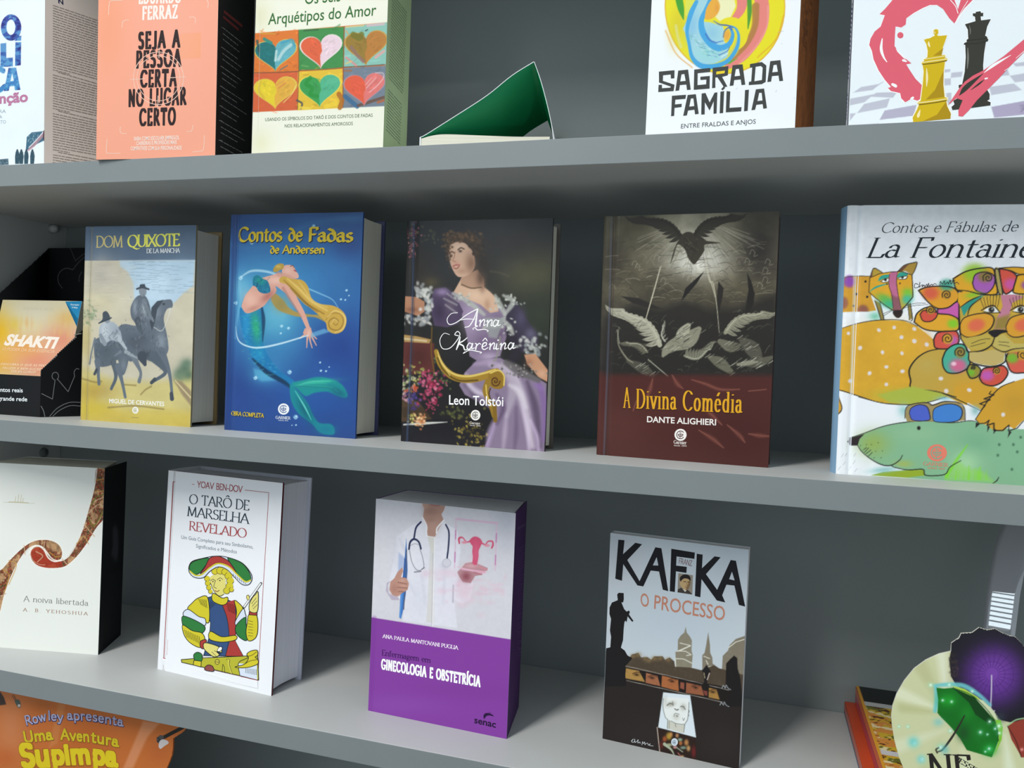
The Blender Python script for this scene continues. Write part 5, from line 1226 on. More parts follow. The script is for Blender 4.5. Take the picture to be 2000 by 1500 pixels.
def art_an(F):
    F.view(770, 420, 3.191)
    F.grade([(0, '#232428'), (.4, '#242423'), (1, '#1d1b1e')])
    F.blob(860, 380, 260, 200, '#4b4a34', .9); F.blob(900, 620, 160, 200, '#2c3328', .9); F.blob(700, 150, 200, 120, '#2e2b2b', .8); F.blob(150, 330, 100, 140, '#2e2720', .6); F.blob(230, 420, 60, 40, '#54492f', .6)
    F.mottle(.16, 40, 7)
    def fl(cx, cy, sx, sy, n, cols, r=(6, 13)):
        for k in range(n): F.blob(random.gauss(cx, sx), random.gauss(cy, sy), random.uniform(*r), random.uniform(*r) * .8, random.choice(cols), .85, random.uniform(0, 90), 1.5)
    fl(115, 90, 22, 34, 40, ['#8a4a58', '#6e3442', '#a9686e', '#4a2c30', '#5d6a48'], (5, 11)); fl(112, 215, 16, 30, 34, ['#9a5a60', '#74404a', '#b07a70', '#4c3430'], (5, 10)); fl(215, 150, 30, 30, 16, ['#3b3f30', '#4c4c3a'], (6, 12))
    # table, basket and flowers
    F.poly([(50, 790), (170, 785), (250, 800), (250, 980), (50, 1000)], '#5a2e2a', 8); F.blob(150, 880, 90, 80, '#44201f', .8); F.poly([(55, 745), (140, 755), (230, 775), (220, 800), (60, 790)], '#a58450', 6); F.stroke([(60, 770), (200, 785)], 12, '#cfc2a4', 6, .7)
    F.poly([(40, 1140), (150, 1160), (250, 1290), (160, 1310), (40, 1290)], '#4a3a2a', 10)
    for k in range(24): F.stroke([(45 + k * 8, 1200), (60 + k * 8, 1260)], 3, '#2a2018', 2)
    fl(225, 1060, 44, 55, 110, ['#a83a5c', '#c4587c', '#8a2644', '#d07a94', '#7c2038'], (7, 15)); fl(235, 1180, 16, 26, 24, ['#8c2a48', '#a8405e'], (5, 10)); fl(85, 1050, 34, 40, 34, ['#b7b890', '#8fa070', '#cfc9a8', '#6c7c4c'], (7, 14)); fl(135, 990, 30, 30, 22, ['#b9b060', '#98a04c', '#6a7a3c'], (6, 12)); fl(70, 1130, 24, 30, 24, ['#b98a9a', '#94607a', '#caa4ac'], (7, 13)); fl(125, 1150, 22, 36, 30, ['#3c3270', '#2c2656', '#54468c'], (7, 13)); fl(120, 1085, 22, 18, 14, ['#b0482e', '#c8603c'], (6, 11)); fl(290, 1000, 40, 50, 26, ['#4a5c34', '#3a4c2c', '#5c6c40'], (6, 12))
    F.poly([(40, 1290), (260, 1270), (400, 1280), (420, 1440), (40, 1420)], '#1c1b20', 8); F.stroke([(60, 1306), (190, 1298), (330, 1290)], [10, 16, 4], '#cfd0c8', 6, .9)
    fl(165, 1275, 24, 26, 34, ['#c98a5c', '#dba678', '#b06c44', '#e4bc92'], (7, 13)); fl(105, 1262, 14, 18, 16, ['#c4b85c', '#dcd28c', '#8c8a44'], (6, 10)); fl(480, 1350, 60, 50, 60, ['#6c5e2a', '#8c7c34', '#4a4220', '#a59448'], (6, 13)); fl(370, 1230, 60, 24, 30, ['#3c4428', '#545a34', '#6a6838'], (7, 14))
    # skirt and bodice in lilac satin
    L1, L2, L3 = '#82738c', '#b0a3b8', '#4e4158'
    F.poly([(440, 980), (520, 900), (660, 890), (800, 960), (900, 1020), (950, 1050), (935, 1480), (560, 1450), (600, 1360), (640, 1240), (560, 1180), (440, 1120), (405, 1060)], L1, 8, sm=False)
    for p, c, w in (([(600, 930), (720, 980), (800, 1150), (860, 1440)], '#c4bac8', 70), ([(680, 950), (740, 1080), (700, 1250)], '#aaa0b0', 60), ([(830, 1040), (880, 1200), (910, 1440)], L3, 44), ([(900, 1040), (940, 1200), (930, 1400)], '#7c5f96', 50), ([(880, 1060), (920, 1080)], '#8a6aa8', 50), ([(640, 1250), (600, 1350), (580, 1440)], '#b09cc0', 40), ([(700, 1240), (690, 1350), (680, 1450)], L2, 30), ([(760, 1200), (760, 1350), (750, 1460)], '#64536f', 26), ([(800, 1180), (830, 1320), (840, 1460)], '#cdbfd6', 26), ([(450, 1000), (480, 1080), (560, 1120)], '#cdc2d4', 46), ([(440, 1060), (520, 1150), (600, 1200)], L3, 26), ([(500, 930), (600, 920), (660, 960)], '#a693b0', 40), ([(640, 1120), (680, 1200), (640, 1300)], '#574663', 34), ([(850, 1280), (890, 1380), (900, 1470)], '#cbb8d8', 22), ([(720, 1060), (780, 1100), (820, 1200)], '#d2cbd6', 34)):
        F.stroke(p, [w * .4, w, w * .5], c, 26, .75)
    F.poly([(360, 480), (440, 470), (560, 520), (650, 560), (720, 600), (700, 760), (660, 880), (520, 910), (470, 880), (450, 740), (420, 620), (380, 540)], L1, 8)
    F.blob(480, 640, 60, 110, '#a795b4', .8); F.blob(560, 800, 70, 70, '#6d5878', .8); F.blob(590, 880, 60, 26, '#b7a6c2', .7); F.blob(650, 720, 40, 90, '#57465f', .7)
    # sleeves with frills, arms
    F.poly([(250, 460), (320, 450), (380, 500), (430, 600), (400, 680), (330, 700), (250, 690), (230, 600), (230, 520)], '#4a3d58', 8); F.blob(300, 480, 46, 26, '#9a86ac', .8); F.blob(350, 560, 40, 50, '#5f5364', .8); F.blob(280, 600, 44, 70, '#33293f', .8)
    for p in ([(310, 520), (390, 560)], [(330, 490), (400, 540)], [(320, 560), (390, 610)]): F.stroke(p, 12, '#9c9aa0', 8, .6)
    F.poly([(60, 505), (140, 510), (190, 540), (190, 600), (150, 630), (60, 600)], '#a87a5e', 6); F.blob(110, 590, 50, 20, '#7c5240', .8)
    fl(165, 480, 34, 20, 30, ['#aeb0ac', '#8c9090', '#c9cac6'], (10, 18)); fl(205, 570, 20, 44, 34, ['#b9bbb6', '#92969a', '#d2d2cc'], (10, 18)); fl(150, 650, 40, 20, 30, ['#a9aba8', '#84888a', '#c4c4c0'], (10, 18))
    F.poly([(700, 560), (760, 540), (820, 640), (890, 740), (900, 800), (800, 860), (730, 800), (690, 680)], '#332d3e', 8); F.blob(790, 640, 40, 70, '#4c4660', .8); F.blob(850, 740, 40, 40, '#6a6880', .7); F.stroke([(720, 720), (760, 860), (740, 890)], 60, '#2a2430', 20, .8)
    fl(860, 820, 50, 30, 44, ['#a3a8a4', '#82888a', '#bdc0bc'], (10, 18))
    F.poly([(810, 870), (880, 865), (930, 930), (960, 970), (955, 1040), (900, 1010), (830, 930)], '#b98a6c', 6); F.blob(920, 990, 30, 30, '#d0a488', .7); F.blob(840, 920, 26, 30, '#8c6048', .6)
    # chest, lace, neck, face
    F.poly([(415, 400), (500, 460), (550, 440), (600, 480), (640, 520), (650, 600), (600, 610), (540, 560), (450, 520), (370, 480)], '#c9a78e', 8); F.blob(520, 500, 70, 40, '#dcbea4', .7); F.blob(580, 560, 20, 40, '#9c765e', .5); F.blob(550, 440, 20, 50, '#94705a', .7)
    for p in ([(365, 490), (430, 520), (500, 570), (560, 620)], [(630, 500), (660, 560), (690, 620)], [(680, 500), (740, 540), (690, 620)], [(690, 640), (640, 680), (560, 700)], [(680, 650), (720, 700), (740, 740)]):
        F.stroke(p, [16, 34, 20], '#a9ada6', 14, .85)
        fl(p[1][0], p[1][1], 30, 24, 14, ['#c6c9c2', '#8f958f', '#b4b8b0'], (6, 12))
    F.poly([(560, 640), (690, 640), (640, 770), (590, 760)], '#8f9494', 14, .8); F.stroke([(660, 760), (640, 880), (620, 910)], 10, '#8a8a7c', 8, .8)
    F.stroke([(700, 920), (780, 970), (900, 1030)], [40, 60, 30], '#5c5a58', 16, .8); fl(780, 970, 70, 30, 40, ['#7d7c78', '#46443f', '#9a9892'], (5, 10))
    F.poly([(415, 395), (425, 380), (520, 340), (560, 400), (560, 450), (480, 462), (415, 440)], '#b08c74', 8); F.blob(540, 390, 34, 60, '#5e4638', .9)
    F.poly([(335, 200), (360, 165), (420, 165), (470, 200), (500, 260), (500, 330), (460, 375), (400, 385), (365, 340), (345, 280)], '#c9a68e', 6, sm=True)
    F.blob(480, 300, 40, 70, '#7d5c48', .85); F.blob(400, 200, 46, 26, '#dcbfa8', .7); F.blob(385, 300, 26, 20, '#c48c7c', .6); F.blob(420, 350, 36, 20, '#a98068', .6); F.blob(352, 250, 12, 50, '#a98670', .6)
    for p, w, c in (([(346, 240), (358, 228), (374, 236)], 7, '#4a3428'), ([(398, 216), (416, 204), (436, 212)], 8, '#4a3428'), ([(380, 230), (374, 262), (366, 284), (382, 290)], 5, '#9a7058'), ([(366, 320), (384, 312), (408, 312)], 9, '#a8605a'), ([(372, 330), (388, 334), (404, 322)], 7, '#94504c')): F.stroke(p, w, c, 4, .9)
    F.blob(352, 256, 9, 7, '#2a1e18', .9); F.blob(412, 225, 11, 8, '#2a1e18', .9)
    F.poly([(322, 250), (328, 180), (360, 130), (420, 105), (490, 110), (545, 160), (550, 230), (520, 290), (505, 250), (480, 205), (440, 172), (390, 165), (350, 185), (336, 240)], '#3c2c20', 10)
    fl(430, 128, 52, 16, 70, ['#4a3626', '#5e4630', '#382a1e', '#6e5438'], (8, 16)); fl(530, 200, 22, 34, 50, ['#3a2c20', '#4c3a2a', '#2c2219'], (8, 15)); fl(338, 230, 10, 60, 30, ['#4a3828', '#5a442f', '#3c2e22'], (5, 10)); fl(350, 160, 24, 20, 24, ['#54402c', '#684e34'], (6, 12)); F.blob(560, 300, 40, 80, '#2a221c', .8)
    F.stroke([(420, 432), (480, 455), (545, 450)], 7, '#5d4a34', 4, .9); F.stroke([(600, 350), (660, 360), (710, 380)], 12, '#5c5040', 14, .5)
    # gilt arm of the chair
    G = '#9a7a2a'
    F.stroke([(262, 850), (290, 930), (360, 1000), (450, 1022), (540, 1010), (600, 985), (640, 975)], [30, 46, 50, 46, 40], G, 5); F.stroke([(270, 850), (300, 930), (370, 990), (460, 1005), (560, 985), (630, 965)], [6, 14, 12], '#d8c06a', 5, .9); F.stroke([(270, 890), (310, 970), (400, 1030), (520, 1030)], 10, '#4a3812', 6, .8)
    F.poly([(590, 990), (640, 965), (680, 985), (688, 1040), (670, 1080), (620, 1080), (592, 1050)], '#8c6c24', 5, sm=True); F.stroke([(630 + 30 * (1 - t / 14) * math.cos(t * .8), 1035 + 34 * (1 - t / 14) * math.sin(t * .8)) for t in range(14)], 8, '#4c2e16', 4); F.stroke([(600, 985), (650, 968), (684, 1000), (684, 1060)], 9, '#d6bd62', 4)
    F.stroke([(585, 1040), (570, 1100), (600, 1180), (625, 1250)], [44, 40, 30, 36], '#8f7128', 5); F.stroke([(572, 1060), (578, 1120), (605, 1190)], 8, '#d0b65c', 4); F.stroke([(600, 1080), (592, 1120), (620, 1200)], 8, '#4a3612', 4)
    F.stroke([(235, 700), (232, 860), (250, 980)], 9, '#6a5220', 5, .8); F.stroke([(625, 1180), (630, 1280)], 26, '#7c6020', 6)
    for k in range(14): F.blob(278 + k * 5.2, 880 + k * 9, 5, 5, '#e2cd80', .8)
    F.stroke([(122, 40), (108, 700), (78, 1440)], 12, '#46587e', 9, .6)  # bluish highlight of the hinge groove, painted into the print
    # lettering: script title with swashes, author, mark
    Wt = '#f1f1f3'
    S = lambda p, w=(4, 9, 5): F.vstroke(p, w, Wt)
    S([(395, 608), (355, 615), (330, 650), (345, 682), (390, 668), (440, 630), (480, 605), (520, 585)], (3, 5, 6)); S([(520, 585), (500, 640), (470, 690), (440, 700)], (4, 7, 4)); S([(522, 585), (512, 650), (508, 690), (520, 692)], (5, 12, 7)); S([(415, 655), (450, 648), (505, 650)], (3, 6, 3))
    def n_(x, y): S([(x, y - 30), (x + 8, y - 38), (x + 4, y), (x + 8, y - 20), (x + 26, y - 40), (x + 34, y - 34), (x + 28, y - 4), (x + 42, y - 10)], (5, 8, 5))
    def a_(x, y): S([(x + 34, y - 34), (x + 16, y - 40), (x + 2, y - 16), (x + 12, y), (x + 28, y - 14), (x + 38, y - 38), (x + 32, y - 6), (x + 48, y - 10)], (5, 8, 5))
    n_(530, 692); n_(576, 694); a_(614, 694)
    S([(495, 715), (490, 708), (505, 702), (520, 716), (560, 712), (585, 720), (580, 728)], (3, 6, 4))
    S([(345, 745), (310, 738), (285, 780), (300, 830), (345, 830), (385, 790), (410, 745), (395, 725), (378, 745), (400, 752)], (3, 5, 5)); S([(412, 760), (402, 800), (388, 838)], (5, 11, 6)); S([(455, 765), (430, 785), (405, 800), (430, 815), (440, 840), (460, 835)], (5, 9, 5))
    a_(452, 838); S([(505, 800), (514, 806), (508, 838), (512, 818), (530, 800), (540, 806)], (5, 8, 5)); S([(548, 822), (572, 812), (574, 796), (556, 800), (548, 826), (562, 838), (585, 826)], (5, 8, 5)); S([(552, 784), (568, 768), (580, 784)], (5, 6, 5)); n_(592, 838); S([(640, 802), (636, 834), (652, 832)], (6, 9, 5)); F.vdisc(648, 780, 5, Wt); n_(660, 838); a_(708, 836)
    S([(440, 852), (432, 862), (470, 842), (520, 850), (545, 856), (535, 862)], (3, 6, 4))
    F.text('Leon Tolstói', (342, 1180), (680, 1191), 62, Wt, bold=.012)
    F.vdisc(507, 1247, 30, '#e8e6e2', 33); emblem(F, 507, 1247, 27, '#3c3438'); F.text('Garnier', (470, 1301), (537, 1306), 15, '#e0dcd8', pen=(.14, .06, 0), serif=.08); F.text('desde 1844', (472, 1313), (538, 1318), 8, '#d4d0cc', bold=.01)
def art_di(F):
    F.view(1150, 400, 2.885)
    F.grade([(0, '#4a463a'), (.2, '#544f40'), (.35, '#454136'), (.5, '#35322d'), (.64, '#2c2a28'), (.65, '#4a2a26'), (.8, '#4b2724'), (1, '#4e2c28')])
    F.blob(600, 200, 330, 240, '#79745c', .8); F.blob(610, 180, 200, 190, '#a8a594', .9); F.blob(620, 300, 190, 110, '#cfcec4', .98); F.blob(600, 340, 120, 50, '#d8d7ce', .9); F.blob(620, 80, 150, 60, '#9a9684', .8)
    F.blob(960, 240, 130, 220, '#2f2c2a', .9); F.blob(150, 330, 90, 120, '#3a352b', .8); F.blob(200, 120, 150, 80, '#56503c', .7); F.blob(170, 480, 80, 60, '#6a6450', .6); F.blob(900, 470, 100, 60, '#575240', .6)
    F.mottle(.22, 36, 21); F.mottle(.12, 130, 22)
    def h(p, w, c, a=.8): F.stroke(p, w, c, 2, a)
    # rays of light and whirling cloud
    for k in range(110):
        a = random.uniform(-1.25, 1.25); r0, r1 = random.uniform(120, 220), random.uniform(240, 420)
        h([(610 + r0 * math.sin(a), 60 + r0 * math.cos(a) * .9), (610 + r1 * math.sin(a), 60 + r1 * math.cos(a) * .9)], 2.2, random.choice(['#cfccbc', '#8f8b76', '#5a5646', '#b5b2a2']), .5)
    for k in range(240):
        x, y = random.uniform(110, 1030), random.uniform(210, 560); w = random.uniform(14, 50); b = random.uniform(-22, 22)
        h([(x - w, y + b * .3), (x, y - abs(b)), (x + w, y + b)], random.uniform(1.6, 3.4), random.choice(['#8d8871', '#aaa690', '#2c2a26', '#3a372f', '#6a6552']), .55)
    for k in range(16):
        x = random.uniform(240, 1000); y = random.uniform(260, 470)
        h([(x, y), (x + 12, y - 26), (x + 30, y - 12), (x + 24, y + 10), (x + 44, y + 4)], 2.6, '#b5b19c', .6)
    # dark great bird of the storm, seen against the light
    def wing(px, py, ang, L, up, c, e=None, n=11, wd=.16):
        ca, sa = math.cos(ang), math.sin(ang)
        T = lambda u, v: (px + L * (u * ca - v * sa), py + L * (u * sa + v * ca))
        arch = lambda q: (q, -.16 * up * math.sin(PI * min(1, q * 1.15)))
        for k in range(n, -1, -1):
            q = .06 + .92 * k / n
            a, b = arch(q)
            ln = .30 - .10 * abs(q - .55)
            F.stroke([T(a, b), T(a + ln * (.25 + .5 * q), b + ln * .55 * up), T(a + ln * (.55 + .75 * q), b + ln * (.95 - .45 * q) * up)], [L * wd * .7, L * wd * .55, 3], c, 3, .95)
            h([T(a, b), T(a + ln * (.25 + .5 * q), b + ln * .6 * up), T(a + ln * (.55 + .75 * q), b + ln * (.95 - .45 * q) * up)], 2.2, e or '#1e1c1a', .75)
        F.stroke([T(*arch(q)) for q in (0, .25, .5, .75, 1.0)], [L * .09, L * .1, L * .05, 4], c, 3)
        h([T(*arch(q)) for q in (.05, .3, .55, .8, 1.0)], 2.4, '#d0cfbe' if e != '#2a2722' and c > '#6' else '#1f1d1a', .8)
    D = '#37332c'
    wing(525, 190, math.radians(207), 260, -1, D, '#2a2722'); wing(590, 185, math.radians(-30), 250, 1, D, '#2a2722')
    F.poly([(530, 165), (560, 152), (590, 162), (605, 190), (640, 200), (740, 215), (655, 225), (650, 260), (610, 320), (590, 335), (560, 300), (540, 250), (500, 225), (478, 290), (460, 330), (485, 240), (510, 195)], '#3d392f', 5, sm=True)
    for k in range(26): h([(540 + random.uniform(-10, 70), 180 + random.uniform(0, 90)), (550 + random.uniform(-10, 70), 200 + random.uniform(0, 110))], 2.2, random.choice(['#262320', '#6a6454']), .6)
    # dark pinnacles
    F.poly([(880, 600), (900, 480), (892, 380), (915, 430), (935, 500), (928, 560), (900, 610)], '#23211f', 4); F.poly([(715, 600), (730, 430), (760, 470), (752, 530), (735, 600)], '#2a2724', 4)
    F.poly([(95, 640), (250, 560), (400, 590), (540, 540), (700, 600), (850, 580), (1060, 500), (1060, 980), (80, 970)], '#262422', 50, .85)
    F.poly([(520, 545), (545, 470), (600, 420), (650, 375), (610, 440), (560, 500)], '#232120', 4); F.poly([(180, 515), (280, 525), (420, 590), (330, 580), (250, 555)], '#2b2825', 5)
    # lightning
    for p in ([(408, 345), (365, 490), (310, 680)], [(402, 350), (372, 470), (318, 660)], [(655, 300), (680, 430), (700, 440), (720, 560), (735, 720)], [(660, 360), (690, 440), (712, 520)]): h(p, [4, 6, 3], '#bdb9a4', .85)
    # pale birds tumbling out of the cloud
    P = '#a7a694'
    wing(400, 790, math.radians(222), 290, -1, P, '#4a483e', 10); wing(770, 720, math.radians(-28), 240, 1, '#8c8b78', '#3f3d35', 9)
    wing(540, 850, math.radians(-15), 150, -1.4, '#7d7d6c', '#33322c'); wing(430, 770, math.radians(262), 90, 1, '#97968a', '#3a3932', 5); wing(330, 830, math.radians(205), 130, -1, '#6d6c5c', '#2a2926')
    for pts, w, c in (([(620, 700), (560, 760), (480, 790), (440, 820), (420, 850)], [30, 90, 70, 50, 20], '#8f8e7b'), ([(560, 680), (530, 720), (500, 740)], [30, 60, 20], '#a8a794'), ([(740, 770), (800, 800), (850, 790)], [30, 60, 20], '#6f6e5e'), ([(680, 860), (740, 890), (800, 940)], [20, 60, 30], '#6a6959'), ([(860, 760), (920, 810), (960, 870)], [30, 80, 40], '#55544a'), ([(880, 900), (960, 890), (1030, 860)], [20, 50, 20], '#5e5d50'), ([(220, 880), (300, 920), (360, 960)], [20, 56, 30], '#4f4e44'), ([(840, 900), (900, 890), (950, 885)], [16, 26, 10], '#8d8c7a')):
        F.stroke(pts, w, c, 6, .9)
        for k in range(16):
            q = random.choice(pts); x, y = q[0] + random.uniform(-30, 30), q[1] + random.uniform(-26, 26)
            h([(x - 16, y + 8), (x, y - 2), (x + 14, y - 12)], random.uniform(2, 4), random.choice(['#d0cfbe', '#3a3931', '#b5b4a2', '#2c2b27']), .7)
    for k in range(170):
        x, y = random.uniform(100, 1035), random.uniform(600, 965); a = random.uniform(-1, .4); L = random.uniform(10, 34)
        h([(x, y), (x + L * math.cos(a), y + L * math.sin(a) - 6), (x + 1.6 * L * math.cos(a), y + 1.6 * L * math.sin(a))], random.uniform(1.5, 3), random.choice(['#7d7c6a', '#9c9b88', '#3c3a34', '#1c1b1a', '#5c5b4e']), .5)
    h([(170, 690), (165, 780), (210, 860), (250, 890)], [4, 6, 10, 6], '#8d8b78'); h([(335, 872), (445, 965)], 5, '#b9b8a6'); h([(160, 705), (172, 780)], 5, '#9a988a')
    # maroon band, with faint feathers printed under it
    F.poly([(40, 960), (1060, 960), (1060, 1520), (30, 1500)], '#4b2623', 34, .93)
    F.blob(180, 1250, 160, 160, '#5a3630', .5); F.blob(850, 1300, 240, 160, '#3f1f1d', .6)
    for pts in ([(360, 980), (345, 1040), (320, 1100)], [(580, 985), (660, 1010), (740, 1040), (850, 1040)], [(620, 1270), (700, 1320), (760, 1370)], [(780, 1240), (850, 1300), (880, 1340)], [(640, 1130), (690, 1180), (750, 1240)], [(270, 1100), (250, 1160)], [(900, 1050), (1000, 1040)], [(470, 960), (500, 1010), (530, 1035)], [(900, 1290), (960, 1300), (1020, 1304)]):
        F.stroke(pts, [6, 26, 6], '#7a463c', 8, .55); h(pts, 3, '#a06a5c', .6)
    F.stroke([(128, 70), (112, 700), (85, 1410)], 9, '#5e6478', 7, .6)  # glint along the hinge groove, put into the ink colour
    # lettering: tall fat faced capitals with a dark edge
    def w(st, a, b, cap):
        F.text(st, (a[0] - 2, a[1] + 2), (b[0] + 2, b[1] + 2), cap, '#331612', pen=(.17, .07, 0), serif=.06, space=.16, xs=.72)
        F.text(st, a, b, cap, '#d8a024', pen=(.135, .035, 0), serif=.055, space=.18, xs=.72)
    w('A', (193, 1142), (236, 1143), 112); w('Divina', (266, 1146), (496, 1153), 108); w('Comédia', (528, 1158), (866, 1172), 112)
    F.text('DANTE ALIGHIERI', (328, 1224), (717, 1242), 35, '#e9e4e0', bold=.02)
    F.vdisc(517, 1296, 34, '#ece9e6'); emblem(F, 517, 1296, 30, '#4a2623')
    F.text('Garnier', (478, 1345), (551, 1350), 19, '#ded6d2', pen=(.18, .07, 0), serif=.08); F.text('desde 1844', (479, 1359), (551, 1363), 9, '#d0c6c2', bold=.01)

def art_po(F):
    F.view(0, 0, 4.41)
    F.poly([(-900, -400), (400, -400), (400, 1500), (-900, 1500)], '#e6eff2', 2)
    def ink(U, V):
        t = np.clip((V - .085) / .11, 0, 1)[..., None]
        n = fbm(U * 120, V * 260, 31)[..., None]
        c = hexc('#3f8ac0') * (1 - t) + hexc('#3a3f96') * t
        c = np.where((n > .55) & (t < .9), hexc('#6fb4d8') * .6 + c * .4, c)
        return np.where(n < .36, hexc('#2c2f7c'), c)
    F.poly([(97 + 88 * math.cos(t * .2), 237 + 114 * math.sin(t * .2)) for t in range(32)], ink, 2); F.poly([(95 + 38 * math.cos(t * .2), 235 + 66 * math.sin(t * .2)) for t in range(32)], '#e6eff2', 2)
    F.poly([(125, 352), (165, 308), (185, 308), (183, 350)], ink, 2); F.poly([(5, 375), (55, 370), (55, 500), (112, 496), (112, 572), (5, 578)], ink, 2); F.poly([(134, 364), (184, 362), (180, 562), (130, 568)], ink, 2)
    F.poly([(35, 785), (75, 585), (140, 582), (178, 774), (130, 778), (124, 740), (85, 744), (76, 782)], ink, 2); F.poly([(90, 700), (106, 630), (120, 696)], '#e6eff2', 2)
    F.stroke([(30, 610), (-20, 590), (-70, 650), (-60, 750), (-10, 780), (40, 745)], 46, ink, 2)
    for k, (a, b) in enumerate((((-160, 237), 90),)): F.poly([(-150 + 80 * math.cos(t * .2), 237 + 112 * math.sin(t * .2)) for t in range(32)], ink, 2)
    F.text('nção', (-5, 892), (242, 874), 92, '#b9789c', bold=.035)
    F.vstroke([(4, 890), (20, 830)], 2, '#b9789c')
    for st, x, y in (('EIRA', 52, 972), ('A', 20, 1020), ('ATO', 52, 1064)): F.text(st, (x - 24 * len(st), y + 2), (x, y), 30, '#93a6b4')
    F.text('EM', (-10, 5), (35, 2), 20, '#7d93ac')
    F.poly([(232, 1180), (275, 1140), (375, 1130), (383, 1120), (382, 1210), (320, 1240), (262, 1280), (222, 1300), (228, 1230)], '#3f6a80', 3)
    for k in range(26): F.blob(random.uniform(235, 330), random.uniform(1150, 1240), 4, 4, '#cfdde4', .8)
    F.poly([(330, 1180), (383, 1120), (382, 1170), (300, 1260), (250, 1300), (230, 1300)], '#b98a96', 6, .8); F.stroke([(370, 1140), (320, 1200), (250, 1270)], 8, '#e0e4e8', 4); F.poly([(375, 1128), (383, 1120), (382, 1216), (370, 1190)], '#4a2c3a', 4)
    for x, s in ((150, 1), (185, 1.05), (228, .95), (280, 1)):
        F.poly([(x - 18, 1412), (x - 20, 1350), (x - 14, 1310), (x, 1284), (x + 14, 1310), (x + 20, 1345), (x + 14, 1412)], '#33505e', 4); F.blob(x, 1296, 9, 11, '#2c4450', 1, 0, 3)
        for k in range(6): F.blob(x + random.uniform(-14, 14), random.uniform(1310, 1400), 4, 6, random.choice(['#24363f', '#5a7a88']), .7)
    F.poly([(0, 1372), (72, 1366), (76, 1418), (0, 1424)], '#4a6270', 4); F.mottle(.01, 50)
    for k in range(16): F.blob(random.uniform(0, 70), random.uniform(1378, 1416), 5, 5, random.choice(['#2e4450', '#8aa4b0']), .7)
def art_po_flap(F):
    F.view(0, 0, 4.41)
    F.text('N', (502, 26), (545, 40), 40, '#1f2250', bold=.03)
    rows = []
    for k in range(62):
        y0 = 42 + k * 22.2; sl = .34 - .18 * k / 62
        x1 = 600 if k in (25, 40, 56) else 900
        rows.append((500 if k in (26, 41, 57) else 455, y0, x1, y0 + (x1 - 455) * sl))
    F.lines(rows, '#968c84', 6.5, (14, 60), 6)

def art_or(F):
    F.view(0, 0, 4)
    F.poly([(600, -200), (1800, -200), (1800, 1300), (600, 1300)], '#f2a58a', 2)
    F.poly([(1405, 262), (1570, 255), (1568, 455), (1408, 462)], '#f2a074', 2); F.blob(1350, 300, 300, 500, '#f3ab96', .5); F.blob(850, 200, 130, 400, '#ee9a72', .5)
    K = '#2a1a1c'
    F.text('EDUARDO', (1085, 27), (1418, 18), 100, '#f6e8e0', pen=(.15, .13, 0), serif=0, space=.17, xs=.5); F.text('FERRAZ', (1113, 152), (1390, 139), 98, '#f6e8e0', pen=(.15, .13, 0), serif=0, space=.17, xs=.5)
    C = '#f3cdbb'
    th = [(1240 + 195 * math.cos(t * 2 * PI / 48), 608 + 208 * math.sin(t * 2 * PI / 48)) for t in range(48)]
    for st, a, b in (('SEJA A', (1080, 380), (1410, 363)), ('PESSOA', (1064, 528), (1418, 513)), ('CERTA', (1094, 678), (1382, 668)), ('NO LUGAR', (1005, 829), (1458, 812)), ('CERTO', (1087, 979), (1375, 970))):
        F.text(st, a, b, 124, K, pen=(.17, .145, 0), serif=0, space=.2, xs=.5)
    for q, w in ((1, 4.5), (.86, 4)):
        F.vstroke([(1240 + 195 * q * math.cos(t * 2 * PI / 48), 612 + 205 * q * math.sin(t * 2 * PI / 48)) for t in range(48)], w, C, True, True)
    for p in ([(1020, 622), (1130, 616)], [(1320, 608), (1450, 602)], [(1245, 375), (1243, 455)], [(1236, 750), (1234, 850)], [(955, 215), (960, 172), (985, 158), (1005, 157)], [(1480, 135), (1515, 134), (1528, 150), (1528, 180)], [(850, 115), (855, 30), (870, 8), (960, 2)], [(1625, 62), (1628, 20), (1605, -5), (1560, -8)], [(942, 992), (940, 1025), (955, 1042), (990, 1043)], [(1462, 1028), (1495, 1025), (1505, 1005), (1508, 980)], [(838, 1090), (832, 1180), (850, 1198), (940, 1197)], [(1505, 1187), (1575, 1180), (1592, 1160), (1598, 1060)]): F.vstroke(p, 5, C)
    for st, a, b in (('SAIBA COMO ESCOLHER EMPREGOS,', (1047, 1098), (1402, 1088)), ('CARREIRAS E PROFISSÕES MAIS', (1066, 1134), (1382, 1124)), ('COMPATÍVEIS COM SUA PERSONALIDADE', (1022, 1174), (1420, 1168))): F.text(st, a, b, 31, '#f6e6dc', bold=.012)
def art_or_flap(F):
    F.view(380, 0, 4.69)
    for dx, dy in ((0, 0), (-4, 34)): F.vpoly([(268 + dx, 90 + dy), (438 + dx, 228 + dy), (436 + dx, 254 + dy), (266 + dx, 116 + dy)] if dx == 0 else [(262, 140), (405, 262), (403, 286), (260, 164)], '#5e2423')
    rows = []
    for y, n in ((250, 3), (432, 3), (608, 3), (790, 3), (970, 2), (1105, 3), (1285, 2)):
        sl = .79 - .25 * (y - 250) / 1040
        rows.append((246 - (y - 250) * .025, y - 6, 252, y))
        for k in range(n):
            L = random.uniform(110, 235); x0 = 258 - (y - 250) * .022
            rows.append((x0, y + k * 52, x0 + L, y + k * 52 + L * sl))
    F.lines(rows, '#77777a', 7, (18, 60), 7)

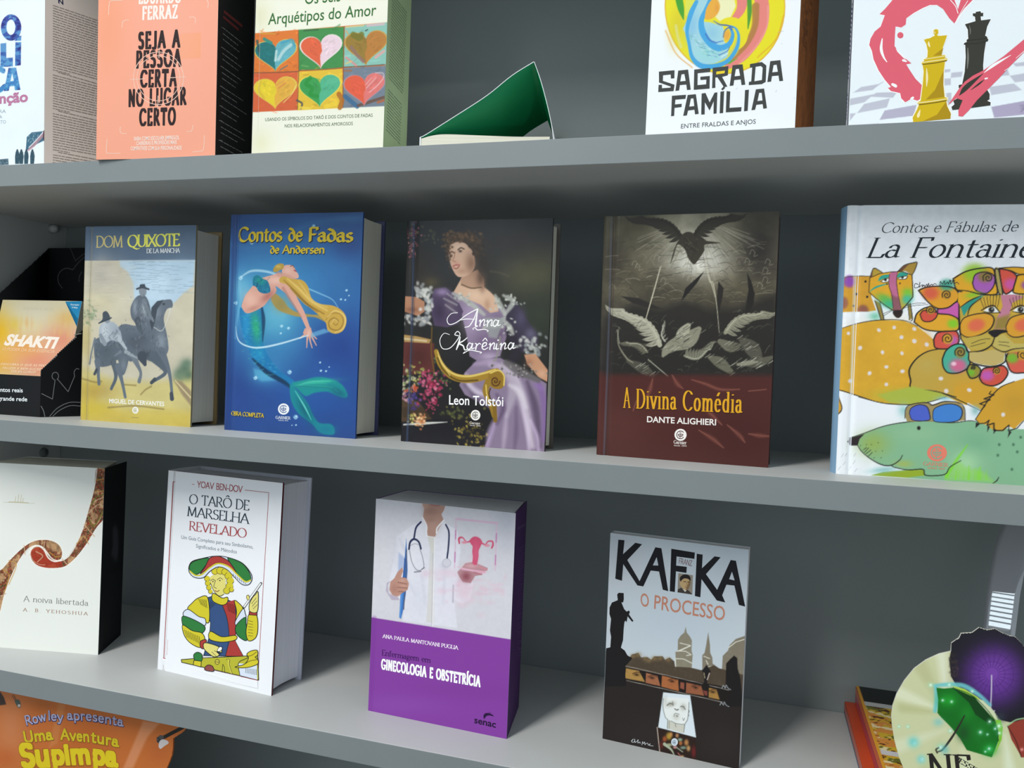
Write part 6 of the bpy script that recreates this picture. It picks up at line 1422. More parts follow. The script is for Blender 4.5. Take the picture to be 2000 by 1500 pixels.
def art_ar(F):
    F.view(450, 0, 5)
    F.poly([(150, -900), (1700, -900), (1700, 1600), (150, 1600)], '#ebebda', 2); F.blob(300, 150, 100, 160, '#dfdcb4', .6); F.blob(300, 1400, 120, 140, '#dedbae', .5)
    G = '#2f6a2e'
    F.text('Os Seis', (728, 42), (1075, 12), 120, G, slant=.06, bold=.006); F.text('Arquétipos do Amor', (368, 242), (1425, 150), 118, G, slant=.06, bold=.006)
    F.text('USANDO OS SÍMBOLOS DO TARÔ E DOS CONTOS DE FADAS', (340, 1184), (1390, 1141), 34, '#3c5c38', bold=0); F.text('NOS RELACIONAMENTOS AMOROSOS', (531, 1246), (1196, 1222), 34, '#3c5c38', bold=0)
    # the six painted squares
    F.poly([(150, 330), (246, 326), (1540, 218), (1600, 213), (1560, 1033), (1503, 1034), (222, 1093), (140, 1096)], '#d9702c', 2)
    Q = {(0, 0): [(230, 326), (665, 290), (665, 690), (222, 715)], (1, 0): [(668, 290), (1110, 262), (1105, 660), (668, 690)], (2, 0): [(1118, 262), (1560, 216), (1540, 630), (1108, 655)], (0, 1): [(222, 720), (660, 700), (655, 1075), (215, 1096)], (1, 1): [(660, 700), (1095, 672), (1095, 1055), (655, 1078)], (2, 1): [(1100, 665), (1540, 640), (1520, 1036), (1098, 1055)]}
    cs = {(0, 0): '#d9752e', (1, 0): '#3c8a48', (2, 0): '#86bcae', (0, 1): '#cf5f36', (1, 1): '#ddb836', (2, 1): '#6f7d8c'}
    for k, q in Q.items():
        F.poly(q, cs[k], 8)
        xs = [p[0] for p in q]; ys = [p[1] for p in q]
        for j in range(46):
            x, y = random.uniform(min(xs), max(xs)), random.uniform(min(ys), max(ys)); a = random.uniform(-.9, .5); L = random.uniform(20, 60)
            b = hexc(cs[k]) * random.uniform(.75, 1.2)
            F.stroke([(x, y), (x + L * math.cos(a), y + L * math.sin(a))], random.uniform(8, 22), np.clip(b, 0, 1), 8, .45, sm=False)
    for p, c, w in (([(230, 712), (440, 708), (660, 698)], '#6a4632', 9), ([(668, 688), (900, 680), (1105, 660)], '#8c5a3a', 10), ([(1105, 655), (1300, 645), (1505, 630)], '#4a4a4a', 8), ([(665, 300), (668, 690), (655, 1070)], '#7a5030', 9), ([(1112, 262), (1105, 650), (1098, 1050)], '#8c4a2c', 10), ([(300, 330), (440, 330)], '#c4a03a', 10), ([(490, 680), (560, 640)], '#5a6a6a', 12), ([(650, 980), (700, 1010), (690, 1060)], '#4a4a50', 20), ([(1060, 920), (1090, 980), (1070, 1050)], '#a86420', 50), ([(1120, 940), (1240, 1040)], '#34648c', 44), ([(1130, 560), (1230, 640)], '#d98a8a', 20), ([(1420, 560), (1500, 500)], '#dfa0a0', 26), ([(1130, 620), (1180, 600)], '#e0c070', 14), ([(1340, 290), (1320, 300)], '#3a4a44', 14), ([(1130, 265), (1300, 250)], '#d8c48a', 14), ([(1340, 250), (1500, 235)], '#cfb4bc', 24), ([(1250, 1030), (1500, 950)], '#6a4a3c', 30), ([(1440, 1000), (1500, 980)], '#b0603a', 24), ([(720, 300), (860, 290)], '#2c5c38', 14), ([(700, 640), (760, 650)], '#6aa05c', 14), ([(1120, 690), (1180, 690)], '#9c6a4a', 20), ([(680, 1050), (780, 1060)], '#e8cc4a', 24), ([(930, 1040), (1030, 1010)], '#e8c83a', 40)):
        F.stroke(p, w, c, 6, .85)
    def heart(cx, cy, sx, sy, left, right, rim, shade):
        P = []
        for i in range(40):
            t = 2 * PI * i / 40
            P.append((cx + sx * (16 * math.sin(t) ** 3) / 16, cy - sy * (13 * math.cos(t) - 5 * math.cos(2 * t) - 2 * math.cos(3 * t) - math.cos(4 * t)) / 15 - .07 * sx * math.sin(t)))
        F.poly([(cx + (x - cx) * 1.07, cy + (y - cy) * 1.06) for x, y in P], rim, 6)
        F.poly(P, right, 5)
        n = len(P); low = P[20]; top = P[0]
        F.poly([top, (cx + 12, cy + .1 * sy), (cx - 10, cy + .4 * sy), low] + P[21:], left, 10)
        for j in range(80):
            k = random.choice([1, -1]); x = cx + k * random.uniform(.1, .62) * sx; y = cy + random.uniform(-.6, .42) * sy - abs(x - cx) / sx * .1 * sy; a = random.uniform(-1.1, -.3) * k; L = random.uniform(16, 50)
            b = hexc(left if k < 0 else right) * random.uniform(.82, 1.14)
            F.stroke([(x, y), (x + L * math.cos(a) * .8, y + L * math.sin(a) * .8)], random.uniform(8, 20), np.clip(b, 0, 1), 8, .4, sm=False)
        for p, c, w in shade: F.stroke(p, w, c, 10, .8)
    heart(442, 520, 200, 152, '#156e70', '#5fa8b4', '#d0b450', [([(470, 580), (520, 500), (590, 440)], '#b9d4d4', 34), ([(440, 590), (450, 500)], '#c9dcd8', 26), ([(500, 420), (600, 390), (630, 450)], '#3f98b0', 24), ([(262, 400), (280, 500)], '#2f4c50', 26), ([(330, 380), (400, 420)], '#0f8a88', 30)])
    heart(885, 480, 196, 160, '#d9603c', '#e4cbd4', '#e8dcd8', [])
    heart(1325, 445, 200, 165, '#94762e', '#b57a36', '#c49a4a', [([(1200, 340), (1260, 370), (1280, 340)], '#6d6c1e', 60), ([(1180, 460), (1240, 540), (1300, 600)], '#8a6a68', 34), ([(1130, 300), (1150, 330)], '#d8a060', 14)])
    heart(440, 885, 200, 152, '#dfc62c', '#dca83e', '#d8c050', [([(300, 800), (280, 880), (330, 960)], '#d0b030', 24), ([(470, 860), (540, 810)], '#cf7a44', 12), ([(440, 840), (520, 790)], '#d08a4c', 10), ([(640, 840), (600, 920), (520, 1000)], '#e8d47a', 10)])
    heart(875, 865, 198, 158, '#35964c', '#4fae86', '#e4cc4c', [([(780, 760), (740, 820), (800, 860), (780, 920), (850, 940)], '#1f8a34', 40), ([(960, 800), (1040, 780)], '#58b48c', 50)])
    heart(1310, 850, 196, 156, '#dc5a3e', '#db7470', '#a08a98', [([(1330, 860), (1420, 760)], '#e0a4a4', 14), ([(1360, 900), (1440, 830), (1495, 760), (1490, 715), (1420, 712)], '#ecd0d0', 8), ([(1320, 830), (1380, 760)], '#e8b4b0', 8)])
    F.vstroke([(295, 100), (285, 600), (270, 1300)], 1.6, '#dedcc8')
def art_ar_flap(F):
    F.view(700, 0, 4.69)
    rows = []
    for k in range(45):
        y = -60 + k * 28.2
        if 27 < k < 31: continue
        sl = 1.32 - .28 * max(0, y) / 1260
        x0 = 306 - y * .045; L = 135 if k < 27 else 128
        rows.append((x0, y, x0 + L, y + L * sl))
    F.lines(rows, '#62745a', 8, (60, 200), 6)

def art_sa(F):
    F.view(1240, 0, 5)
    F.poly([(0, -900), (1800, -900), (1800, 1500), (0, 1500)], '#e8eef3', 2)
    Yl, BL, LB, PK = '#dfd61c', '#3f9fd4', '#9cccd6', '#dd8078'
    F.poly([(880 + 590 * math.cos(t * .1257), 60 + 665 * math.sin(t * .1257)) for t in range(50)], '#d9b02c', 4); F.poly([(880 + 578 * math.cos(t * .1257), 58 + 655 * math.sin(t * .1257)) for t in range(50)], Yl, 8)
    F.blob(420, 250, 90, 220, '#c8ba22', .6, 8); F.stroke([(400, 250), (420, 360), (450, 460)], 26, '#cfd29a', 18, .7); F.stroke([(300, 300), (400, 520), (560, 660)], 12, '#d8922a', 10, .6); F.stroke([(1455, 150), (1380, 380), (1200, 560)], 14, '#d8a024', 10, .7)
    F.stroke([(420, -60), (450, 80), (475, 190)], [70, 60, 10], '#3f9a28', 6); F.poly([(500, -40), (600, -40), (560, 120), (490, 160)], '#d3d84c', 10)
    # rose and brown bands
    F.stroke([(1220, -100), (1245, 120), (1200, 330), (1060, 540), (920, 640)], [120, 130, 130, 100, 70], PK, 5); F.stroke([(1050, -100), (1040, 80), (960, 200)], [110, 90, 60], '#dd7f78', 8)
    F.stroke([(1180, 60), (1170, 260), (1080, 440), (930, 590), (820, 650)], [70, 60, 56, 40, 20], '#a8763c', 14, .9); F.stroke([(1115, -60), (1120, 120), (1105, 280)], [40, 40, 10], '#4a9430', 8); F.stroke([(920, 615), (1000, 570)], [24, 6], '#5fa434', 5); F.stroke([(1300, 60), (1290, 260), (1180, 460), (1020, 620)], 16, '#e89c94', 14, .7)
    F.poly([(740, -60), (960, -60), (985, 60), (930, 180), (830, 210), (780, 160), (800, 60)], '#e4e4b4', 10)
    # yellow round head space and blue mantle
    F.poly([(940 + 165 * math.cos(t * .2), 335 + 168 * math.sin(t * .2)) for t in range(32)], '#dfd41c', 6)
    F.stroke([(1000, 280), (1010, 380), (960, 520), (820, 600)], [10, 40, 70, 40], '#b9c46a', 14, .8)
    F.poly([(640, -60), (760, -60), (690, 120), (660, 210), (740, 220), (860, 260), (880, 330), (870, 400), (920, 460), (900, 560), (780, 620), (640, 640), (560, 560), (520, 380), (470, 280), (530, 150)], LB, 6)
    F.blob(560, 260, 60, 160, '#7fb8d8', .8, 10); F.blob(720, 520, 120, 80, '#8fd0d0', .8); F.blob(760, 320, 70, 80, '#86bcd4', .8)
    F.stroke([(600, 20), (545, 140), (510, 300), (530, 430), (560, 560), (640, 640), (760, 650), (900, 600), (990, 480), (1015, 360), (985, 280), (930, 250)], [40, 50, 34, 30, 36, 50, 50, 40, 36, 24, 18, 10], BL, 5)
    F.stroke([(770, -60), (700, 90), (650, 200), (665, 320), (740, 430), (830, 470), (920, 430), (955, 340), (930, 270)], [50, 50, 50, 60, 56, 60, 50, 34, 20], BL, 5)
    F.stroke([(770, 205), (830, 240), (900, 248), (960, 270)], [6, 12, 14, 8], '#3a62a8', 4); F.stroke([(865, 360), (880, 300), (920, 270), (950, 290)], 14, '#3a6ab4', 5); F.stroke([(690, 330), (730, 390), (800, 420)], 12, '#3f6cb8', 6); F.stroke([(780, 420), (860, 400)], 10, '#4a86c4', 6)
    F.poly([(710, 60), (750, 0), (800, -10), (832, 60), (810, 130), (760, 180), (690, 190), (690, 120)], '#e0a63c', 5, sm=True); F.blob(800, 80, 20, 50, '#d8923c', .7); F.blob(900, 345, 36, 60, '#e0a43c', 1, 10, 2.5)
    for k in range(60):
        a = random.uniform(0, 1); x = 560 + a * 280 + random.uniform(-20, 20); y = 330 + 190 * math.sin(a * 2.2) + random.uniform(-40, 50)
        F.stroke([(x - 12, y - 8), (x, y + 2), (x + 14, y + 4)], 4, random.choice(['#5a94a4', '#d8ecee', '#4a84b8', '#6fb4a8']), 3, .7)
    F.stroke([(820, 540), (900, 500), (925, 460)], 7, '#3a66a8', 4); F.stroke([(840, 560), (910, 520)], 6, '#e8f0f0', 3)
    # angular hand cut capitals
    K = '#393d3c'
    def let(*pp, w=36):
        for p in pp: F.vstroke(p, w, K, sm=False)
    def bar(q): F.vpoly(q, K)
    bar([(235, 700), (388, 686), (386, 765), (352, 768), (350, 728), (276, 736), (274, 790), (388, 828), (378, 890), (228, 900), (232, 830), (264, 828), (266, 862), (348, 856), (350, 846), (236, 806)])
    for dx, dy, s in ((0, 0, 1), (530, -48, 1.02), (898, -86, 1.03)):
        T = lambda x, y: (420 + dx + (x - 420) * s, 890 + dy + (y - 890) * s)
        bar([T(424, 690), T(520, 680), T(546, 876), T(510, 880), T(502, 826), T(440, 832), T(432, 884), T(396, 888)]); F.vpoly([T(456, 728), T(484, 724), T(496, 790), T(444, 796)], '#e8eef3')
    bar([(580, 680), (738, 664), (736, 704), (614, 716), (612, 832), (696, 824), (698, 778), (640, 782), (640, 750), (732, 742), (730, 866), (575, 878)])
    bar([(760, 662), (914, 646), (908, 736), (852, 752), (904, 846), (870, 852), (806, 756), (786, 758), (786, 858), (754, 862)]); F.vpoly([(796, 700), (880, 690), (876, 716), (794, 728)], '#e3c92a')
    bar([(1124, 626), (1240, 606), (1284, 640), (1278, 800), (1240, 822), (1112, 832), (1114, 800), (1136, 796), (1146, 660), (1124, 662)]); F.vpoly([(1180, 654), (1230, 646), (1248, 662), (1240, 782), (1168, 794)], '#e8eef3')
    bar([(362, 936), (500, 926), (494, 966), (396, 974), (392, 1020), (458, 1014), (456, 1046), (388, 1054), (384, 1132), (354, 1136)])
    for dx, dy in ((0, 0), (666, -55)):
        bar([(516 + dx, 928 + dy), (596 + dx, 920 + dy), (624 + dx, 1112 + dy), (588 + dx, 1118 + dy), (582 + dx, 1072 + dy), (520 + dx, 1080 + dy), (508 + dx, 1128 + dy), (472 + dx, 1132 + dy)]); F.vpoly([(548 + dx, 964 + dy), (572 + dx, 962 + dy), (580 + dx, 1036 + dy), (532 + dx, 1042 + dy)], '#e8eef3')
    bar([(652, 914), (690, 908), (730, 1000), (778, 906), (806, 902), (798, 1108), (768, 1112), (770, 990), (730, 1080), (684, 1000), (682, 1118), (648, 1120)])
    bar([(836, 896), (872, 890), (862, 1104), (828, 1108)]); bar([(842, 872), (866, 846), (884, 858), (858, 882)])
    bar([(896, 890), (932, 894), (924, 1054), (1042, 1046), (1038, 1088), (888, 1098)]); bar([(1076, 880), (1114, 876), (1102, 1082), (1066, 1088)])
    F.text('ENTRE FRALDAS E ANJOS', (450, 1255), (1180, 1208), 46, K, bold=.002)
    for a, b in (((1400, 318), (1455, 302)), ((1375, 900), (1385, 880)), ((1430, 430), (1440, 425)), ((985, 875), (1000, 860)), ((1555, 960), (1565, 955))): F.vstroke([a, b], 3, '#b4bcc4', sm=False)
def art_sa_flap(F):
    F.mottle(.25, 140, 41, 4.0)
    F.view(1500, 0, 5)
    for k in range(60):
        y = random.uniform(0, 480); x = random.uniform(335, 420 - y * .12); F.stroke([(x, y), (x + 14, y + 22)], 5, '#4a2812', 4, .8)

def art_ch(F):
    F.view(1600, 0, 5)
    F.poly([(0, -900), (2600, -900), (2600, 1500), (0, 1500)], '#e4eef2', 2)
    # chequered floor running back to the horizon
    for q in ([(410, 850), (600, 818), (520, 880), (330, 905)], [(300, 965), (560, 915), (500, 950), (440, 1000), (300, 1030)], [(440, 1015), (690, 960), (660, 1050), (370, 1105)], [(300, 1110), (360, 1105), (300, 1180)], [(640, 1080), (950, 1025), (920, 1130), (590, 1170)], [(560, 905), (760, 900), (720, 955), (500, 945)], [(1290, 710), (1400, 700), (1390, 750), (1285, 760)], [(1220, 770), (1285, 765), (1285, 830), (1225, 835)], [(1240, 910), (1290, 905), (1290, 1010), (1250, 1015)], [(1660, 850), (1900, 815), (1980, 880), (1680, 930)], [(1860, 740), (2010, 715), (2100, 780), (1910, 805)], [(1680, 1045), (2010, 985), (2100, 1090), (1710, 1150)], [(1890, 620), (2010, 605), (2050, 640), (1920, 650)], [(640, 790), (610, 815), (560, 830)], [(1220, 680), (1280, 675), (1280, 700), (1225, 710)], [(1700, 690), (1840, 680), (1860, 735), (1740, 745)], [(290, 1225), (580, 1205), (550, 1300), (280, 1300)]):
        F.poly(q, '#bcbfcc', 3)
    F.poly([(1680, 1045), (2010, 985), (2200, 1100), (1710, 1150)], '#a9a2bc', 3); F.poly([(640, 1080), (950, 1025), (920, 1130), (590, 1170)], '#b0aec2', 3)
    # brushed heart
    R = '#db5f70'
    def ho(p): F.vpoly([(x + .0, y) for x, y in p], R, False)
    out = [(760, -60), (700, 20), (640, 90), (588, 140), (640, 150), (600, 260), (540, 310), (500, 380), (488, 440), (515, 500), (530, 580), (580, 690), (640, 780), (700, 850), (670, 860), (700, 890), (790, 910), (800, 960), (840, 1000), (900, 965), (960, 985), (1000, 960), (1010, 840), (940, 770), (880, 680), (850, 630), (900, 620), (800, 540), (735, 450), (740, 330), (745, 260), (800, 270), (845, 240), (850, 180), (920, 130), (1010, 80), (1080, 50), (1150, 50), (1210, 90), (1270, 180), (1320, 230), (1350, 180), (1420, 80), (1500, 0), (1530, -60), (1400, -60), (1355, 90), (1320, 0), (1280, -60)]
    F.vpoly([(x + (10 if x > 900 else -8), y + 8) for x, y in out], '#f4f6f8'); F.vpoly(out, R)
    F.vdisc(792, 345, 30, R)
    F.vstroke([(615, 380), (605, 480), (630, 560), (660, 605)], [10, 28, 18, 8], '#f2f5f7'); F.vstroke([(715, 825), (745, 840), (750, 852)], [24, 28, 8], '#f2f5f7'); F.vstroke([(900, 965), (915, 955)], 22, '#f2f5f7'); F.vstroke([(820, 590), (850, 600)], [22, 14], '#f2f5f7'); F.vstroke([(1270, -10), (1330, 60), (1355, 130)], 7, '#f2f5f7'); F.vstroke([(1345, 190), (1400, 90), (1450, 10)], 5, '#f2f5f7')
    for p in ([(750, 480), (830, 560), (905, 600)], [(760, 500), (840, 580)]): F.vstroke(p, 6, '#f2f5f7')
    # black king
    K = '#35362f'
    k_ = [(1500, 155), (1498, 132), (1530, 130), (1525, 118), (1574, 110), (1580, 128), (1602, 125), (1600, 158), (1576, 162), (1580, 200), (1675, 188), (1640, 260), (1620, 350), (1640, 360), (1640, 375), (1652, 385), (1645, 405), (1628, 410), (1610, 520), (1600, 640), (1605, 760), (1630, 860), (1664, 920), (1662, 970), (1640, 985), (1674, 1000), (1670, 1030), (1480, 1056), (1300, 1076), (1290, 1045), (1320, 1020), (1308, 985), (1350, 960), (1380, 900), (1360, 850), (1362, 830), (1395, 825), (1420, 700), (1430, 560), (1425, 440), (1410, 435), (1415, 422), (1440, 410), (1438, 390), (1455, 380), (1450, 290), (1422, 238), (1525, 208), (1520, 165)]
    F.vpoly([(x + (7 if x > 1540 else -7), y - 4) for x, y in k_], '#f2f5f7'); F.vpoly(k_, K)
    F.vstroke([(1465, 250), (1475, 300), (1472, 340)], [4, 12, 4], '#6a6c66'); F.vstroke([(1450, 470), (1452, 570), (1445, 670)], [6, 18, 6], '#777a74'); F.vstroke([(1440, 395), (1540, 388), (1640, 372)], 5, '#1f201c'); F.vstroke([(1415, 430), (1540, 425), (1645, 400)], 5, '#1f201c')
    # brush stroke in front of the king
    st = [(1255, 1030), (1370, 860), (1420, 800), (1500, 740), (1600, 690), (1800, 550), (2000, 385), (2100, 310), (2100, 430), (2000, 510), (1860, 650), (1760, 760), (1640, 880), (1540, 980), (1460, 1080), (1400, 1140), (1360, 1135), (1358, 1080), (1400, 980), (1340, 960)]
    F.vpoly(st, R)
    for p, c, w in (([(1610, 710), (1700, 640), (1870, 540)], '#f2f5f7', (4, 26, 4)), ([(1620, 770), (1640, 765)], '#f2f5f7', 14), ([(1810, 690), (1850, 665)], '#f2f5f7', (4, 12, 4)), ([(1370, 930), (1440, 850), (1600, 720)], K, (8, 50, 4)), ([(1480, 880), (1560, 820), (1610, 780)], K, (4, 18, 4)), ([(1920, 570), (2000, 500)], '#f2f5f7', (4, 12, 6))): F.vstroke(p, w, c)
    # gold queen
    G, GD, GL_ = '#cdb012', '#a98a0c', '#efe3b0'
    q_ = [(1115, 320), (1118, 295), (1140, 285), (1162, 295), (1162, 325), (1150, 345), (1165, 352), (1200, 350), (1248, 345), (1230, 400), (1205, 470), (1195, 540), (1228, 538), (1232, 560), (1220, 568), (1250, 570), (1248, 590), (1228, 600), (1215, 700), (1212, 830), (1225, 950), (1252, 958), (1250, 980), (1240, 990), (1250, 1040), (1285, 1110), (1280, 1160), (918, 1195), (912, 1150), (950, 1080), (975, 1020), (960, 1015), (962, 998), (990, 985), (1010, 830), (1020, 700), (1010, 635), (1000, 625), (1005, 605), (1025, 598), (1020, 580), (1055, 562), (1060, 500), (1045, 430), (1022, 390), (1050, 380), (1080, 375), (1105, 360), (1128, 350)]
    F.vpoly([(x + (8 if x > 1130 else -8), y - 4) for x, y in q_], '#f4f2dc'); F.vpoly(q_, G)
    F.vpoly([(1210, 470), (1195, 540), (1110, 548), (1160, 510)], GD); F.vpoly([(1214, 690), (1212, 830), (1222, 948), (1040, 975), (1130, 880)], GD); F.vpoly([(1240, 990), (1250, 1040), (1285, 1110), (1280, 1160), (1010, 1185), (1150, 1120)], GD)
    for p, c, w in (([(1020, 580), (1120, 565), (1230, 548)], GL_, 6), ([(1005, 612), (1120, 595), (1248, 578)], GL_, 8), ([(1010, 630), (1120, 618), (1240, 595)], '#6d5a10', 9), ([(962, 1005), (1100, 990), (1250, 966)], GL_, 8), ([(975, 1024), (1100, 1008), (1240, 985)], '#6d5a10', 9), ([(1068, 410), (1070, 435), (1080, 460)], GL_, (8, 20, 6)), ([(1048, 670), (1052, 760), (1048, 845)], GL_, (6, 22, 6)), ([(985, 1075), (970, 1120), (965, 1140)], GL_, (6, 26, 20)), ([(1125, 312), (1130, 325)], GL_, 8)): F.vstroke(p, w, c)
    F.vstroke([(1960, 1030), (2000, 1026)], 3, '#7d7690'); F.text('JAM', (1962, 1092), (2040, 1084), 50, '#6f6a86', pen=(.06, .05, 0), serif=.03)
def art_ch_spine(F):
    F.view(1600, 0, 5)
    for k in range(24):
        y = 30 + k * 45 if k < 17 else 920 + (k - 17) * 38
        x = 333 - y * .055
        F.vstroke([(x - 12, y), (x - 2, y + 12), (x - 12, y + 24)], 4, '#50597a')
# ------------------------------------------------------------------ middle shelf
def art(name, F):
    f = globals().get('art_' + name)
    if f: f(F)
    return F
P_DQ = (-.7735, .0627, .0164, 0, .1567, .2308, M_Z)
P_CO = (-.5710, .0635, .0053, .0019, .1650, .2415, M_Z)
P_AN = (-.3576, .0730, -.0176, -.0125, .1593, .2319, M_Z)
P_DI = (-.1472, .0750, -.0579, -.0326, .1619, .2328, M_Z)
P_LF = (.0714, .0559, .0746, .0194, .2050, .2373, M_Z)
hardcover('hardcover with two riders on a pale landscape under a slate blue title band', P_DQ, .049,
          art('dq', cover_face(P_DQ, base='#c9c7b4')), M_MATT, '#8e8466', '#8a744c', M_PAGE, inset=.0042)
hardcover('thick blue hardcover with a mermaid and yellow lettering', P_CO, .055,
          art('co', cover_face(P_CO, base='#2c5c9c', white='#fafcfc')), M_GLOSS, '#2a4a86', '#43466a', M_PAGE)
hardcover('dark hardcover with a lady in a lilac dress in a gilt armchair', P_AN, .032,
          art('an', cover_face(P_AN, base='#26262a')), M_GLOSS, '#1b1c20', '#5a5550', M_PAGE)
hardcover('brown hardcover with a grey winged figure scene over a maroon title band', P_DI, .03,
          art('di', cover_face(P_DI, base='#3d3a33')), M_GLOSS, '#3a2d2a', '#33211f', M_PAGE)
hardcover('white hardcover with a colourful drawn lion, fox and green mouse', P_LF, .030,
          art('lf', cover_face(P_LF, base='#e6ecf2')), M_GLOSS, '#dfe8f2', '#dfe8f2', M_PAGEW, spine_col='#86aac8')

# ------------------------------------------------------------------ lower shelf
P_NO = (-.7519 - .15 * math.cos(.2003), .0792 - .15 * math.sin(.2003), .2003, .0129, .15, .2277, L_Z)
P_TA = (-.6582, .0705, -.0953, .0341, .1669, .2333, L_Z)
P_GI = (-.3781, .0614, -.0482, .0049, .1567, .2257, L_Z)
P_KA = (-.1319, .0908, -.1092, -.007, .1335, .2083, L_Z)
F = flap_face(P_NO, -23, .0715, base='#121416', res=.004)
paperback('cream paperback with a patterned scroll ribbon and a black flap', P_NO,
          art('no', cover_face(P_NO, False, base='#e4e8e6')), M_MATT, [(.0005, .0008), (.147, .0008), (.124, .066), (.0005, .066)], M_PAGE, '#e0e0dc', (art('no_flap', F), '#121416'))
hardcover('white hardcover of tarot lore with a figure in a wide brimmed hat', P_TA, .053,
          art('ta', cover_face(P_TA, base='#e9edf3', res=.0008)), M_MATT, '#5a1f22', '#c9cbd8', M_PAGEW, spine_col='#e2e4ea')
F = flap_face(P_GI, -7.7, .078, base='#48285e', res=.004)
paperback('purple and white paperback with a white coated torso holding a pink emblem', P_GI,
          art('gi', cover_face(P_GI, False, base='#d4d3dd')), M_MATT, [(.0005, .0008), (.1545, .0008), (.1412, .072), (.0005, .072)], M_PAGEW, '#6a3a8c', (art('gi_flap', F), '#4a2a60'))
paperback('slim paperback with a dark city skyline under huge black capitals', P_KA,
          art('ka', cover_face(P_KA, False, base='#c0cad2')), M_MATT, [(.0005, .0008), (.1332, .0008), (.1332, .013), (.0005, .013)], M_PAGEW, '#c4ccd4')

# ------------------------------------------------------------------ top shelf
P_PO = (-.8023 - .155, .03, .0032, -.0235, .155, .23, T_Z)
P_OR = (-.6929, -.004, .0935, -.0183, .1424, .2215, T_Z)
P_AR = (-.5215, .03, .0509, -.0034, .1498, .23, T_Z)
P_SA = (-.1053, .03, -.0674, .0231, .1282, .21, T_Z)
P_CH = (.0658, .03, -.0136, .0063, .160, .23, T_Z)
F = flap_face(P_PO, 18, .075, base='#f2e8df', res=.004)
paperback('white paperback with big blue capitals and a text covered flap, at the shelf end', P_PO,
          art('po', cover_face(P_PO, False, base='#e6f0f2', white='#ffffff')), M_MATT, [(.0005, .0008), (.1545, .0008), (.1545, .03), (.0005, .03)], M_PAGE, '#dfe6e6', (art('po_flap', F), '#aaa29c'))
F = flap_face(P_OR, -5, .071, base='#131314', res=.004)
paperback('orange paperback with black capitals in a target and a black flap', P_OR,
          art('or', cover_face(P_OR, False, base='#f2a384', white='#ffffff')), M_MATT, [(.0005, .0008), (.1405, .0008), (.1365, .025), (.0005, .025)], M_PAGE, '#f0a080', (art('or_flap', F), '#131314'))
F = flap_face(P_AR, -7, .0755, base='#a2b98d', res=.004)
paperback('cream paperback with six painted hearts and a green flap', P_AR,
          art('ar', cover_face(P_AR, False, base='#ebebdc', white='#ffffff')), M_MATT, [(.0005, .0008), (.1475, .0008), (.144, .025), (.0005, .025)], M_PAGE, '#e8e8d8', (art('ar_flap', F), '#728862'))
F = flap_face(P_SA, 17, .060, base='#8a5228', res=.002)
paperback('white paperback with a yellow and blue swirl emblem over black capitals', P_SA,
          art('sa', cover_face(P_SA, False, base='#e8eef3', white='#f8fafa')), M_MATT, [(.0005, .0008), (.1265, .0008), (.1265, .014), (.0005, .014)], M_PAGE, '#e4e8ec', (art('sa_flap', F), '#6b3d1e'))
o, ex, ez = axes(P_CH)
F = Face(o + np.array([-.0009, .012, 0]), np.array([0, -1.0, 0]), ez, .0115, .23, base='#c9d4e2', res=.002)
paperback('white paperback with a gold and a black chess piece in a pink heart', P_CH,
          art('ch', cover_face(P_CH, False, base='#e4eef2', white='#f6f8f8')), M_MATT, [(.0005, .0008), (.1585, .0008), (.1585, .0125), (.0005, .0125)], M_PAGE, '#e4e8ec', None, art('ch_spine', F))
# ------------------------------------------------------------------ book lying open on the top shelf, its green lined cover raised like a tent
yw = .18
t = thing('paperback_book', 'paperback lying flat with its green lined cover raised like a tent', 'book', (-.328, .03, T_Z), yw)
DEP = .183
def extrude_profile(bm, P, y0, y1, th, mi_in=0, mi_out=1):
    """a bent sheet: profile points (u,z) carried back along y, thickness th to the outside"""
    P = np.array(P); D = np.gradient(P, axis=0); D /= np.hypot(D[:, 0], D[:, 1])[:, None]
    Nn = np.column_stack([-D[:, 1], D[:, 0]]) * th
    r = []
    for q in (P, P + Nn):
        r.append([[bm.verts.new((u, y, zz)) for y in (y0, y1)] for u, zz in q])
    for i in range(len(P) - 1):
        f = bm.faces.new((r[0][i][0], r[0][i][1], r[0][i + 1][1], r[0][i + 1][0])); f.material_index = mi_in; f.smooth = True
        f = bm.faces.new((r[1][i][0], r[1][i + 1][0], r[1][i + 1][1], r[1][i][1])); f.material_index = mi_out; f.smooth = True
        for k in (0, 1):
            f = bm.faces.new((r[0][i][k], r[0][i + 1][k], r[1][i + 1][k], r[1][i][k])); f.material_index = mi_out
    for i in (0, len(P) - 1):
        f = bm.faces.new((r[0][i][0], r[1][i][0], r[1][i][1], r[0][i][1])); f.material_index = mi_out
M_GREEN = material('green_lined_card', '#0b8f5c', .45, .35)
M_WCARD = material('white_card', '#dfe3e6', .5, .25)
def keep_obj(name, bm, mats, parent):
    me = bpy.data.meshes.new(name); bm.to_mesh(me); bm.free()
    return link(name, me, mats, parent)
cv = spline([(0, .0165), (.0058, .0192), (.0300, .0345), (.0648, .0571), (.0893, .0769), (.1104, .0902)], False, 5)
bm = bmesh.new(); extrude_profile(bm, cv, 0, DEP, .0006); keep_obj('front_cover', bm, [M_GREEN, M_WCARD], t)
fp = spline([(.1104, .0902), (.1170, .0734), (.1233, .0536), (.1286, .0339), (.1317, .0176), (.1336, .0008)], False, 5)
bm = bmesh.new(); extrude_profile(bm, fp, 0, DEP, .0005); keep_obj('cover_flap', bm, [M_GREEN, M_WCARD], t)
bm = bmesh.new()
top = spline([(.001, .0156), (.012, .0186), (.026, .0200), (.061, .0190), (.095, .0180), (.1285, .0182)], False, 4)
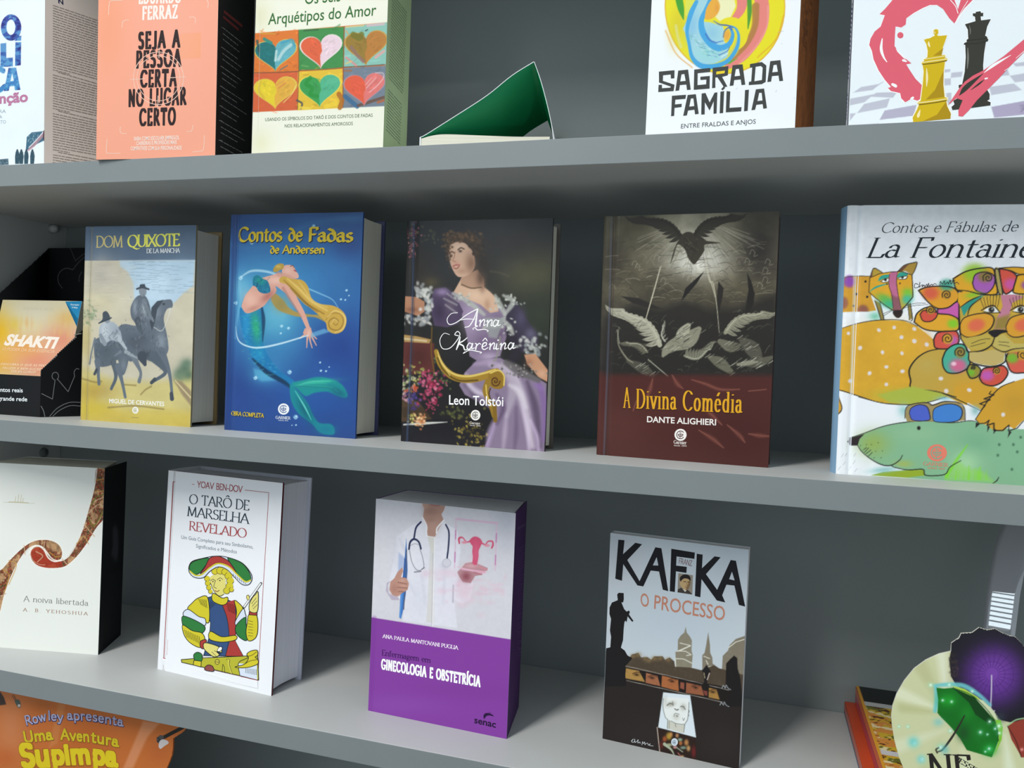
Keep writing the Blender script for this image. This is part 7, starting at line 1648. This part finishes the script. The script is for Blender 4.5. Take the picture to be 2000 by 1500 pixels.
lo = [bm.verts.new((.001, .0005, .0008)), bm.verts.new((.1285, .0005, .0008))]; lob = [bm.verts.new((.001, DEP, .0008)), bm.verts.new((.1285, DEP, .0008))]
tv = [bm.verts.new((u, .0005, zz)) for u, zz in top]; tb = [bm.verts.new((u, DEP, zz)) for u, zz in top]
bm.faces.new([lo[0], lo[1]] + tv[::-1]); bm.faces.new([lob[1], lob[0]] + tb)
for i in range(len(tv) - 1): bm.faces.new((tv[i], tv[i + 1], tb[i + 1], tb[i]))
bm.faces.new((lo[0], tv[0], tb[0], lob[0])); bm.faces.new((lo[1], lob[1], tb[-1], tv[-1])); bm.faces.new((lo[0], lob[0], lob[1], lo[1]))
bm_obj('page_block', bm, material('cream_pages_flat', '#e3e0cf', .85, .1, noise=.3, stripes=(2, 900.0)), t)
bm = bmesh.new(); box_bm(bm, (0, 0, 0), (.129, DEP, .0007)); bm_obj('back_cover', bm, M_WCARD, t)
bm = bmesh.new(); box_bm(bm, (-.0004, 0, 0), (.0008, DEP, .0170)); bm_obj('spine', bm, M_WCARD, t)

# ------------------------------------------------------------------ black counter box holding a small orange book
def trace(px, o, n):
    d = np.array([(px[0] - 1000) / FPX, (px[1] - 750) / FPX, 1.0]) @ CR
    return CAM + d * (((o - CAM) @ n) / (d @ n))
FL, FR, BR, BL = (-.9600, .0576), (-.8284, .0576), (-.7720, .2160), (-.9930, .2160)
bx = thing('display_box', 'black card counter box with white crown outlines, at the left end of the middle shelf', 'display box', (-.88, .06, M_Z))
M_BLACK = material('black_card', '#121417', .38, .4)
binv = local(bx).inverted()
def panel(name, A, B, prof, th, out_face=None, in_art=None):
    """upright card panel from floor point A to B; prof = [(d, z)] top outline; printed on the side named"""
    A = np.array([A[0], A[1], M_Z + .0006]); B = np.array([B[0], B[1], M_Z + .0006])
    d = B - A; L = np.hypot(d[0], d[1]); d /= L; n = np.array([d[1], -d[0], 0])
    ring = [(0, 0), (L, 0)] + prof
    bm = bmesh.new()
    a = [bm.verts.new(binv @ Vector(A + d * u + np.array([0, 0, zz]) - n * .0001)) for u, zz in ring]
    b = [bm.verts.new(binv @ Vector(A + d * u + np.array([0, 0, zz]) - n * th)) for u, zz in ring]
    bm.faces.new(a); bm.faces.new(b[::-1])
    for i in range(len(ring)): j = (i + 1) % len(ring); bm.faces.new((a[i], b[i], b[j], a[j]))
    F = Face(A, d, np.array([0, 0, 1.0]), L, max(p[1] for p in ring), base='#121417', res=.002)
    if in_art: in_art(F)
    F.mask = ring
    return F.build(name, bx, M_MATT, bm, M_BLACK)
CR_ = '#85888c'
def crown_right(F):
    F.view(0, 560, 5.357)
    F.vstroke([(435, 1118), (548, 1175), (576, 975)], 7, CR_, sm=False); F.vstroke([(600, 965), (712, 1098), (780, 935)], 7, CR_, sm=False)
    F.vstroke([(578 + 34 * math.cos(a), 935 + 40 * math.sin(a)) for a in [1.9 + k * .45 for k in range(13)]], 7, CR_); F.vstroke([(780, 935), (775, 890), (800, 858), (826, 862)], 7, CR_)
    F.vstroke([(520, 1355), (600, 1270), (720, 1212), (840, 1210)], 7, CR_); F.vstroke([(550, 1357), (620, 1295), (730, 1245), (840, 1248)], 7, CR_); F.vstroke([(430, 1250), (455, 1300), (468, 1355)], 8, CR_)
    F.vstroke([(780, 505), (820, 494), (850, 490)], 9, '#b9b7b0')
def crown_back(F):
    F.view(0, 380, 7.5)
    F.vstroke([(1030, 760), (1108, 970), (1210, 880), (1300, 840)], 8, '#54575c', sm=False); F.vstroke([(1230, 920), (1140, 1010), (1066, 1102)], 9, '#5a5d62'); F.vstroke([(1066, 1102), (980, 1078), (900, 1115), (855, 1190), (860, 1290), (915, 1372)], 10, '#5f6267'); F.vstroke([(1200, 1130), (1165, 1200), (1158, 1275)], 10, '#54575c')
def crown_left(F):
    F.view(0, 380, 7.5)
    F.vstroke([(640, 875), (548, 972), (770, 1120)], 7, '#3f4247', sm=False); F.vstroke([(440, 1055), (446, 1110), (390, 1175), (300, 1205)], 10, '#4c4f54')
def lip(F):
    F.view(0, 560, 5.357)
    F.text('mentos reais', (-70, 1096), (240, 1105), 46, '#e3ebf0', bold=.012); F.text('a grande rede', (-60, 1187), (286, 1199), 46, '#e3ebf0', bold=.012)
    F.vstroke([(30, 1356), (210, 1362)], 4, '#6a6d72', sm=False)
panel('front_lip', FL, FR, [(.1316, .0492), (0, .0492)], .0014, None, lip)
sl = math.hypot(BR[0] - FR[0], BR[1] - FR[1])
panel('side_panel', FR, BR, [(sl, .2295), (.168, .2250), (.0448, .1051), (0, .0560)], .0014, None, crown_right)
panel('back_panel', BL, BR, [(.2210, .2295), (0, .2295)], .0014, None, crown_back)
panel('side_panel', BL, FL, [(.1618, .0560), (.099, .1518), (.0514, .1884), (0, .2290)], .0014, None, crown_left)
bm = bmesh.new(); prism_bm(bm, [FL, FR, BR, BL], M_Z + .0004, M_Z + .0018); bm.transform(binv); bm_obj('box_floor', bm, M_BLACK, bx)
def art_sh(F):
    F.view(0, 560, 5.357)
    F.poly([(-100, 50), (900, 50), (900, 950), (-100, 950)], '#d6cfae', 2)
    F.blob(0, 480, 160, 260, '#e2b52a', .95); F.blob(160, 400, 60, 90, '#d9b83a', .7); F.blob(0, 780, 300, 160, '#e0ad44', .9); F.blob(400, 780, 300, 200, '#d8886e', .9); F.blob(650, 560, 240, 200, '#d68c72', .95); F.blob(700, 330, 160, 100, '#d9b05a', .7); F.blob(250, 620, 200, 120, '#dc9c50', .8); F.blob(420, 880, 200, 80, '#d99a7c', .7)
    F.blob(380, 250, 220, 120, '#d6d0b8', .9); F.blob(300, 400, 120, 60, '#dccfa0', .7)
    for k in range(26): F.blob(random.uniform(0, 760), random.uniform(350, 500), 16, random.uniform(40, 90), random.choice(['#dcb860', '#d8a878', '#dcc48a']), .35)
    F.text('RAISSANCE ARTEL', (246, 238), (570, 252), 26, '#c4bfa2', pen=(.1, .05, 0), serif=.04, space=.3)
    F.text('SHAKTI', (40, 606), (600, 645), 112, '#f1e8dc', bold=.05, slant=.25)
    F.text('O PODER DA SUA ESSÊNCIA', (28, 664), (568, 694), 32, '#ecc9a4', slant=.25)
    for st, a, b in (('DESCUBRA O QUE AS PESSOAS', (8, 818), (560, 840)), ('FELIZES E BEM-SUCEDIDAS', (26, 858), (530, 880)), ('TÊM EM COMUM', (112, 896), (372, 904))): F.text(st, a, b, 22, '#f0d8bc', bold=.01, slant=.2, space=1.15)
    F.vpoly([(684, 155), (900, 150), (900, 420), (828, 340)], '#1b86b8'); F.text('Exemplar', (740, 194), (832, 198), 17, '#cfe2ea', bold=.02); F.text('grátis', (750, 222), (812, 228), 17, '#cfe2ea', bold=.02)
th = math.radians(12)
P_SH = (-.9595, .0850, 0, th, .1315, .1470, M_Z + .0022)
paperback('small sunset orange paperback standing in the black counter box', P_SH, art_sh and (lambda F: (art_sh(F), F)[1])(cover_face(P_SH, False, base='#d8c890', res=.0008)), M_GLOSS, [(.0005, .0008), (.131, .0008), (.131, .02), (.0005, .02)], M_PAGE, '#d8a860')

# ------------------------------------------------------------------ flat pile of two books at the right end of the lower shelf
def flat_book(label, x0, x1, y0, y1, z, h, side_col, page_mat, top_face, side_art=None):
    r = thing('paperback_book', label, 'book', ((x0 + x1) / 2, (y0 + y1) / 2, z))
    inv = local(r).inverted()
    bm = bmesh.new(); box_bm(bm, (x0 + .0008, y0 + .001, z + .0007), (x1 - .001, y1 - .001, z + h - .0007)); bm.transform(inv); bm_obj('page_block', bm, page_mat, r)
    bm = bmesh.new(); box_bm(bm, (x0, y0, z), (x1, y1, z + .0006)); bm.transform(inv); bm_obj('back_cover', bm, material('pile_back_cover', '#2a2450', .45, .3), r)
    F = Face((x0, y0, z + h), np.array([1.0, 0, 0]), np.array([0, 1.0, 0]), x1 - x0, y1 - y0, base=side_col, res=.0012)
    top_face(F)
    bm = bmesh.new(); box_bm(bm, (x0, y0, z + h - .0006), (x1, y1, z + h)); bm.transform(inv)
    F.build('front_cover', r, M_GLOSS, bm, material('pile_cover_edge', side_col, .45, .3))
    S = Face((x0 - .0001, y1, z + .0005), np.array([0, -1.0, 0]), np.array([0, 0, 1.0]), y1 - y0, h - .0008, base=side_col, res=.0015)
    if side_art: side_art(S)
    bm = bmesh.new(); box_bm(bm, (x0, y0, z + .0004), (x0 + .0007, y1, z + h - .0004)); bm.transform(inv)
    S.build('spine', r, M_GLOSS, bm, material('pile_spine', side_col, .45, .3))
    return r
def top_red(F): F.img[:] = hexc('#bf4a26'); F.mottle(.05, 30)
def top_food(F):
    F.img[:] = hexc('#c9a63a')
    v = F.V / F.h
    F.img[v > .79] = hexc('#141312'); F.img[(v <= .79) & (v > .735)] = hexc('#b9bcbc')
    m = v <= .735
    n = fbm(F.U * 60, F.V * 80, 51); k = fbm(F.U * 130, F.V * 200, 57)
    c = np.where((n < .4)[..., None], hexc('#6a6a24'), np.where((n < .55)[..., None], hexc('#c9a92c'), hexc('#cf8a3c')))
    c = np.where((k > .62)[..., None], hexc('#e2d6a8'), np.where((k < .3)[..., None], hexc('#5a2a18'), c))
    F.img[m] = c[m]
    F.img[(v < .22) & (v > .17)] = hexc('#c9c9cc')
    F.img[F.U < .0035] = hexc('#d69a2a')
def side_two(F):
    F.img[F.V > F.h * .55] = hexc('#cf6a3e'); F.img[np.abs(F.V - F.h * .5) < .0012] = hexc('#5a2a6a')
def side_red(F): F.img[F.V < .004] = hexc('#2f2a52')
flat_book('orange red paperback lying at the bottom of the flat pile, sticking out to the left', .1100, .2700, .052, .2520, L_Z, .0132, '#bf4a26', M_PAGEW, top_red, side_red)
flat_book('cookery paperback with a black band lying on top of the flat pile', .1205, .2800, .050, .2500, L_Z + .0134, .0195, '#b5485a', M_PAGEW, top_food, side_two)

# ------------------------------------------------------------------ cut-out standee in front of the pile
SY = .036
so = np.array([.10, SY, L_Z]); sn = np.array([0, -1.0, 0])
st = thing('standee', 'cream oval card standee with a black umbrella top and a green umbrella', 'standee', (.235, SY, L_Z))
SV = lambda pts: [trace((1600 + x / 4.6875, 1180 + y / 4.6875), so, sn) - so for x, y in pts]
OUT = [(1205, 432), (1100, 455), (980, 510), (870, 590), (780, 700), (710, 820), (672, 930), (660, 1020), (668, 1120), (690, 1250), (730, 1400), (780, 1520), (840, 1640), (930, 1770), (1050, 1880)]
UMB = [(2100, 1060), (2130, 900), (2120, 760), (2090, 620), (2040, 520), (1960, 450), (1880, 395), (1845, 350), (1800, 302), (1740, 288), (1680, 265), (1610, 225), (1540, 238), (1465, 215), (1400, 262), (1300, 268), (1280, 310), (1212, 355)]
ring = [(q[0], q[2]) for q in SV(OUT)]
u_max = max(q[0] for q in SV(UMB))
base_u0 = ring[-1][0]
ring += [(base_u0, 0.0), (u_max, 0.0), (u_max, .11)]
ring += [(q[0], q[2]) for q in SV(UMB)]
F = Face(so, np.array([1.0, 0, 0]), np.array([0, 0, 1.0]), u_max + .001, max(r[1] for r in ring) + .001, base='#c8cda2', res=.0005)
F.mask = ring
F.view(1600, 1180, 4.6875)
for a, b, c, w in (((1180, 1000), (900, 520), '#b9bc8c', 130), ((1180, 1000), (700, 800), '#dde3c6', 120), ((1180, 1000), (1120, 470), '#dfe4cc', 90), ((1180, 1000), (760, 950), '#b6bb88', 80), ((1150, 1150), (720, 1300), '#d5dcbc', 120), ((1100, 1250), (900, 1700), '#bcc698', 160), ((1300, 1300), (1400, 1700), '#d3dcb6', 200), ((1700, 1200), (1740, 1500), '#dce6cc', 90)): F.stroke([b, ((a[0] + b[0]) / 2, (a[1] + b[1]) / 2), a], [w, w * .6, 8], c, 60, .8)
F.poly([(1205, 432), (1190, 510), (1200, 600), (1205, 660), (1255, 745), (1400, 820), (1560, 930), (1660, 1060), (1740, 1080), (2100, 1100), (2200, 900), (2200, 300), (1700, 150), (1200, 250)], '#1b1922', 3)
for k in range(40): F.blob(random.uniform(1195, 1270), random.uniform(440, 660), 12, 12, random.choice(['#3a3226', '#26221e', '#4a4030']), .6)
F.blob(1600, 660, 300, 300, '#5f2f92', .95, 0, 1.6); F.blob(1600, 620, 180, 170, '#7d49ac', .7)
for k in range(22): F.stroke([(1580 + 60 * math.cos(k * .2856), 640 + 60 * math.sin(k * .2856)), (1580 + 300 * math.cos(k * .2856), 640 + 290 * math.sin(k * .2856))], 4, '#3f1f66', 3, .8)
for q in (120, 200): F.stroke([(1580 + q * math.cos(a * .3), 640 + q * .97 * math.sin(a * .3)) for a in range(22)], 4, '#3f1f66', 3, .7)
F.stroke([(1578, 650), (1576, 800), (1570, 960), (1585, 985), (1605, 975)], 9, '#c9c4d4', 3); F.blob(1660, 1030, 50, 50, '#2c3640', .8)
# teal glow and the green umbrella
for p in ([(1060, 745), (1200, 735), (1330, 750), (1460, 830), (1560, 920)], [(1065, 760), (1078, 870), (1060, 980)]): F.stroke(p, [30, 44, 30], '#6cc4c8', 20, .9)
F.poly([(1210, 745), (1330, 775), (1450, 850), (1560, 940), (1630, 1060), (1560, 1030), (1500, 980), (1420, 860), (1300, 800)], '#a9cf4a', 8); F.poly([(1420, 860), (1500, 880), (1600, 980), (1640, 1070), (1520, 985)], '#ccd6b0', 8)
g = [(1072, 765), (1140, 772), (1222, 765), (1330, 810), (1420, 852), (1500, 960), (1605, 1062), (1640, 1160), (1642, 1250), (1580, 1402), (1350, 1335), (1290, 1230), (1200, 1120), (1110, 1030), (1082, 995), (1090, 880)]
F.poly(g, '#0f6a1c', 4); F.blob(1180, 880, 90, 70, '#1c9a2a', .9); F.blob(1350, 1000, 70, 80, '#1a8426', .8); F.blob(1480, 1170, 90, 90, '#1d7a28', .8); F.blob(1560, 1330, 70, 60, '#22a238', .9); F.blob(1320, 1180, 60, 80, '#1c4a22', .8)
F.poly([(1225, 770), (1420, 852), (1605, 1062), (1560, 1100), (1430, 1010), (1370, 900)], '#0a3f12', 6); F.stroke([(1225, 765), (1420, 850), (1606, 1062), (1642, 1250)], 6, '#0a3812', 3)
F.poly([(1610, 1060), (1660, 1060), (1680, 1130), (1670, 1240), (1600, 1390), (1645, 1250), (1640, 1160)], '#79bf30', 5)
F.stroke([(1330, 1020), (1270, 1130), (1200, 1240), (1130, 1330), (1090, 1350)], [10, 14, 18, 14, 10], '#2a2622', 4)
F.stroke([(1080, 1360), (1070, 1330), (1100, 1310)], 14, '#3a2c22', 4)
for x, y, r in ((1130, 880, 12), (1212, 893, 12), (1475, 1172, 16), (1540, 1192, 10), (1555, 1322, 14), (1520, 1350, 10), (1645, 1115, 22), (1650, 1180, 16), (1610, 1140, 12), (1560, 1075, 16), (1020, 740, 18), (1190, 738, 14), (1400, 798, 14), (810, 1120, 12), (730, 1120, 10), (940, 1420, 26), (870, 1270, 30), (1110, 1310, 22), (1200, 1160, 14)): F.blob(x, y, r * 1.6, r * 1.6, '#8fe0c8' if y > 1100 else '#a4ecc8', .6); F.blob(x, y, r * .6, r * .6, '#f0fff8', .95)
F.blob(860, 1260, 50, 50, '#5fc4c4', .7); F.blob(930, 1420, 40, 40, '#6fc4cc', .6); F.blob(1150, 1330, 40, 50, '#58b4bc', .6); F.blob(1090, 1080, 50, 40, '#6cc4c8', .6)
F.poly([(1722, 1115), (1780, 1080), (1875, 1050), (2100, 1040), (2200, 1200), (2100, 1440), (1850, 1400), (1790, 1290), (1760, 1240)], '#8f3a2c', 4); F.stroke([(1722, 1115), (1800, 1250), (1850, 1400)], 7, '#3a1c18', 4); F.stroke([(1722, 1112), (1800, 1060), (1900, 1040)], 12, '#9cc490', 6, .9); F.blob(1855, 1330, 16, 16, '#f2a0a0', .9)
F.text('JESSICA', (1240, 1428), (1520, 1590), 44, '#2c2a26', pen=(.2, .06, 0), serif=.1, space=.16)
F.text('NE', (1010, 1640), (1420, 1660), 270, '#26221f', pen=(.14, .035, 12), serif=.07)
bm = bmesh.new()
sinv = local(st).inverted()
a = [bm.verts.new(sinv @ Vector(so + np.array([u, .00005, v]))) for u, v in ring]; b = [bm.verts.new(sinv @ Vector(so + np.array([u, .0022, v]))) for u, v in ring]
bm.faces.new(a); bm.faces.new(b[::-1])
for i in range(len(ring)): j = (i + 1) % len(ring); bm.faces.new((a[i], b[i], b[j], a[j]))
F.build('cut_out_panel', st, M_GLOSS, bm, material('standee_card', '#cfd0c4', .6, .2))
bm = bmesh.new()
prism_bm(bm, [(.240 - .235, .0024), (.240 - .235, .0130), (.2425 - .235, .0130), (.2425 - .235, .0024)], 0, [.012, .0125, .0125, .012]); bm_obj('easel_strut', bm, material('strut_card', '#b9b6aa', .7, .1), st)

# ------------------------------------------------------------------ clear leaflet holder behind the standee, a sheet bent over backwards
hd = thing('leaflet_holder', 'bent clear plastic leaflet holder leaning behind the black umbrella of the standee', 'leaflet holder', (.25, .18, L_Z + .033))
hinv = local(hd).inverted()
M_ACR = bpy.data.materials.new('clear_acrylic'); M_ACR.use_nodes = True
b_ = M_ACR.node_tree.nodes['Principled BSDF']
b_.inputs['Base Color'].default_value = (.50, .52, .57, 1); b_.inputs['Roughness'].default_value = .03; b_.inputs['Transmission Weight'].default_value = .25; b_.inputs['IOR'].default_value = 1.5; b_.inputs['Coat Weight'].default_value = 1.0; b_.inputs['Coat Roughness'].default_value = .0; b_.inputs['Coat IOR'].default_value = 1.9
nh = np.array([-.379, -.925, 0.0]); dd = np.array([.925, -.379, 0.0])
def to_px(P):
    q = CR @ (P - CAM); return 1000 + FPX * q[0] / q[2], 750 + FPX * q[1] / q[2]
prof = []
P = np.array([.2440, .186, 1.2560]); up_, dn = [], []
for sgn, lst, n in ((1, up_, 24), (-1, dn, 34)):
    p = P.copy()
    for k in range(n):
        s_ = sgn * k * .004
        e = math.radians(min(44, max(7, 19.5 + s_ * 182)))
        lst.append((p.copy(), e))
        p = p + sgn * .004 * (-nh * math.sin(e) + np.array([0, 0, 1.0]) * math.cos(e))
prof = [q for q in dn[::-1] if q[0][2] > L_Z + .0345] + up_[1:]
prof = [q for q in prof if q[0][1] < DEPTH - .006 and q[0][2] < M_Z - TH - .004]
LY, LX = [1028, 1046, 1060, 1080, 1100, 1130, 1170, 1225, 1330, 1420], [1960, 1952, 1947, 1941, 1937, 1931, 1926, 1920, 1912, 1905]
RYs, RX = [1036, 1100, 1160, 1240, 1300, 1420], [2014, 2003, 1992, 1982, 1975, 1960]
def bent(name, xl, xr, th=.0018):
    bm = bmesh.new(); rows = []
    for p, e in prof:
        n = nh * math.cos(e) + np.array([0, 0, math.sin(e)])
        y = to_px(p)[1]; x0 = to_px(p)[0]; k = to_px(p + dd * .01)[0] - x0
        pts = [p + dd * ((xl(y) + (xr(y) - xl(y)) * t / 6 - x0) / k * .01) for t in range(7)]
        rows.append(([bm.verts.new(hinv @ Vector(q)) for q in pts], [bm.verts.new(hinv @ Vector(q - n * th)) for q in pts]))
    for (a, a2), (b, b2) in zip(rows, rows[1:]):
        for i in range(6):
            bm.faces.new((a[i], a[i + 1], b[i + 1], b[i])).smooth = True; bm.faces.new((a2[i], b2[i], b2[i + 1], a2[i + 1])).smooth = True
        for i in (0, 6): bm.faces.new((a[i], b[i], b2[i], a2[i]))
    for a, a2 in (rows[0], rows[-1]):
        for i in range(6): bm.faces.new((a[i], a[i + 1], a2[i + 1], a2[i]))
    bmesh.ops.recalc_face_normals(bm, faces=bm.faces[:])
    return keep_obj(name, bm, [M_ACR], hd)
bent('bent_sheet', lambda y: np.interp(y, LY, LX), lambda y: np.interp(y, RYs, RX))
# ------------------------------------------------------------------ orange display header under the lower shelf, window behind the camera
B_Z = L_Z - .288
RY = .030
ro = np.array([-.90, RY, B_Z]); rn = np.array([0, -1.0, 0])
rw = thing('display_header', 'orange card display header with yellow lettering under the lower shelf', 'display header', (-.74, RY, B_Z))
RV = lambda pts: [trace((x / 5, 1300 + y / 5), ro, rn) - ro for x, y in pts]
zt = L_Z - TH - B_Z - .003
R1 = [(1812, 618), (1780, 655), (1690, 712), (1688, 800), (1680, 870), (1655, 940), (1620, 1020), (1560, 1130)]
rr = [(q[0], q[2]) for q in RV(R1)]
ring = [(-.06, 0), (rr[-1][0] - .03, 0)] + rr[::-1] + [(rr[0][0] + .01, zt), (-.06, zt)]
ring = [(u + .06, v) for u, v in ring]
F = Face(ro - np.array([.06, 0, 0]), np.array([1.0, 0, 0]), np.array([0, 0, 1.0]), max(u for u, _ in ring) + .0005, zt, base='#b9672f', res=.0008)
F.mask = ring
F.view(0, 1300, 5)
F.blob(100, 600, 160, 400, '#c07c54', .7); F.poly([(1400, 540), (1560, 560), (1440, 700), (1300, 1000), (1200, 1010)], '#c9845a', 30); F.poly([(570, 370), (640, 370), (560, 760), (480, 800)], '#c07a44', 30, .8); F.blob(850, 700, 240, 240, '#b05c22', .7); F.blob(420, 400, 120, 80, '#ab5d22', .7); F.blob(1550, 850, 110, 130, '#b05c2c', .6); F.blob(60, 900, 120, 100, '#b55c28', .7)
F.poly([(-200, 200), (0, 250), (40, 310), (62, 380), (0, 388), (-200, 380)], '#3a2c26', 3)
def words(lst, col, cap, edge, bold=.06):
    for st_, a, b_, c in lst:
        F.text(st_, a, b_, c or cap, edge, pen=(bold + .09, bold + .09, 0), serif=0, space=.12, xs=1.05)
    for st_, a, b_, c in lst: F.text(st_, (a[0] + 3, a[1] - 4), (b_[0] - 6, b_[1] - 4), c or cap, col, pen=(bold, bold, 0), serif=0, space=.16, xs=1.05)
words([('Row', (258, 585), (466, 535), 0), ('ley', (474, 533), (628, 548), 0), ('apre', (655, 528), (905, 540), 0), ('senta', (905, 541), (1214, 596), 0)], '#a9a9c8', 88, '#2a2a5a', .13)
words([('Uma', (240, 752), (532, 720), 0), ('Aven', (590, 722), (880, 745), 0), ('tura', (886, 746), (1172, 795), 0)], '#c7b51e', 100, '#8a541c', .17)
words([('Su', (205, 985), (500, 975), 205), ('pim', (510, 960), (895, 950), 185), ('pa', (905, 952), (1165, 985), 185)], '#d2bd1c', 200, '#9a5c18', .24)
F.vstroke([(120, 290), (150, 340)], 5, '#33302c', sm=False); F.vstroke([(135, 285), (160, 335)], 5, '#33302c', sm=False); F.vpoly([(145, 345), (170, 330), (195, 345), (205, 400), (185, 412), (165, 390)], '#4a5650', True); F.vdisc(188, 390, 14, '#b9b4ac')
F.vstroke([(1810, 590), (1600, 700)], 34, '#23211f', sm=False); F.vpoly([(1530, 720), (1560, 680), (1600, 690), (1590, 740), (1545, 755)], '#4a4a4c', True); F.vpoly([(1560, 740), (1590, 720), (1630, 730), (1648, 755), (1600, 790), (1570, 812), (1550, 790)], '#c4bec0', True); F.vstroke([(1535, 700), (1560, 720), (1540, 745)], 8, '#1f1e1d')
rinv = local(rw).inverted()
bm = bmesh.new()
ao = ro - np.array([.06, 0, 0])
a = [bm.verts.new(rinv @ Vector(ao + np.array([u, .00005, v]))) for u, v in ring]; b = [bm.verts.new(rinv @ Vector(ao + np.array([u, .0025, v]))) for u, v in ring]
bm.faces.new(a); bm.faces.new(b[::-1])
for i in range(len(ring)): j = (i + 1) % len(ring); bm.faces.new((a[i], b[i], b[j], a[j]))
F.build('header_panel', rw, M_GLOSS, bm, material('header_card', '#a85c2c', .6, .2))
bm = bmesh.new(); prism_bm(bm, [(0.0, .0027), (.003, .0027), (.003, .10), (0.0, .10)], 0, [.2, .2, .02, .02]); bm_obj('back_strut', bm, material('header_strut', '#8a7a66', .7, .1), rw)
